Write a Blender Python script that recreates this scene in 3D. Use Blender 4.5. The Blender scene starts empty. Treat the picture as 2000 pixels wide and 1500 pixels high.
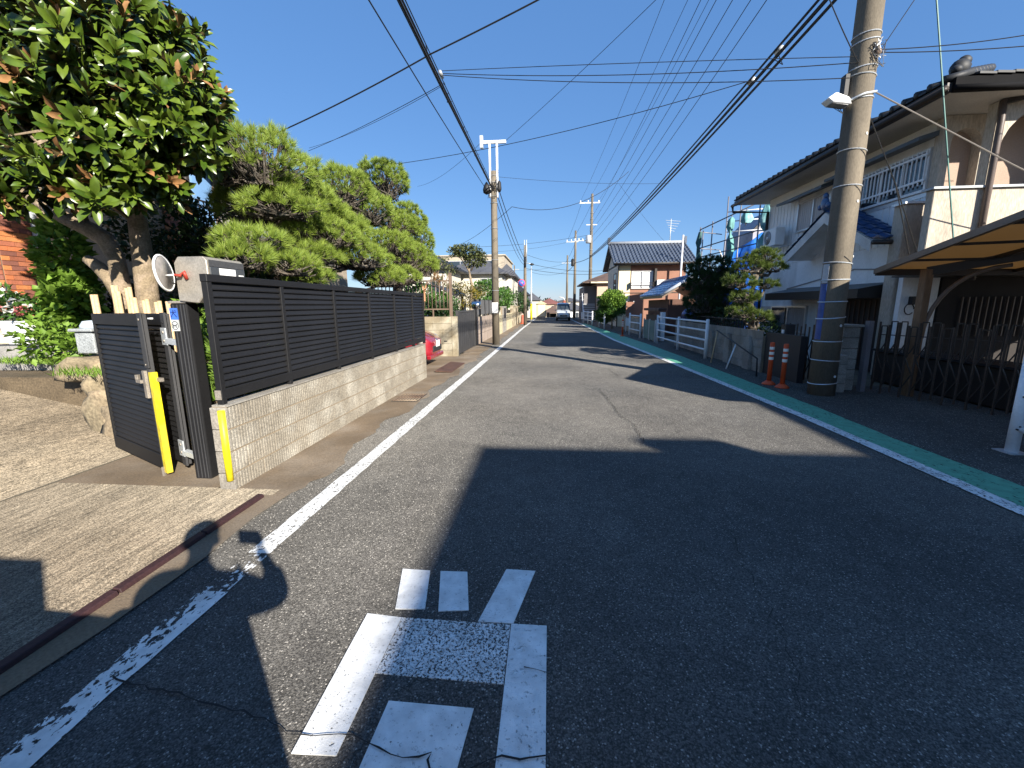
import bpy, bmesh, math, random
import numpy as np
from mathutils import Vector, Matrix
rnd = random.Random(7)
nr = np.random.default_rng(11)
S = bpy.context.scene
COL = S.collection
R = math.radians

# ---------------------------------------------------------------- camera
cam = bpy.data.cameras.new('camera'); cam_o = bpy.data.objects.new('camera', cam); COL.objects.link(cam_o)
cam.sensor_width = 36; cam.lens = 36*825/2000; cam.clip_start = .02; cam.clip_end = 6000
def _n(v): return v/np.linalg.norm(v)
_y = _n(np.array([73., 154., -825.])); _up = -_n(np.array([35., -(825**2+73*35)/154., -825.]))
_x = np.cross(_y, _up)
_m = Matrix([list(_x)+[0], list(_y)+[0], list(_up)+[1.6], [0, 0, 0, 1]])
cam_o.matrix_world = _m
S.camera = cam_o
# ---------------------------------------------------------------- sky, sun, exposure
SUN = Vector((.569, -.70, .431)).normalized()
W = bpy.data.worlds.new('World'); S.world = W; W.use_nodes = True
wn = W.node_tree.nodes; wl = W.node_tree.links
bg = wn['Background']
sky = wn.new('ShaderNodeTexSky'); sky.sky_type = 'NISHITA'; sky.sun_disc = False
sky.sun_elevation = R(25.5); sky.sun_rotation = R(141); sky.altitude = 0
sky.air_density = 1.0; sky.dust_density = .15; sky.ozone_density = 3.0
hs = wn.new('ShaderNodeHueSaturation'); hs.inputs['Saturation'].default_value = 1.1; hs.inputs['Value'].default_value = 1.0; wl.new(sky.outputs[0], hs.inputs['Color'])
mxs = wn.new('ShaderNodeMix'); mxs.data_type = 'RGBA'; mxs.inputs[0].default_value = .5; mxs.inputs[7].default_value = (.98, 2.55, 6.1, 1); wl.new(hs.outputs[0], mxs.inputs[6])
wl.new(mxs.outputs[2], bg.inputs[0]); bg.inputs[1].default_value = .060
sl = bpy.data.lights.new('sun', 'SUN'); sl.energy = 5.0; sl.angle = R(.53); sl.color = (1, .93, .82)
so = bpy.data.objects.new('sun', sl); COL.objects.link(so); so.rotation_euler = SUN.to_track_quat('Z', 'Y').to_euler()
so.location = (20, -25, 30)
S.view_settings.view_transform = 'Standard'; S.view_settings.look = 'None'
S.view_settings.exposure = 1.28; S.view_settings.gamma = 1; S.view_settings.use_curve_mapping = False
S.cycles.max_bounces = 6; S.cycles.diffuse_bounces = 3; S.cycles.transparent_max_bounces = 12
S.cycles.use_denoising = True

# ---------------------------------------------------------------- materials
MATS = {}
def M(name, col, rough=.7, var=.18, vs=2.5, fine=.12, fs=60, bump=.15, bs=80, metal=0, col2=None, amt=.45, cs=1.2, island=0, spec=.4, coat=0, trans=0, alpha=1, stretch=None, objr=0):
    if name in MATS: return MATS[name]
    m = bpy.data.materials.new(name); m.use_nodes = True; MATS[name] = m
    n = m.node_tree.nodes; l = m.node_tree.links; b = n['Principled BSDF']
    geo = n.new('ShaderNodeNewGeometry'); pos = geo.outputs['Position']
    if stretch:
        mp = n.new('ShaderNodeMapping'); mp.inputs['Scale'].default_value = stretch; l.new(pos, mp.inputs[0]); pos = mp.outputs[0]
    def noise(s, d=4):
        t = n.new('ShaderNodeTexNoise'); t.inputs['Scale'].default_value = s; t.inputs['Detail'].default_value = d; l.new(pos, t.inputs['Vector']); return t.outputs[0]
    def rng(x, a, b_, c=.3, d=.7):
        t = n.new('ShaderNodeMapRange'); t.inputs[1].default_value = c; t.inputs[2].default_value = d; t.inputs[3].default_value = a; t.inputs[4].default_value = b_; l.new(x, t.inputs[0]); return t.outputs[0]
    def mul(a, b_):
        t = n.new('ShaderNodeMath'); t.operation = 'MULTIPLY'; l.new(a, t.inputs[0]); l.new(b_, t.inputs[1]); return t.outputs[0]
    f = mul(rng(noise(vs), 1-var, 1+var), rng(noise(fs, 2), 1-fine, 1+fine))
    if island:
        f = mul(f, rng(geo.outputs['Random Per Island'], 1-island, 1+island, 0, 1))
    if objr:
        oi = n.new('ShaderNodeObjectInfo'); f = mul(f, rng(oi.outputs['Random'], 1-objr, 1+objr, 0, 1))
    base = n.new('ShaderNodeMix'); base.data_type = 'RGBA'; base.inputs[6].default_value = (*col, 1); base.inputs[7].default_value = (*(col2 or col), 1)
    if col2:
        l.new(rng(noise(cs, 6), 0, 1, .62-amt*.5, .72-amt*.35), base.inputs[0])
    else: base.inputs[0].default_value = 0
    vm = n.new('ShaderNodeVectorMath'); vm.operation = 'SCALE'; l.new(base.outputs[2], vm.inputs[0]); l.new(f, vm.inputs[3])
    l.new(vm.outputs[0], b.inputs['Base Color'])
    b.inputs['Roughness'].default_value = rough; b.inputs['Metallic'].default_value = metal; b.inputs['Specular IOR Level'].default_value = spec
    b.inputs['Coat Weight'].default_value = coat; b.inputs['Transmission Weight'].default_value = trans; b.inputs['Alpha'].default_value = alpha
    if bump:
        bp = n.new('ShaderNodeBump'); bp.inputs['Strength'].default_value = bump; bp.inputs['Distance'].default_value = .01
        l.new(noise(bs, 3), bp.inputs['Height']); l.new(bp.outputs[0], b.inputs['Normal'])
    return m

def asphalt_mat(name, base, tint, speck=.5, vsc=135, thr=.955, spc=(.50, .47, .42), gap=.65, big_s=.5, stretch=None):
    m = bpy.data.materials.new(name); m.use_nodes = True
    n = m.node_tree.nodes; l = m.node_tree.links; b = n['Principled BSDF']
    pos = n.new('ShaderNodeNewGeometry').outputs['Position']; wpos = pos
    if stretch: mp = n.new('ShaderNodeMapping'); mp.inputs['Scale'].default_value = stretch; l.new(pos, mp.inputs[0]); wpos = mp.outputs[0]
    def noise(s, d=4, v=None, dist=0):
        t = n.new('ShaderNodeTexNoise'); t.inputs['Scale'].default_value = s; t.inputs['Detail'].default_value = d; t.inputs['Distortion'].default_value = dist; l.new(v or pos, t.inputs['Vector']); return t
    def rng(x, a, b_, c, d):
        t = n.new('ShaderNodeMapRange'); t.inputs[1].default_value = c; t.inputs[2].default_value = d; t.inputs[3].default_value = a; t.inputs[4].default_value = b_; l.new(x, t.inputs[0]); return t.outputs[0]
    def mix(fac, a, b_):
        t = n.new('ShaderNodeMix'); t.data_type = 'RGBA'
        if hasattr(fac, 'links'): l.new(fac, t.inputs[0])
        else: t.inputs[0].default_value = fac
        for i, x in ((6, a), (7, b_)):
            if isinstance(x, tuple): t.inputs[i].default_value = (*x, 1)
            else: l.new(x, t.inputs[i])
        return t.outputs[2]
    vo = n.new('ShaderNodeTexVoronoi'); vo.inputs['Scale'].default_value = vsc; l.new(pos, vo.inputs['Vector'])
    vd = vo.outputs['Distance']
    sep = n.new('ShaderNodeSeparateColor'); l.new(vo.outputs['Color'], sep.inputs[0])
    stone = rng(sep.outputs[0], .45, 1.5, .1, 1.0)
    big = rng(noise(big_s, 5, wpos).outputs[0], .72, 1.30, .3, .7)
    mid = rng(noise(5 if not stretch else 26, 4, wpos).outputs[0], .85 if not stretch else .6, 1.15 if not stretch else 1.4, .3, .7)
    mm = n.new('ShaderNodeMath'); mm.operation = 'MULTIPLY'; l.new(stone, mm.inputs[0]); l.new(big, mm.inputs[1])
    m2 = n.new('ShaderNodeMath'); m2.operation = 'MULTIPLY'; l.new(mm.outputs[0], m2.inputs[0]); l.new(mid, m2.inputs[1])
    c0 = mix(rng(noise(.35, 3).outputs[0], 0, 1, .42, .62), base, tint)
    vs = n.new('ShaderNodeVectorMath'); vs.operation = 'SCALE'; l.new(c0, vs.inputs[0]); l.new(m2.outputs[0], vs.inputs[3])
    c1 = mix(rng(sep.outputs[1], 0, speck, thr, thr+.02), vs.outputs[0], spc)
    c2 = mix(rng(vd, 0, gap, .5, .8), c1, tuple(.1*q for q in base))
    l.new(c2, b.inputs['Base Color']); b.inputs['Diffuse Roughness'].default_value = 1.0; b.inputs['Roughness'].default_value = .82; b.inputs['Specular IOR Level'].default_value = .35
    bp = n.new('ShaderNodeBump'); bp.inputs['Strength'].default_value = .55; bp.inputs['Distance'].default_value = .006; bp.invert = True
    l.new(vd, bp.inputs['Height']); l.new(bp.outputs[0], b.inputs['Normal'])
    MATS[name] = m; return m

def paint_mat(name, col, wear, scale, edge=.0, stretch=(1, 1, 1), soft=.03, det=4, bias=None):
    """road paint that lets the asphalt below show where it has worn off"""
    m = bpy.data.materials.new(name); m.use_nodes = True
    n = m.node_tree.nodes; l = m.node_tree.links; b = n['Principled BSDF']
    geo = n.new('ShaderNodeNewGeometry'); mp = n.new('ShaderNodeMapping'); mp.inputs['Scale'].default_value = stretch; l.new(geo.outputs['Position'], mp.inputs[0])
    def noise(s, d, v):
        t = n.new('ShaderNodeTexNoise'); t.inputs['Scale'].default_value = s; t.inputs['Detail'].default_value = d; t.inputs['Roughness'].default_value = .62; l.new(v, t.inputs['Vector']); return t.outputs[0]
    a = noise(scale, det, mp.outputs[0]); big = noise(1.7, 3, geo.outputs['Position'])
    ad = n.new('ShaderNodeMath'); ad.operation = 'MULTIPLY_ADD'; l.new(big, ad.inputs[0]); ad.inputs[1].default_value = edge; l.new(a, ad.inputs[2])
    if bias:
        sx = n.new('ShaderNodeSeparateXYZ'); l.new(geo.outputs['Position'], sx.inputs[0]); q = n.new('ShaderNodeMapRange'); l.new(sx.outputs[0], q.inputs[0]); q.inputs[1].default_value = bias[0]; q.inputs[2].default_value = bias[1]; q.inputs[3].default_value = -bias[2]; q.inputs[4].default_value = bias[2]
        a2 = n.new('ShaderNodeMath'); l.new(ad.outputs[0], a2.inputs[0]); l.new(q.outputs[0], a2.inputs[1]); ad = a2
    r = n.new('ShaderNodeMapRange'); l.new(ad.outputs[0], r.inputs[0]); r.inputs[1].default_value = wear+edge*.5; r.inputs[2].default_value = wear+edge*.5+soft
    l.new(r.outputs[0], b.inputs['Alpha'])
    c = n.new('ShaderNodeMapRange'); l.new(noise(9, 5, geo.outputs['Position']), c.inputs[0]); c.inputs[1].default_value = .3; c.inputs[2].default_value = .7; c.inputs[3].default_value = .68; c.inputs[4].default_value = 1.05
    vm = n.new('ShaderNodeVectorMath'); vm.operation = 'SCALE'; vm.inputs[0].default_value = col; l.new(c.outputs[0], vm.inputs[3]); l.new(vm.outputs[0], b.inputs['Base Color'])
    b.inputs['Roughness'].default_value = .65
    bp = n.new('ShaderNodeBump'); bp.inputs['Strength'].default_value = .35; bp.inputs['Distance'].default_value = .004; l.new(noise(120, 2, geo.outputs['Position']), bp.inputs['Height']); l.new(bp.outputs[0], b.inputs['Normal'])
    MATS[name] = m; return m

def leaf_mat(name, col, col2, rough=.4, island=.35, spec=.5, trans=.25):
    m = bpy.data.materials.new(name); m.use_nodes = True; MATS[name] = m
    n = m.node_tree.nodes; l = m.node_tree.links; b = n['Principled BSDF']
    geo = n.new('ShaderNodeNewGeometry'); oi = n.new('ShaderNodeObjectInfo')
    ad = n.new('ShaderNodeMath'); ad.operation = 'ADD'; l.new(geo.outputs['Random Per Island'], ad.inputs[0]); l.new(oi.outputs['Random'], ad.inputs[1])
    fr = n.new('ShaderNodeMath'); fr.operation = 'FRACT'; l.new(ad.outputs[0], fr.inputs[0])
    mx = n.new('ShaderNodeMix'); mx.data_type = 'RGBA'; mx.inputs[6].default_value = (*col, 1); mx.inputs[7].default_value = (*col2, 1); l.new(fr.outputs[0], mx.inputs[0])
    t = n.new('ShaderNodeTexNoise'); t.inputs['Scale'].default_value = 14; l.new(geo.outputs['Position'], t.inputs['Vector'])
    r = n.new('ShaderNodeMapRange'); l.new(t.outputs[0], r.inputs[0]); r.inputs[1].default_value = .3; r.inputs[2].default_value = .7; r.inputs[3].default_value = 1-island; r.inputs[4].default_value = 1+island
    vm = n.new('ShaderNodeVectorMath'); vm.operation = 'SCALE'; l.new(mx.outputs[2], vm.inputs[0]); l.new(r.outputs[0], vm.inputs[3])
    l.new(vm.outputs[0], b.inputs['Base Color']); b.inputs['Roughness'].default_value = rough; b.inputs['Specular IOR Level'].default_value = spec
    if trans:
        tr = n.new('ShaderNodeBsdfTranslucent'); l.new(vm.outputs[0], tr.inputs[0]); ms = n.new('ShaderNodeMixShader'); ms.inputs[0].default_value = trans
        l.new(b.outputs[0], ms.inputs[1]); l.new(tr.outputs[0], ms.inputs[2]); l.new(ms.outputs[0], n['Material Output'].inputs[0])
    return m

# ---------------------------------------------------------------- object helpers
ORG = {}
def tag(o, label=None, cat=None, group=None, kind=None):
    for k, v in (('label', label), ('category', cat), ('group', group), ('kind', kind)):
        if v: o[k] = v
    return o
def thing(name, label, cat, loc=(0, 0, 0), rz=0, group=None):
    o = bpy.data.objects.new(name, None); COL.objects.link(o); o.location = loc; o.rotation_euler = (0, 0, rz); o.empty_display_size = .1
    ORG[o.name] = Vector(loc); return tag(o, label, cat, group)
def link(name, me, parent=None, kind=None):
    o = bpy.data.objects.new(name, me); COL.objects.link(o)
    if parent: o.parent = parent
    if kind: o['kind'] = kind
    return o
def origin(parent): return ORG.get(parent.name, Vector((0, 0, 0))) if parent else Vector((0, 0, 0))
class MB:
    def __init__(s): s.v = []; s.f = []; s.mi = []; s.m = 0; s.sm = []; s.smooth = False
    def add(s, vs, fs):
        k = len(s.v); s.v += [tuple(p) for p in vs]
        for f in fs: s.f.append([i+k for i in f]); s.mi.append(s.m); s.sm.append(s.smooth)
        return s
    def box(s, x0, x1, y0, y1, z0, z1):
        x0, x1 = min(x0, x1), max(x0, x1); y0, y1 = min(y0, y1), max(y0, y1); z0, z1 = min(z0, z1), max(z0, z1)
        return s.add([(x0, y0, z0), (x1, y0, z0), (x1, y1, z0), (x0, y1, z0), (x0, y0, z1), (x1, y0, z1), (x1, y1, z1), (x0, y1, z1)],
                     [(3, 2, 1, 0), (4, 5, 6, 7), (0, 1, 5, 4), (1, 2, 6, 5), (2, 3, 7, 6), (3, 0, 4, 7)])
    def bar(s, p0, p1, w, h=None, up=(0, 0, 1)):
        """rectangular bar from p0 to p1, w across, h along up"""
        h = h or w; p0 = Vector(p0); p1 = Vector(p1); d = (p1-p0).normalized(); u = Vector(up)
        if abs(d.dot(u)) > .98: u = Vector((0, 1, 0))
        a = d.cross(u).normalized(); u = a.cross(d).normalized()
        vs = [p+a*w*.5*i+u*h*.5*j for p in (p0, p1) for i, j in ((-1, -1), (1, -1), (1, 1), (-1, 1))]
        return s.add(vs, [(3, 2, 1, 0), (4, 5, 6, 7), (0, 1, 5, 4), (1, 2, 6, 5), (2, 3, 7, 6), (3, 0, 4, 7)])
    def tube(s, pts, r, seg=8, cap=True):
        pts = [Vector(p) for p in pts]; n = len(pts); rs = r if isinstance(r, (list, tuple)) else [r]*n
        vs = []; fs = []; a = None
        for i, p in enumerate(pts):
            d = (pts[min(i+1, n-1)]-pts[max(i-1, 0)])
            d = d.normalized() if d.length > 1e-9 else Vector((0, 0, 1))
            if a is None:
                a = d.cross(Vector((0, 0, 1)) if abs(d.z) < .9 else Vector((1, 0, 0))).normalized()
            else: a = (a-d*a.dot(d)).normalized()
            b = d.cross(a)
            for k in range(seg):
                t = 2*math.pi*k/seg; vs.append(p+(a*math.cos(t)+b*math.sin(t))*rs[i])
        for i in range(n-1):
            for k in range(seg):
                fs.append((i*seg+k, i*seg+(k+1) % seg, (i+1)*seg+(k+1) % seg, (i+1)*seg+k))
        if cap: fs.append(tuple(range(seg-1, -1, -1))); fs.append(tuple((n-1)*seg+k for k in range(seg)))
        sm = s.smooth; s.smooth = seg > 5; s.add(vs, fs); s.smooth = sm
        return s
    def lathe(s, c, prof, seg=16):
        """prof: list of (r, z) about a vertical axis through c"""
        c = Vector(c); vs = []; fs = []; n = len(prof)
        for r, z in prof:
            for k in range(seg):
                t = 2*math.pi*k/seg; vs.append(c+Vector((r*math.cos(t), r*math.sin(t), z)))
        for i in range(n-1):
            for k in range(seg): fs.append((i*seg+k, i*seg+(k+1) % seg, (i+1)*seg+(k+1) % seg, (i+1)*seg+k))
        fs.append(tuple(range(seg-1, -1, -1))); fs.append(tuple((n-1)*seg+k for k in range(seg)))
        sm = s.smooth; s.smooth = True; s.add(vs, fs); s.smooth = sm
        return s
    def disc(s, c, nrm, r, th, seg=20):
        nrm = Vector(nrm).normalized(); c = Vector(c)
        return s.tube([c-nrm*th*.5, c+nrm*th*.5], r, seg)
    def prism(s, poly, z0, z1):
        n = len(poly); vs = [(x, y, z0) for x, y in poly]+[(x, y, z1) for x, y in poly]
        return s.add(vs, [tuple(range(n-1, -1, -1)), tuple(range(n, 2*n))]+[(i, (i+1) % n, n+(i+1) % n, n+i) for i in range(n)])
    def extr(s, pts, vec):
        """closed planar polygon of 3D points pushed along vec"""
        n = len(pts); vec = Vector(vec); vs = [Vector(p) for p in pts]; vs += [p+vec for p in vs]
        return s.add(vs, [tuple(range(n-1, -1, -1)), tuple(range(n, 2*n))]+[(i, (i+1) % n, n+(i+1) % n, n+i) for i in range(n)])
    def sph(s, c, r, seg=10, ring=7):
        c = Vector(c); r = Vector(r) if hasattr(r, '__len__') else Vector((r, r, r)); vs = []; fs = []
        for i in range(ring+1):
            ph = math.pi*i/ring
            for k in range(seg):
                t = 2*math.pi*k/seg; vs.append((c.x+r.x*math.sin(ph)*math.cos(t), c.y+r.y*math.sin(ph)*math.sin(t), c.z+r.z*math.cos(ph)))
        for i in range(ring):
            for k in range(seg): fs.append((i*seg+k, (i+1)*seg+k, (i+1)*seg+(k+1) % seg, i*seg+(k+1) % seg))
        sm = s.smooth; s.smooth = True; s.add(vs, fs); s.smooth = sm
        return s
    def mesh(s, name, mats, org=Vector((0, 0, 0))):
        me = bpy.data.meshes.new(name); o = org
        me.from_pydata([(x-o.x, y-o.y, z-o.z) for x, y, z in s.v], [], s.f)
        for m in (mats if isinstance(mats, (list, tuple)) else [mats]): me.materials.append(m)
        me.polygons.foreach_set('material_index', s.mi); me.polygons.foreach_set('use_smooth', s.sm); me.update()
        return me
    def build(s, name, mats, parent=None, bevel=0, kind=None, seg=1):
        root = parent
        while root and root.parent: root = root.parent
        o = link(name, s.mesh(name, mats, origin(root)), parent, kind)
        if bevel:
            b = o.modifiers.new('bevel', 'BEVEL'); b.width = bevel; b.segments = seg; b.limit_method = 'ANGLE'; b.angle_limit = R(40)
        return o
def npmesh(name, V, F, mats, mi=None, org=(0, 0, 0), smooth=False):
    """V (n,3), F (m,k) arrays -> mesh"""
    V = np.asarray(V, np.float32)-np.asarray(org, np.float32); F = np.asarray(F, np.int32); k = F.shape[1]
    me = bpy.data.meshes.new(name); me.vertices.add(len(V)); me.vertices.foreach_set('co', V.ravel())
    me.loops.add(F.size); me.loops.foreach_set('vertex_index', F.ravel()); me.polygons.add(len(F))
    me.polygons.foreach_set('loop_start', np.arange(0, F.size, k, dtype=np.int32)); me.polygons.foreach_set('loop_total', np.full(len(F), k, np.int32))
    for m in mats: me.materials.append(m)
    if mi is not None: me.polygons.foreach_set('material_index', np.asarray(mi, np.int32))
    if smooth: me.polygons.foreach_set('use_smooth', np.ones(len(F), bool))
    me.update(); me.validate(); return me
def piece(name, me, parent, loc, rot=None, scale=None):
    """one of many alike parts sharing a mesh; loc in world space, parent unrotated"""
    o = link(name, me, parent); o.location = Vector(loc)-origin(parent)
    if rot: o.rotation_euler = rot
    if scale: o.scale = scale
    return o
def copy_tree(src, loc, rz=None, label=None, group=None):
    c = src.copy(); COL.objects.link(c); c.location = loc
    if rz is not None: c.rotation_euler = (0, 0, rz)
    if label: c['label'] = label
    if group: c['group'] = group
    for ch in list(src.children):
        d = ch.copy(); COL.objects.link(d); d.parent = c
        for g in list(ch.children):
            e = g.copy(); COL.objects.link(e); e.parent = d
    return c
def sag(p0, p1, s, n=18):
    p0 = Vector(p0); p1 = Vector(p1)
    return [p0.lerp(p1, i/n)-Vector((0, 0, s*4*(i/n)*(1-i/n))) for i in range(n+1)]

# leaf clouds -------------------------------------------------------
def frames(N, up=None):
    """orthonormal frames with given leaf directions N (n,3) -> (dir, side, normal)"""
    N = N/np.linalg.norm(N, axis=1, keepdims=True); u = nr.normal(size=N.shape)
    if up is not None: u = u*.45+np.asarray(up)
    s = np.cross(N, u); s /= np.linalg.norm(s, axis=1, keepdims=True)+1e-9
    return N, s, np.cross(s, N)
def leaf_quads(P, D, L, Wd, up=None, fold=.25):
    """diamond leaves folded on the midrib: base P, direction D, length L, width Wd -> V, F"""
    d, s, n = frames(D, up); L = L[:, None]; w = Wd[:, None]
    b = P; m = P+d*L*.45; t = P+d*L-n*L*.12
    a = m+s*w*.5+n*w*fold; c = m-s*w*.5+n*w*fold
    V = np.stack([b, a, t, c], 1).reshape(-1, 3); k = np.arange(len(P))[:, None]*4
    F = np.concatenate([k+[0, 1, 2], k+[0, 2, 3]], 0)
    return V, F
def blob_points(blobs, n, shell=.55, zmin=None):
    """points in ellipsoids (c, r), more of them towards the surface; returns points and outward normals"""
    vol = np.array([b[1][0]*b[1][1]*b[1][2] for b in blobs])**.67; cnt = np.maximum(1, (n*vol/vol.sum()).astype(int))
    P = []; N = []
    for (c, r), k in zip(blobs, cnt):
        d = nr.normal(size=(k, 3)); d /= np.linalg.norm(d, axis=1, keepdims=True)
        q = shell+(1-shell)*nr.random((k, 1))**.6
        lump = 1+.13*np.sin(d[:, :1]*7+c[0]*3)*np.sin(d[:, 1:2]*6+c[1])+.1*np.sin(d[:, 2:]*9)
        P.append(np.array(c)+d*q*lump*np.array(r)); N.append(d/np.array(r))
    P = np.concatenate(P); N = np.concatenate(N); N /= np.linalg.norm(N, axis=1, keepdims=True)
    if zmin is not None: k = P[:, 2] > zmin; P = P[k]; N = N[k]
    return P, N
def foliage(name, mat, parent, blobs, n, L=.06, asp=.55, shell=.5, up=.5, droop=0, zmin=None, kind=None):
    P, N = blob_points(blobs, n, shell, zmin); D = N*.8+nr.normal(size=P.shape)*.7+np.array([0, 0, up-droop])
    ln = L*(.6+.8*nr.random(len(P))); V, F = leaf_quads(P, D, ln, ln*asp, (0, 0, 1))
    root = parent
    while root and root.parent: root = root.parent
    return link(name, npmesh(name, V, F, [mat], org=origin(root)), parent, kind)
# ---------------------------------------------------------------- ground, road, markings
def gz(y): return 0 if y < 57 else -3.2*min(1, (y-57)/30)
def lerp1(x, xs, ys): return float(np.interp(x, xs, ys))
def xr(y): return lerp1(y, [0, 6, 12.5, 19.5, 27.5, 39.7, 49, 60], [3.66, 3.64, 3.37, 2.98, 2.85, 2.6, 2.36, 2.1])
def xl(y): return lerp1(y, [0, 30, 44, 60], [-1.9, -1.87, -1.74, -1.5])
A_ROAD = asphalt_mat('asphalt', (.104, .098, .088), (.085, .082, .076), .6, 150, .952, (.50, .47, .42), .52)
A_WALK = asphalt_mat('pavement_asphalt', (.09, .083, .073), (.068, .064, .058), .7, 110)
CONC = M('concrete', (.215, .175, .13), .9, .22, 1.6, .2, 70, .35, 90, col2=(.17, .125, .08), amt=.5, cs=1.1)
CONC_RAMP = asphalt_mat('brushed_concrete', (.215, .183, .135), (.155, .125, .088), .35, 120, .95, (.42, .36, .28), .3, .6, (1.6, .35, 1))
CONC_GROOVE = asphalt_mat('grooved_concrete', (.185, .157, .117), (.138, .112, .08), .4, 150, .945, (.45, .40, .31), .35, .6, (1.5, .16, 1))
SOIL = M('soil', (.11, .082, .05), .95, .25, 3, .3, 40, .6, 30)
GROUND = M('earth', (.14, .12, .085), .95, .25, .3, .2, 8, .2, 20)
WHITE_LINE = paint_mat('line_paint', (.80, .80, .77), .40, 42, .22, (1.3, .8, 1), .03, 5)
WHITE_WORN = paint_mat('worn_line_paint', (.80, .80, .77), .435, 30, .35, (1.3, .8, 1), .02, 6, (-2.0, -1.8, .10))
GLYPH = paint_mat('letter_paint', (.80, .80, .78), .345, 75, .12, (1, 1, 1), .04)
GLYPH_WORN = paint_mat('worn_letter_paint', (.80, .80, .78), .485, 95, .2, (1, 1, 1), .04)
GREEN = paint_mat('green_paint', (.115, .40, .26), .33, 40, .2, (1, .4, 1), .06)
CRACK = M('crack', (.024, .023, .022), .95, .1, 4, .1, 40, 0)

def strip(name, ys, fl, fr, z, mat, kind='structure', jl=0, jr=0):
    b = MB(); vs = []; fs = []
    for y in ys:
        a = fl(y)+(rnd.uniform(-jl, jl) if jl else 0); c = fr(y)+(rnd.uniform(-jr, jr) if jr else 0)
        vs += [(a, y, gz(y)+z), (c, y, gz(y)+z)]
    for i in range(len(ys)-1): fs.append((2*i, 2*i+1, 2*i+3, 2*i+2))
    return b.add(vs, fs).build(name, mat, kind=kind)
YS = [-25, -10, -4]+[y*.5 for y in range(-6, 40)]+list(range(20, 58, 1))+[60, 64, 70, 80, 90, 120]
b = MB(); gy = [-200, -30, 0, 20, 40, 57, 62, 70, 80, 87, 140, 500, 3000]; gx = [-3000, -200, -40, 0, 40, 200, 3000]
vs = [(x, y, gz(y)-.03) for y in gy for x in gx]; k = len(gx)
b.add(vs, [(j*k+i, j*k+i+1, (j+1)*k+i+1, (j+1)*k+i) for j in range(len(gy)-1) for i in range(k-1)]).build('ground', GROUND, kind='structure')
strip('road', YS, lambda y: -2.35, lambda y: xr(y)+.05, 0, A_ROAD)
strip('pavement', YS, lambda y: xr(y)+.04, lambda y: 6.7 if y < 9 else (5.1 if y < 20 else xr(y)+2.2), .004, A_WALK)
gr = lambda y: lerp1(y, [-5, 3.5, 5.2, 6.6, 11, 16.4, 23, 40], [4.18, 4.16, 4.10, 4.16, 4.13, 4.05, 3.8, 2.98])
strip('green_strip', [y*.25 for y in range(-20, 150)], lambda y: xr(y)+.07, lambda y: max(xr(y)+.2, gr(y)), .008, GREEN, jr=.012)
strip('right_road_line', [y*.25 for y in range(-20, 236)], lambda y: xr(y)-.075, lambda y: xr(y)+.075, .012, WHITE_LINE, jl=.006, jr=.006)
strip('left_road_line', [2.38]+[y*.15 for y in range(16, 378)], lambda y: xl(y)-.078, lambda y: xl(y)+.078, .008, WHITE_LINE, jl=.006, jr=.006)
WORN2 = paint_mat('flaked_line_paint', (.80, .80, .77), .56, 30, .35, (1.3, .8, 1), .02, 6, (-2.0, -1.8, .06))
strip('left_road_line', [2.0, 2.1, 2.2, 2.3, 2.38], lambda y: xl(y)-.078, lambda y: xl(y)+.078, .008, WORN2)
strip('left_road_line', [-6.0+y*.16 for y in range(0, 51)], lambda y: xl(y)-.078, lambda y: xl(y)+.078, .008, WHITE_WORN, jl=.01, jr=.01)
# concrete gutter with a ragged edge where the asphalt laps over it
strip('gutter', [3.15+y*.12 for y in range(0, 95)], lambda y: -2.9, lambda y: -2.22+.07*math.sin(y*2.1)+.05*math.sin(y*5.3), .006, CONC, jr=.035)
strip('gutter', [14.4+y*.4 for y in range(0, 80)], lambda y: -3.05, lambda y: -2.3+.06*math.sin(y*1.7), .006, CONC, jr=.03)
strip('driveway', [-12, -6, 0, 1.4, 2.4, 3.0, 3.32], lambda y: -4.57, lambda y: -2.36, .010, CONC_GROOVE)
strip('driveway', [3.32, 3.6, 4.0, 4.3], lambda y: -4.57, lambda y: -2.95, .010, CONC)
strip('dirt_apron', [-6, -3, 0, 1.2, 1.7, 2.3, 2.8, 3.2], lambda y: -2.5, lambda y: -2.22+.05*math.sin(y*4), .014, CONC, jr=.03)
strip('parking_bay', [9.0, 10, 12, 13.4], lambda y: -9, lambda y: -2.75, .002, CONC)
# ramp behind the gate line, climbing to the terrace
b = MB(); xs = [-4.57, -4.75, -5.2, -6, -7, -8, -9, -10, -16]; ys = [-12, -5, 0, 2, 3.2, 4.2, 5.2, 6.0, 7.0, 8.5, 12]
def rz_(x, y): return .012+max(0, (-4.72-x))*.195 if x > -9.2 else .012+4.48*.195
vs = [(x, y, rz_(x, y)) for y in ys for x in xs]; k = len(xs)
b.add(vs, [(j*k+i+1, j*k+i, (j+1)*k+i, (j+1)*k+i+1) for j in range(len(ys)-1) for i in range(k-1)]).build('ramp', CONC_RAMP, kind='structure')
b = MB(); b.box(-4.66, -4.57, -6, 4.2, .0, .013); b.build('ramp_foot_strip', M('strip_brown', (.10, .085, .06), .95), kind='structure')  # thin darker strip along the foot of the ramp
# garden soil held behind the block wall and the stones
b = MB(); b.box(-4.6, -2.98, 4.25, 9.2, 0, .66); b.build('garden_soil', SOIL, kind='structure')
b = MB(); b.box(-8.2, -4.6, 5.0, 12, 0, .70); b.build('garden_soil', SOIL, kind='structure')

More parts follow.
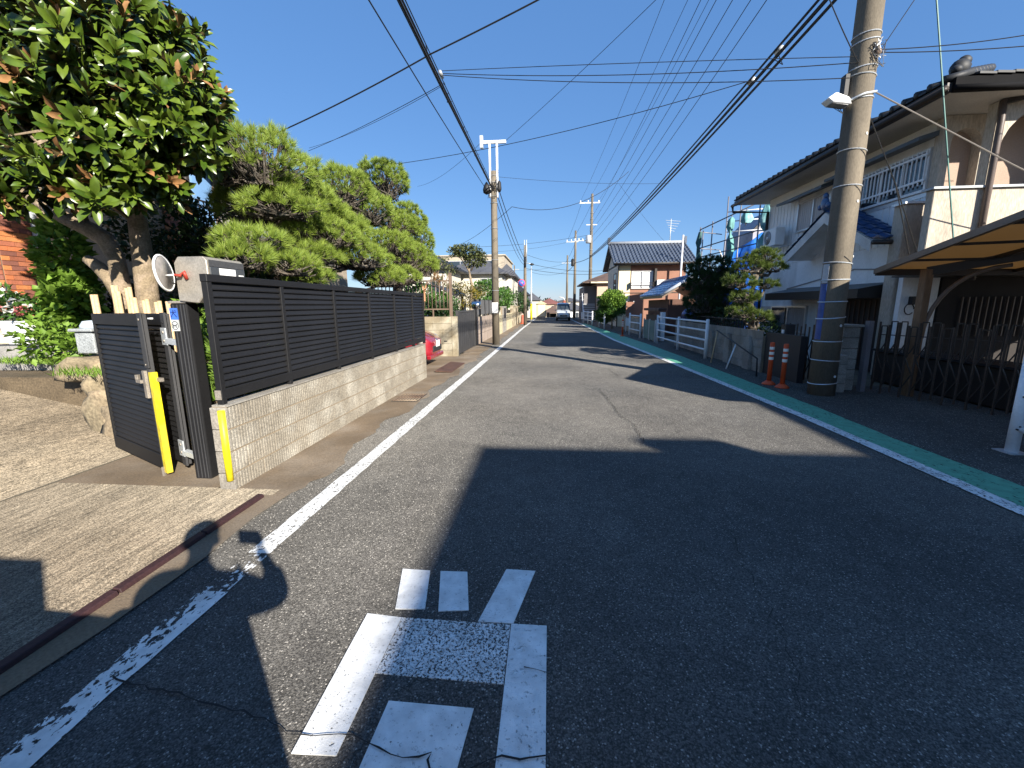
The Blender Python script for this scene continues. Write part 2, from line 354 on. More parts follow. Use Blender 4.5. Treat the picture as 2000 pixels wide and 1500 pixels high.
# the character on the road, read by drivers coming from behind the camera
def mark(name, poly, mat, z=.006):
    MB().prism(poly, .001, z).build(name, mat, kind='structure')
mark('road_letter_stroke', [(-.89, 2.29), (-.81, 1.945), (-.65, 1.955), (-.715, 2.285)], GLYPH)
mark('road_letter_stroke', [(-.65, 2.285), (-.575, 1.945), (-.415, 1.965), (-.485, 2.29)], GLYPH)
mark('road_letter_stroke', [(-.25, 2.335), (-.352, 1.888), (-.17, 1.888), (-.072, 2.33)], GLYPH)
mark('road_letter_stroke', [(-.945, 1.90), (-.922, 1.19), (-.755, 1.195), (-.755, 1.885)], GLYPH)
mark('road_letter_stroke', [(-.752, 1.885), (-.752, 1.545), (-.183, 1.535), (-.183, 1.878)], GLYPH_WORN)
mark('road_letter_stroke', [(-.18, 1.885), (-.175, .95), (.0, .95), (.0, 1.885)], GLYPH)
mark('road_letter_stroke', [(-.645, 1.42), (-.655, 1.10), (-.655, .92), (-.32, .92), (-.315, 1.12), (-.29, 1.415)], GLYPH)
mark('road_letter_stroke', [(-.95, .80), (-.95, .60), (.02, .60), (.02, .80)], GLYPH)
# cracks: thin dark ribbons with a wandering line
def crack(pts, w=.008, j=.02, z=.0135):
    P = []
    for (x0, y0), (x1, y1) in zip(pts, pts[1:]):
        n = max(2, int(math.hypot(x1-x0, y1-y0)/.045))
        for i in range(n): P.append((x0+(x1-x0)*i/n+rnd.uniform(-j, j), y0+(y1-y0)*i/n+rnd.uniform(-j, j)))
    P.append(pts[-1]); vs = []; fs = []
    for i, (x, y) in enumerate(P):
        a = P[max(0, i-1)]; c = P[min(len(P)-1, i+1)]; dx, dy = c[0]-a[0], c[1]-a[1]; L = math.hypot(dx, dy) or 1
        ww = w*rnd.uniform(.35, 1.2)*.5; vs += [(x-dy/L*ww, y+dx/L*ww, z), (x+dy/L*ww, y-dx/L*ww, z)]
    for i in range(len(P)-1):
        if rnd.random() > .04: fs.append((2*i, 2*i+1, 2*i+3, 2*i+2))
    MB().add(vs, fs).build('road_crack', CRACK, kind='structure')
crack([(-1.9, 1.42), (-1.45, 1.36), (-1.15, 1.31), (-.92, 1.245), (-.73, 1.26), (-.6, 1.235), (-.5, 1.2), (-.42, 1.22), (-.4, 1.18), (-.3, 1.165), (-.2, 1.22), (0, 1.25)], .008, .010)
crack([(.96, 8.1), (1.02, 7.0), (1.05, 6.1), (1.15, 5.6), (1.12, 4.9)], .012)
crack([(1.3, 2.9), (1.2, 2.4), (1.15, 1.9), (1.02, 1.5), (1.05, 1.2), (1.0, .9)], .0045, .022)
crack([(1.05, 4.9), (1.5, 3.9), (2.2, 3.2), (3.0, 2.6), (3.3, 2.5)], .0028, .025)
crack([(.6, 14.5), (.9, 13.2), (.95, 12.0), (1.5, 10.5), (1.6, 9.6)], .012)
crack([(-.1, 1.62), (0.0, 1.6)], .006, .004)
crack([(1.2, 21), (1.35, 19.5), (1.3, 18)], .02)

# ---------------------------------------------------------------- shared materials
BLACK_METAL = M('dark_aluminium', (.012, .012, .013), .55, .15, 2, .1, 40, .03, 120, spec=.28)
BLACK_METAL2 = M('dark_aluminium_grey', (.04, .04, .042), .55, .12, 2, .1, 60, .03, 120, spec=.5)
STEEL = M('bracket_steel', (.34, .30, .25), .5, .2, 8, .2, 90, .1, 90, metal=.5)
YELLOW = M('reflective_yellow', (.80, .66, .012), .45, .1, 8, .08, 60, .05, col2=(.55, .42, .03), amt=.3, cs=6)
BLOCK = M('ribbed_block', (.265, .245, .205), .92, .16, 2.2, .35, 75, .6, 110, col2=(.20, .178, .142), amt=.5, cs=3, objr=.05)
BLOCK_GREY = M('grey_block', (.36, .34, .30), .92, .2, 2, .25, 60, .4, 90, col2=(.22, .20, .17), amt=.5, cs=2, objr=.1)
BLOCK_OLD = M('old_block', (.36, .325, .25), .92, .2, 2, .2, 60, .3, 90, col2=(.22, .185, .125), amt=.5, cs=2.2, objr=.1)
MORTAR = M('mortar', (.24, .19, .13), .95, .15, 4, .2, 70, .3)
POLE_C = M('pole_concrete', (.16, .134, .098), .85, .14, 3, .16, 70, .3, 130, col2=(.11, .093, .07), amt=.45, cs=2, stretch=(1, 1, .3))
WHITE_METAL = M('white_pipe', (.78, .79, .80), .4, .08, 3, .05, 40, .03)
DARK_RED = M('rubber_strip', (.035, .014, .015), .7, .2, 6, .2, 60, .2, 60)
WOOD_PALE = M('bamboo_pale', (.52, .37, .21), .6, .15, 6, .15, 50, .1)
BARK = M('bark', (.27, .21, .15), .9, .25, 7, .25, 50, .7, 45, col2=(.20, .155, .10), amt=.5, cs=9)
BARK_DARK = M('pine_bark', (.075, .06, .046), .95, .3, 9, .35, 60, .9, 35, col2=(.13, .115, .095), amt=.35, cs=14)
WHITE_PLASTER = M('white_wall', (.84, .84, .83), .85, .06, 1, .08, 60, .25, 90, col2=(.66, .65, .62), amt=.3, cs=1.6, stretch=(1, 1, .22))
CREAM_STUCCO = M('cream_stucco', (.46, .405, .33), .9, .07, 1.3, .2, 45, .6, 60, col2=(.37, .32, .26), amt=.3, cs=1.6, stretch=(1, 1, .25))
GREY_SIDING = M('pale_siding', (.80, .81, .81), .7, .06, 1.2, .05, 60, .05)
ROOF_DARK = M('dark_tile', (.022, .024, .028), .6, .25, 3, .2, 30, .1)
ROOF_BLUE = M('blue_tile', (.035, .085, .20), .3, .2, 4, .2, 30, .1, spec=.6)
ROOF_GREY = M('grey_slate', (.075, .078, .088), .7, .15, 2, .15, 30, .1)
GLASS = M('window_glass', (.03, .04, .05), .06, .05, 1, 0, 10, 0, spec=.8)
SHUTTER = M('shutter_metal', (.46, .42, .40), .5, .08, 2, .05, 40, .03)
ALU = M('aluminium_frame', (.62, .62, .62), .35, .06, 3, .05, 40, 0, metal=.4)
BROWN_METAL = M('bronze_aluminium', (.16, .115, .085), .45, .12, 3, .1, 40, .03)
BROWN_DARK = M('dark_bronze', (.03, .024, .02), .5, .15, 3, .1, 40, .03)
WIRE = M('cable_black', (.012, .012, .013), .6, .05, 3, 0, 10, 0)
WIRE_TEAL = M('guy_wire_sheath', (.05, .16, .14), .5, .05, 3, 0, 10, 0)
ORANGE = M('bollard_orange', (.62, .085, .022), .5, .12, 6, .08, 60, .05)
REFLECT = M('reflective_white', (.82, .80, .72), .4, .05, 4, .05, 60, 0)
RED_PAINT = M('red_car_paint', (.26, .012, .022), .25, .04, 2, 0, 10, 0, coat=1, spec=.6)
RUBBER = M('tyre', (.02, .02, .02), .85, .1, 8, .1, 40, .05)
CHROME = M('chrome', (.7, .7, .7), .15, .02, 2, 0, 10, 0, metal=1)
LAMP_GLASS = M('headlamp_glass', (.62, .58, .52), .12, .1, 20, .1, 50, 0, spec=.8)
BLUE_SIGN = M('blue_sign', (.05, .14, .52), .45, .06, 4, .05, 40, 0)
WHITE_FLAT = M('white_plate', (.80, .80, .78), .5, .04, 4, .04, 40, 0)
INK = M('black_print', (.02, .02, .022), .6, .05, 4, 0, 10, 0)
RED_FLAT = M('sign_red', (.60, .04, .05), .5, .05, 4, 0, 10, 0)
STONE = M('natural_stone', (.33, .255, .165), .95, .25, 3, .3, 30, .9, 22, col2=(.19, .155, .10), amt=.5, cs=3)
GRANITE = M('granite', (.27, .29, .30), .8, .15, 6, .4, 90, .4, 120)
GALV = M('galvanised', (.55, .58, .60), .45, .1, 4, .08, 40, 0, metal=.5)
PLANTER_W = M('white_plastic', (.74, .75, .76), .5, .06, 3, .05, 40, .05)

# ---------------------------------------------------------------- block wall with louvre fence (left)
wall = thing('block_wall', 'low beige ribbed concrete block wall carrying the black louvre fence along the road', 'wall', (-2.8, 3.3, 0))
WX = -2.76; WY0, WY1 = 3.30, 9.30
MB().box(WX-.14, WX-.012, WY0+.012, WY1-.01, -.02, .757).build('wall_core', MORTAR, wall)
def ribbed(L, h, d=.007, n=11):
    """block with vertical split ribs on its +X face, base at the origin, running along +Y"""
    b = MB(); pr = []
    g = .0014
    for i in range(n):
        y0 = g+(L-2*g)*i/n; y1 = g+(L-2*g)*(i+1)/n; w = y1-y0
        pr += [(d*.25, y0+.0005), (d, y0+w*.22), (d, y0+w*.72), (d*.25, y0+w*.97)]
    z0, z1 = .0075, h-.0075; m = len(pr); vs = [(x, y, z0) for x, y in pr]+[(x, y, z1) for x, y in pr]+[(-.02, g, z0), (-.02, L-g, z0), (-.02, g, z1), (-.02, L-g, z1)]
    fs = [(i, i+1, m+i+1, m+i) for i in range(m-1)]
    fs += [tuple([2*m+2]+list(range(m, 2*m))+[2*m+3]), tuple([2*m]+[2*m+1]+list(range(m-1, -1, -1))), (2*m, 0, m, 2*m+2), (m-1, 2*m+1, 2*m+3, 2*m-1)]
    return b.add(vs, fs)
bm_full = ribbed(.4, .2).mesh('concrete_block', BLOCK); bm_half = ribbed(.2, .2, n=5).mesh('concrete_block', BLOCK)
for c in range(4):
    z = -.043+c*.2; y = WY0
    if c % 2: piece('concrete_block', bm_half, wall, (WX-.012, y, z)); y += .2
    while y < WY1-.05:
        piece('concrete_block', bm_full if y+.4 <= WY1+.01 else bm_half, wall, (WX-.012+rnd.uniform(-.0015, .0015), y, z)); y += .4
for c in range(4):
    z = -.04+c*.2; MB().box(WX-.15, WX-.006, WY0-.006, WY0+.02, max(z, -.02), z+.193).build('end_block', BLOCK_GREY, wall, .004)
MB().box(WX-.145, WX+.001, WY0+.021, WY1, .7575, .772).build('cap', BLOCK_GREY, wall)
g = MB(); g.tube([(WX-.035, WY0-.014, .10), (WX-.035, WY0-.016, .4), (WX-.035, WY0-.014, .735)], .03, 10); g.build('corner_guard', YELLOW, wall)

fence = thing('louvre_fence', 'black aluminium louvre fence standing on the beige block wall', 'fence', (-2.83, 3.3, .77))
FX = -2.83; posts = [3.36, 4.33, 5.43, 6.53, 7.63, 8.66, 9.42]; FZ0, FZ1 = .86, 1.80
slm = {}
for i, y in enumerate(posts):
    MB().box(FX-.03, FX+.024, y-.026, y+.026, .772, FZ1+.012).build('post', BLACK_METAL, fence, .003)
for y0, y1 in zip(posts, posts[1:]):
    L = round(y1-y0-.054, 3)
    if L not in slm:
        # louvre blade: sloping face with a lip
        pr = [(-.012, .0), (.012, .004), (.014, .014), (-.008, .064), (-.016, .064), (-.018, .0)]
        b = MB(); b.extr([(x, 0, z) for x, z in pr], (0, L, 0)); slm[L] = b.mesh('slat', BLACK_METAL)
    n = 15
    for k in range(n): piece('slat', slm[L], fence, (FX, y0+.027, FZ0+.052+k*.0595))
MB().box(FX-.034, FX+.03, posts[0]-.03, posts[-1]+.03, FZ1+.012, FZ1+.075).build('top_rail', BLACK_METAL, fence, .004)
MB().box(FX-.034, FX+.026, posts[0]-.03, posts[-1]+.03, FZ0-.045, FZ0+.045).build('bottom_rail', BLACK_METAL, fence, .004)
MB().box(FX-.036, FX+.02, posts[0]-.034, posts[0]-.0305, FZ0-.043, FZ0+.04).build('end_cap', STEEL, fence)

# dark gate post with the dog sticker
post = thing('gate_post', 'square black aluminium gate post with a blue dog sticker near its top', 'gate post', (-3.27, 3.56, 0))
PX, PY = -3.25, 3.57
MB().box(PX-.080, PX+.080, PY-.065, PY+.065, 0, 1.64).build('shaft', BLACK_METAL, post, .012, seg=2)
for dx in (-.045, -.008, .025, .055):
    MB().box(PX+dx-.004, PX+dx+.004, PY-.0695, PY-.0645, .02, 1.63).build('flute', BLACK_METAL2, post)
MB().box(PX-.088, PX+.088, PY-.078, PY+.078, 1.64, 1.662).build('cap', STEEL, post, .004)
stk = MB().box(PX-.076, PX-.006, PY-.079, PY-.0705, 1.50, 1.60).build('sticker', BLUE_SIGN, post)
MB().box(PX-.076, PX-.006, PY-.079, PY-.0705, 1.40, 1.499).build('sticker', M('sticker_grey', (.42, .44, .44), .5), post)
def strokes(segs, ox, oz, sc, y, w, mat, name, parent):
    b = MB()
    for (x0, z0), (x1, z1) in segs: b.bar((ox+x0*sc, y, oz+z0*sc), (ox+x1*sc, y, oz+z1*sc), w, .002, up=(0, 1, 0))
    return b.build(name, mat, parent)
DOG = [((-.38, .18), (.38, .18)), ((0, .45), (-.02, .05)), ((-.02, .08), (-.36, -.42)), ((.0, .08), (.38, -.42)), ((.2, .42), (.32, .3))]
strokes(DOG, PX-.041, 1.552, .075, PY-.0805, .007, M('dark_blue_print', (.02, .04, .16), .5), 'dog_character', post)
b = MB(); ring = [(PX-.041+.03*math.cos(t*.3142), PY-.0805, 1.449+.036*math.sin(t*.3142)) for t in range(21)]
for p, q in zip(ring, ring[1:]): b.bar(p, q, .004, .002, up=(0, 1, 0))
for (x0, z0), (x1, z1) in [((-.5, .2), (.3, .15)), ((.3, .15), (.6, .5)), ((-.45, .2), (-.5, -.5)), ((.25, .1), (.3, -.5)), ((-.5, .2), (-.75, .45))]:
    b.bar((PX-.041+x0*.03, PY-.0805, 1.445+z0*.03), (PX-.041+x1*.03, PY-.0805, 1.445+z1*.03), .006, .002, up=(0, 1, 0))
b.build('dog_emblem', INK, post)

# folding gate leaves, swung open
def gate_leaf(name_label, p0, p1, yellow):
    g = thing('gate_leaf', name_label, 'gate', (p0[0], p0[1], 0), group='leaves of the folded driveway gate')
    d = Vector((p1[0]-p0[0], p1[1]-p0[1], 0)); L = d.length; d.normalize(); nrm = Vector((d.y, -d.x, 0))  # faces the road side / camera
    if nrm.y > 0: nrm = -nrm
    def pt(u, z, o=0): return Vector((p0[0], p0[1], 0))+d*u+nrm*o+Vector((0, 0, z))
    z0, z1 = .07, 1.55
    for u, w in ((.03, .06), (L-.02, .04)):
        MB().bar(pt(u, z0), pt(u, z1), w, .045, up=nrm).build('stile', BLACK_METAL2 if u < .1 else BLACK_METAL, g, .003)
    MB().bar(pt(.06, z1-.055), pt(L-.04, z1-.055), .04, .11).build('top_rail', BLACK_METAL, g, .003)
    MB().bar(pt(.06, z0+.07), pt(L-.04, z0+.07), .04, .14).build('bottom_rail', BLACK_METAL, g, .003)
    LL = L-.1; pr = [(-.010, .0), (.010, .003), (.011, .012), (-.006, .053), (-.013, .053), (-.015, 0)]
    b = MB(); b.extr([tuple(nrm*x+Vector((0, 0, z))) for x, z in pr], d*LL); me = b.mesh('slat', BLACK_METAL)
    n = 23
    for k in range(n): piece('slat', me, g, pt(.06, z0+.145+k*.0535))
    return g, pt, nrm, d
g1, pt, nrm, d = gate_leaf('open black louvre gate leaf edged with a yellow reflective strip', (-3.655, 3.56), (-4.84, 4.16), True)
b = MB(); b.bar(pt(-.006, 1.02), pt(-.004, .04), .07, .05, up=nrm); b.build('reflective_strip', YELLOW, g1, .004)
MB().bar(pt(.02, .10, .03), pt(.02, -.06, .03), .022).build('drop_bolt', STEEL, g1)
b = MB(); b.bar(pt(.09, 1.03, .03), pt(.09, .77, .03), .06, .03, up=nrm); b.build('latch_plate', STEEL, g1, .003)
MB().bar(pt(.12, .925, .05), pt(.23, .925, .05), .03).build('latch_bar', STEEL, g1, .002); MB().bar(pt(.215, .941, .05), pt(.215, .985, .05), .03).build('latch_knob', STEEL, g1, .002); MB().bar(pt(.04, .95, -.02), pt(-.10, .95, -.03), .035).build('latch_tongue', STEEL, g1, .002)
MB().bar(pt(.02, 1.56, .025), pt(.02, 1.06, .025), .09, .012, up=nrm).build('edge_plate', BLACK_METAL2, g1, .002)
b = MB(); b.disc(pt(.02, 1.50, .034), nrm, .012, .006, 10); b.disc(pt(.02, 1.09, .034), nrm, .008, .006, 10); b.build('rivet', STEEL, g1)
MB().bar(pt(-.03, 1.51, -.03), pt(-.08, 1.51, -.03), .025, .012).build('tag', WHITE_FLAT, g1)
g2, pt, nrm, d = gate_leaf('second black louvre gate leaf folded behind the yellow-edged one', (-3.56, 3.70), (-4.74, 4.32), False)
MB().bar(pt(.0, 1.56, .03), pt(.0, .07, .03), .085, .02, up=nrm).build('edge_plate', BLACK_METAL2, g2, .002)
for z in (1.42, .33):
    MB().bar(pt(.0, z, .043), pt(.0, z-.16, .043), .11, .012, up=nrm).build('hinge_plate', GALV, g2, .002)
    MB().bar(pt(-.03, z-.12, .03), (PX-.09, PY+.02, z-.14), .05, .05).build('hinge_arm', GALV, g2, .002)
    b = MB()
    for dz in (-.04, -.12): b.disc(pt(0, z+dz, .051), nrm, .013, .008, 10)
    b.build('rivet', STEEL, g2)
MB().disc(pt(0, 1.47, .042), nrm, .01, .004, 10).build('bolt_hole', INK, g2)
b = MB()
for k in range(5): b.disc(pt(0, .14+k*.03, .042), nrm, .008, .004, 8)
b.build('bolt_hole', INK, g2)

# steel letterbox behind the fence end, with a round mirror on it
box = thing('letterbox', 'steel letterbox with a dark front and white name plate above the fence end', 'letterbox', (-3.0, 3.6, 1.5))
bx0, bx1, by0, by1 = -3.20, -2.90, 3.47, 3.92
prof = [(bx0, 1.66), (bx0-.0, 1.98), (bx0+.04, 2.03), (bx1-.03, 2.03), (bx1, 2.0), (bx1, 1.86), (bx1-.05, 1.72), (bx1-.12, 1.64)]
MB().extr([(x, by0, z) for x, z in prof], (0, by1-by0, 0)).build('box_body', M('brushed_steel', (.42, .38, .32), .42, .1, 6, .15, 80, .1, metal=.55), box, .006)
MB().box(bx1+.001, bx1+.012, by0+.02, by1-.015, 1.875, 1.945).build('front_flap', M('dark_front', (.05, .055, .06), .4), box, .004)
MB().box(bx1+.001, bx1+.006, by0+.02, by1-.015, 1.95, 2.005).build('recess_shade', M('shadow_steel', (.10, .10, .10), .5, metal=.5), box)  # flat strip with the shade of a recess put into its colour
pl = MB().box(bx1+.0125, bx1+.016, by0+.12, by0+.31, 1.883, 1.94).build('name_plate', WHITE_FLAT, box)
b = MB()
for i in range(4):
    for q in range(5):
        y = by0+.155+i*.035+rnd.uniform(-.008, .008); z = 1.898+rnd.uniform(-.007, .009)
        if q % 2: b.box(bx1+.0162, bx1+.0168, y-.008, y+.008, z-.0012, z+.0012)
        else: b.box(bx1+.0162, bx1+.0168, y-.0012, y+.0012, z-.008, z+.008)
for i in range(9): b.box(bx1+.0162, bx1+.0168, by0+.135+i*.019, by0+.147+i*.019, 1.925, 1.929)
b.build('plate_print', M('grey_print', (.38, .38, .40), .6), box)
MB().box(bx1+.0125, bx1+.015, by0+.35, by0+.41, 1.885, 1.895).build('slot_label', WHITE_FLAT, box)
MB().box(bx0+.17, bx0+.25, by0+.2, by0+.3, .66, 1.64).build('stand', BLACK_METAL, box)
mir = thing('round_mirror', 'small round mirror with a white rim on a red bracket beside the letterbox', 'mirror', (-3.2, 3.45, 1.9))
mc = Vector((-3.235, 3.40, 1.89)); mn = Vector((-.55, -.80, .12)).normalized()
mn = Vector((.94, .34, .10)).normalized()
b = MB(); a = mn.cross(Vector((0, 0, 1))).normalized(); u = a.cross(mn)
b.tube([mc+(a*math.cos(t*math.pi/14)+u*math.sin(t*math.pi/14))*.145 for t in range(29)], .010, 8, cap=False); b.build('rim', WHITE_FLAT, mir)
MB().disc(mc, mn, .142, .012, 24).build('mirror_glass', M('mirror_face', (.26, .24, .22), .4, .25, 5, .1, 30, 0), mir)
b = MB(); b.tube([mc+mn*.01-u*.02, mc+mn*.06-u*.02+Vector((.02, -.01, 0))], .008, 6); b.build('arm', WHITE_FLAT, mir)
b = MB(); b.tube([mc+mn*.06-u*.02+Vector((.02, -.01, 0)), Vector((-3.13, 3.445, 1.87)), Vector((-3.10, 3.45, 1.90)), Vector((-3.09, 3.462, 1.84))], [.010, .016, .019, .014], 8)
b.build('bracket', M('red_bracket', (.30, .035, .02), .5), mir)

# rubber threshold strip and grates on the gutter
st = thing('threshold_strip', 'dark maroon rubber strip laid along the driveway edge', 'threshold strip', (-2.43, 2.2, 0))
y = 3.17
for L in (.62, .62, .62, .62, .62, .62, .62):
    MB().extr([(-2.468, y-L+.006, .012), (-2.40, y-L+.006, .012), (-2.408, y-L+.006, .04), (-2.455, y-L+.006, .045)], (0, L-.012, 0)).build('strip_section', DARK_RED, st, .004); y -= L
gt = thing('drain_grate', 'rusty steel drain grate set in the gutter beside the block wall', 'drain grate', (-2.42, 7.1, 0))
b = MB(); RUST = M('rusty_steel', (.30, .235, .165), .8, .25, 8, .2, 60, .2, col2=(.14, .09, .06))
for k in range(9): b.box(-2.66+k*.05, -2.645+k*.05, 6.85, 7.45, .004, .022)
for k in range(3): b.box(-2.66, -2.245, 6.88+k*.26, 6.90+k*.26, .004, .019)
b.build('grate_bar', RUST, gt, kind='stuff')
MB().box(-2.68, -2.23, 6.82, 7.48, .0065, .009).build('pit', INK, gt)
pp = thing('kerb_plate', 'brown steel ramp plate leaning on the gutter in front of the red car', 'ramp plate', (-2.45, 10.7, 0))
MB().extr([(-2.75, 9.95, .03), (-2.35, 9.95, .012), (-2.35, 9.95, .03), (-2.75, 9.95, .06)], (0, 1.65, 0)).build('plate', M('brown_steel', (.085, .045, .032), .75, .2, 5, .15, 50, .2), pp)
MB().box(-2.70, -2.66, 9.98, 11.55, .007, .03).build('foot', INK, pp)
gt = thing('drain_grate', 'grooved concrete drain cover beside the dark panel gate', 'drain cover', (-2.5, 14.5, 0))
b = MB()
for k in range(7): b.box(-2.72+k*.06, -2.68+k*.06, 13.3, 15.6, .008, .026)
b.build('grate_bar', CONC, gt, kind='stuff')
# ---------------------------------------------------------------- large-leaved evergreen by the gate
LEAF_TOP = leaf_mat('glossy_leaf', (.038, .078, .007), (.115, .165, .018), .33, .25, .5, .10)
LEAF_UNDER = leaf_mat('leaf_underside', (.075, .065, .024), (.12, .08, .03), .7, .2, .3, 0)
LEAF_RUST = leaf_mat('rusty_leaf', (.26, .13, .05), (.34, .19, .08), .6, .25, .3, .15)
def big_leaf(L=1., Wd=.33, lo=.004):
    rows = [(0, 0, .0), (.25, .27, .02), (.55, .48, .02), (.82, .42, -.02), (1, 0, -.10)]
    pts = [(0, 0, 0)]
    for t, w, z in rows[1:4]: pts += [(-w*Wd*L, t*L, z+.075*L), (0, t*L, z), (w*Wd*L, t*L, z+.075*L)]
    pts.append((0, L, rows[4][2]))
    V = np.array(pts); T = [(0, 2, 1), (0, 3, 2), (1, 2, 5), (1, 5, 4), (2, 3, 6), (2, 6, 5), (4, 5, 8), (4, 8, 7), (5, 6, 9), (5, 9, 8), (7, 8, 10), (8, 9, 10)]
    V2 = V-np.array([0, 0, lo]); F = T+[tuple(i+11 for i in reversed(t)) for t in T]
    return np.concatenate([V, V2]), np.array(F)
LV, LF = big_leaf(); LMI = [0]*12+[1]*12
mag = thing('magnolia_tree', 'large evergreen tree with big glossy leaves behind the open gate', 'tree', (-5.0, 5.0, .6))
T1 = [(-5.10, 5.02, .55), (-5.06, 5.0, 1.36), (-5.03, 5.0, 1.7), (-5.01, 5.0, 2.1), (-5.0, 5.0, 2.6), (-4.95, 4.95, 3.2), (-4.85, 4.85, 4.0), (-4.8, 4.8, 4.8)]
T2 = [(-5.36, 4.92, .55), (-5.29, 4.9, 1.36), (-5.25, 4.9, 1.85), (-5.26, 4.9, 2.2), (-5.35, 4.9, 2.42), (-5.52, 4.88, 2.54), (-5.8, 4.85, 2.68), (-6.1, 4.8, 2.9), (-6.5, 4.7, 3.4)]
T3 = [(-5.26, 4.9, 1.68), (-5.38, 4.89, 1.95), (-5.5, 4.89, 2.10), (-5.63, 4.88, 2.20)]
MB().tube(T1, [.15, .125, .12, .115, .10, .08, .06, .04], 12).build('trunk', BARK, mag)
MB().tube(T2, [.125, .10, .092, .09, .10, .095, .08, .06, .035], 12).build('trunk', BARK, mag)
MB().tube(T3, [.085, .075, .075, .055], 10).build('limb_stub', BARK, mag)
blobs = [((-4.4, 4.7, 3.78), (.93, .95, .85)), ((-5.0, 4.7, 4.5), (1.1, 1.0, .95)), ((-5.8, 4.6, 4.15), (1.2, .9, 1.05)), ((-4.85, 4.45, 3.35), (.85, .75, .6)),
         ((-3.88, 4.6, 3.55), (.42, .5, .45)), ((-6.2, 4.5, 3.9), (.8, .7, .8)), ((-6.2, 4.6, 5.0), (1.1, .9, .8)), ((-4.6, 4.5, 2.98), (.6, .55, .3)), ((-5.25, 4.1, 2.80), (.75, .4, .26))]
P, N = blob_points(blobs, 1150, .45)
keep = (P[:, 2] > 2.54)
P = P[keep]; N = N[keep]
P = np.concatenate([P, [[-4.52, 4.05, 2.62], [-4.42, 4.0, 2.66], [-4.5, 4.1, 2.85]]]); N = np.concatenate([N, [[.1, -.6, -.5], [.6, -.5, 0], [-.2, -.5, .6]]])
br = MB()
for i in range(0, len(P), 20):
    s = Vector(T1[4+rnd.randrange(3)]) if P[i][0] > -5.5 else Vector(T2[5+rnd.randrange(3)]); e = Vector(P[i]); mid = s.lerp(e, .5)+Vector((0, 0, -.05+rnd.uniform(-.1, .1)))
    br.tube([s, mid, e], [.03, .02, .007], 5)
br.tube([(-4.85, 4.85, 3.6), (-4.6, 4.35, 3.0), (-4.5, 4.05, 2.64)], [.03, .02, .012], 6)
br.build('branch', BARK, mag)
leaves = []   # (matrix 3x3, pos, length, rust)
for p, n in zip(P, N):
    ax = Vector(n)*.8+Vector((.42+rnd.uniform(-.35, .35), -.55+rnd.uniform(-.35, .35), .22+rnd.uniform(-.2, .3))); ax.normalize()
    a = ax.orthogonal().normalized(); c = ax.cross(a); k = rnd.randint(9, 13); ph = rnd.uniform(0, 6.28); rusty = rnd.random() < .13
    for j in range(k):
        t = ph+j*2.4; op = .30+.95*(j/k)+rnd.uniform(-.28, .28)
        d = (ax*math.cos(op)+(a*math.cos(t)+c*math.sin(t))*math.sin(op)).normalized()
        s = d.cross(ax); s = s.normalized() if s.length > 1e-4 else a
        up = s.cross(d).normalized(); tw = rnd.uniform(-.5, .5); s2 = s*math.cos(tw)+up*math.sin(tw); u2 = s2.cross(d)
        L = rnd.uniform(.13, .23)*(1.15 if op > .7 else .9)
        if op < .75 and rusty and rnd.random() < .8: kind = 1
        else: kind = 0
        pos = Vector(p)-ax*(.02+.13*(j/k)); leaves.append((s2, d, u2, pos, L, kind))
cam_p = Vector((0, 0, 1.6))
def score(q):
    v = q[3]-cam_p; fw = v.y*.98-v.x*.087
    px = (v.x*.996+v.y*.087)/max(fw, .1)
    up = (v.z)/max(fw, .1)
    ins = -1.2 < px < 0 and up < .75
    return (0 if ins else 5)+v.length-.8*q[4]/.15+ (0.6 if q[3].y > 5 else 0)
order = sorted(range(len(leaves)), key=lambda i: score(leaves[i]))
me_leaf = npmesh('leaf', LV, LF, [LEAF_TOP, LEAF_UNDER], LMI, smooth=True); me_rust = npmesh('leaf', LV, LF, [LEAF_RUST, LEAF_UNDER], LMI, smooth=True)
o0 = origin(mag)
for i in order[:295]:
    s, d, u, p, L, k = leaves[i]
    o = link('leaf', me_rust if k else me_leaf, mag); q = p-o0
    o.matrix_local = Matrix(((s.x*L, d.x*L, u.x*L, q.x), (s.y*L, d.y*L, u.y*L, q.y), (s.z*L, d.z*L, u.z*L, q.z), (0, 0, 0, 1)))
Vs = []; Fs = []; mis = []
for n_, i in enumerate(order[295:]):
    s, d, u, p, L, k = leaves[i]
    B = np.array([s, d, u])*L; Vs.append(LV@B+np.array(p)); Fs.append(LF+22*n_); mis += ([2]*12+[1]*12) if k else LMI
link('foliage', npmesh('foliage', np.concatenate(Vs), np.concatenate(Fs), [LEAF_TOP, LEAF_UNDER, LEAF_RUST], mis, org=o0, smooth=True), mag, 'stuff')

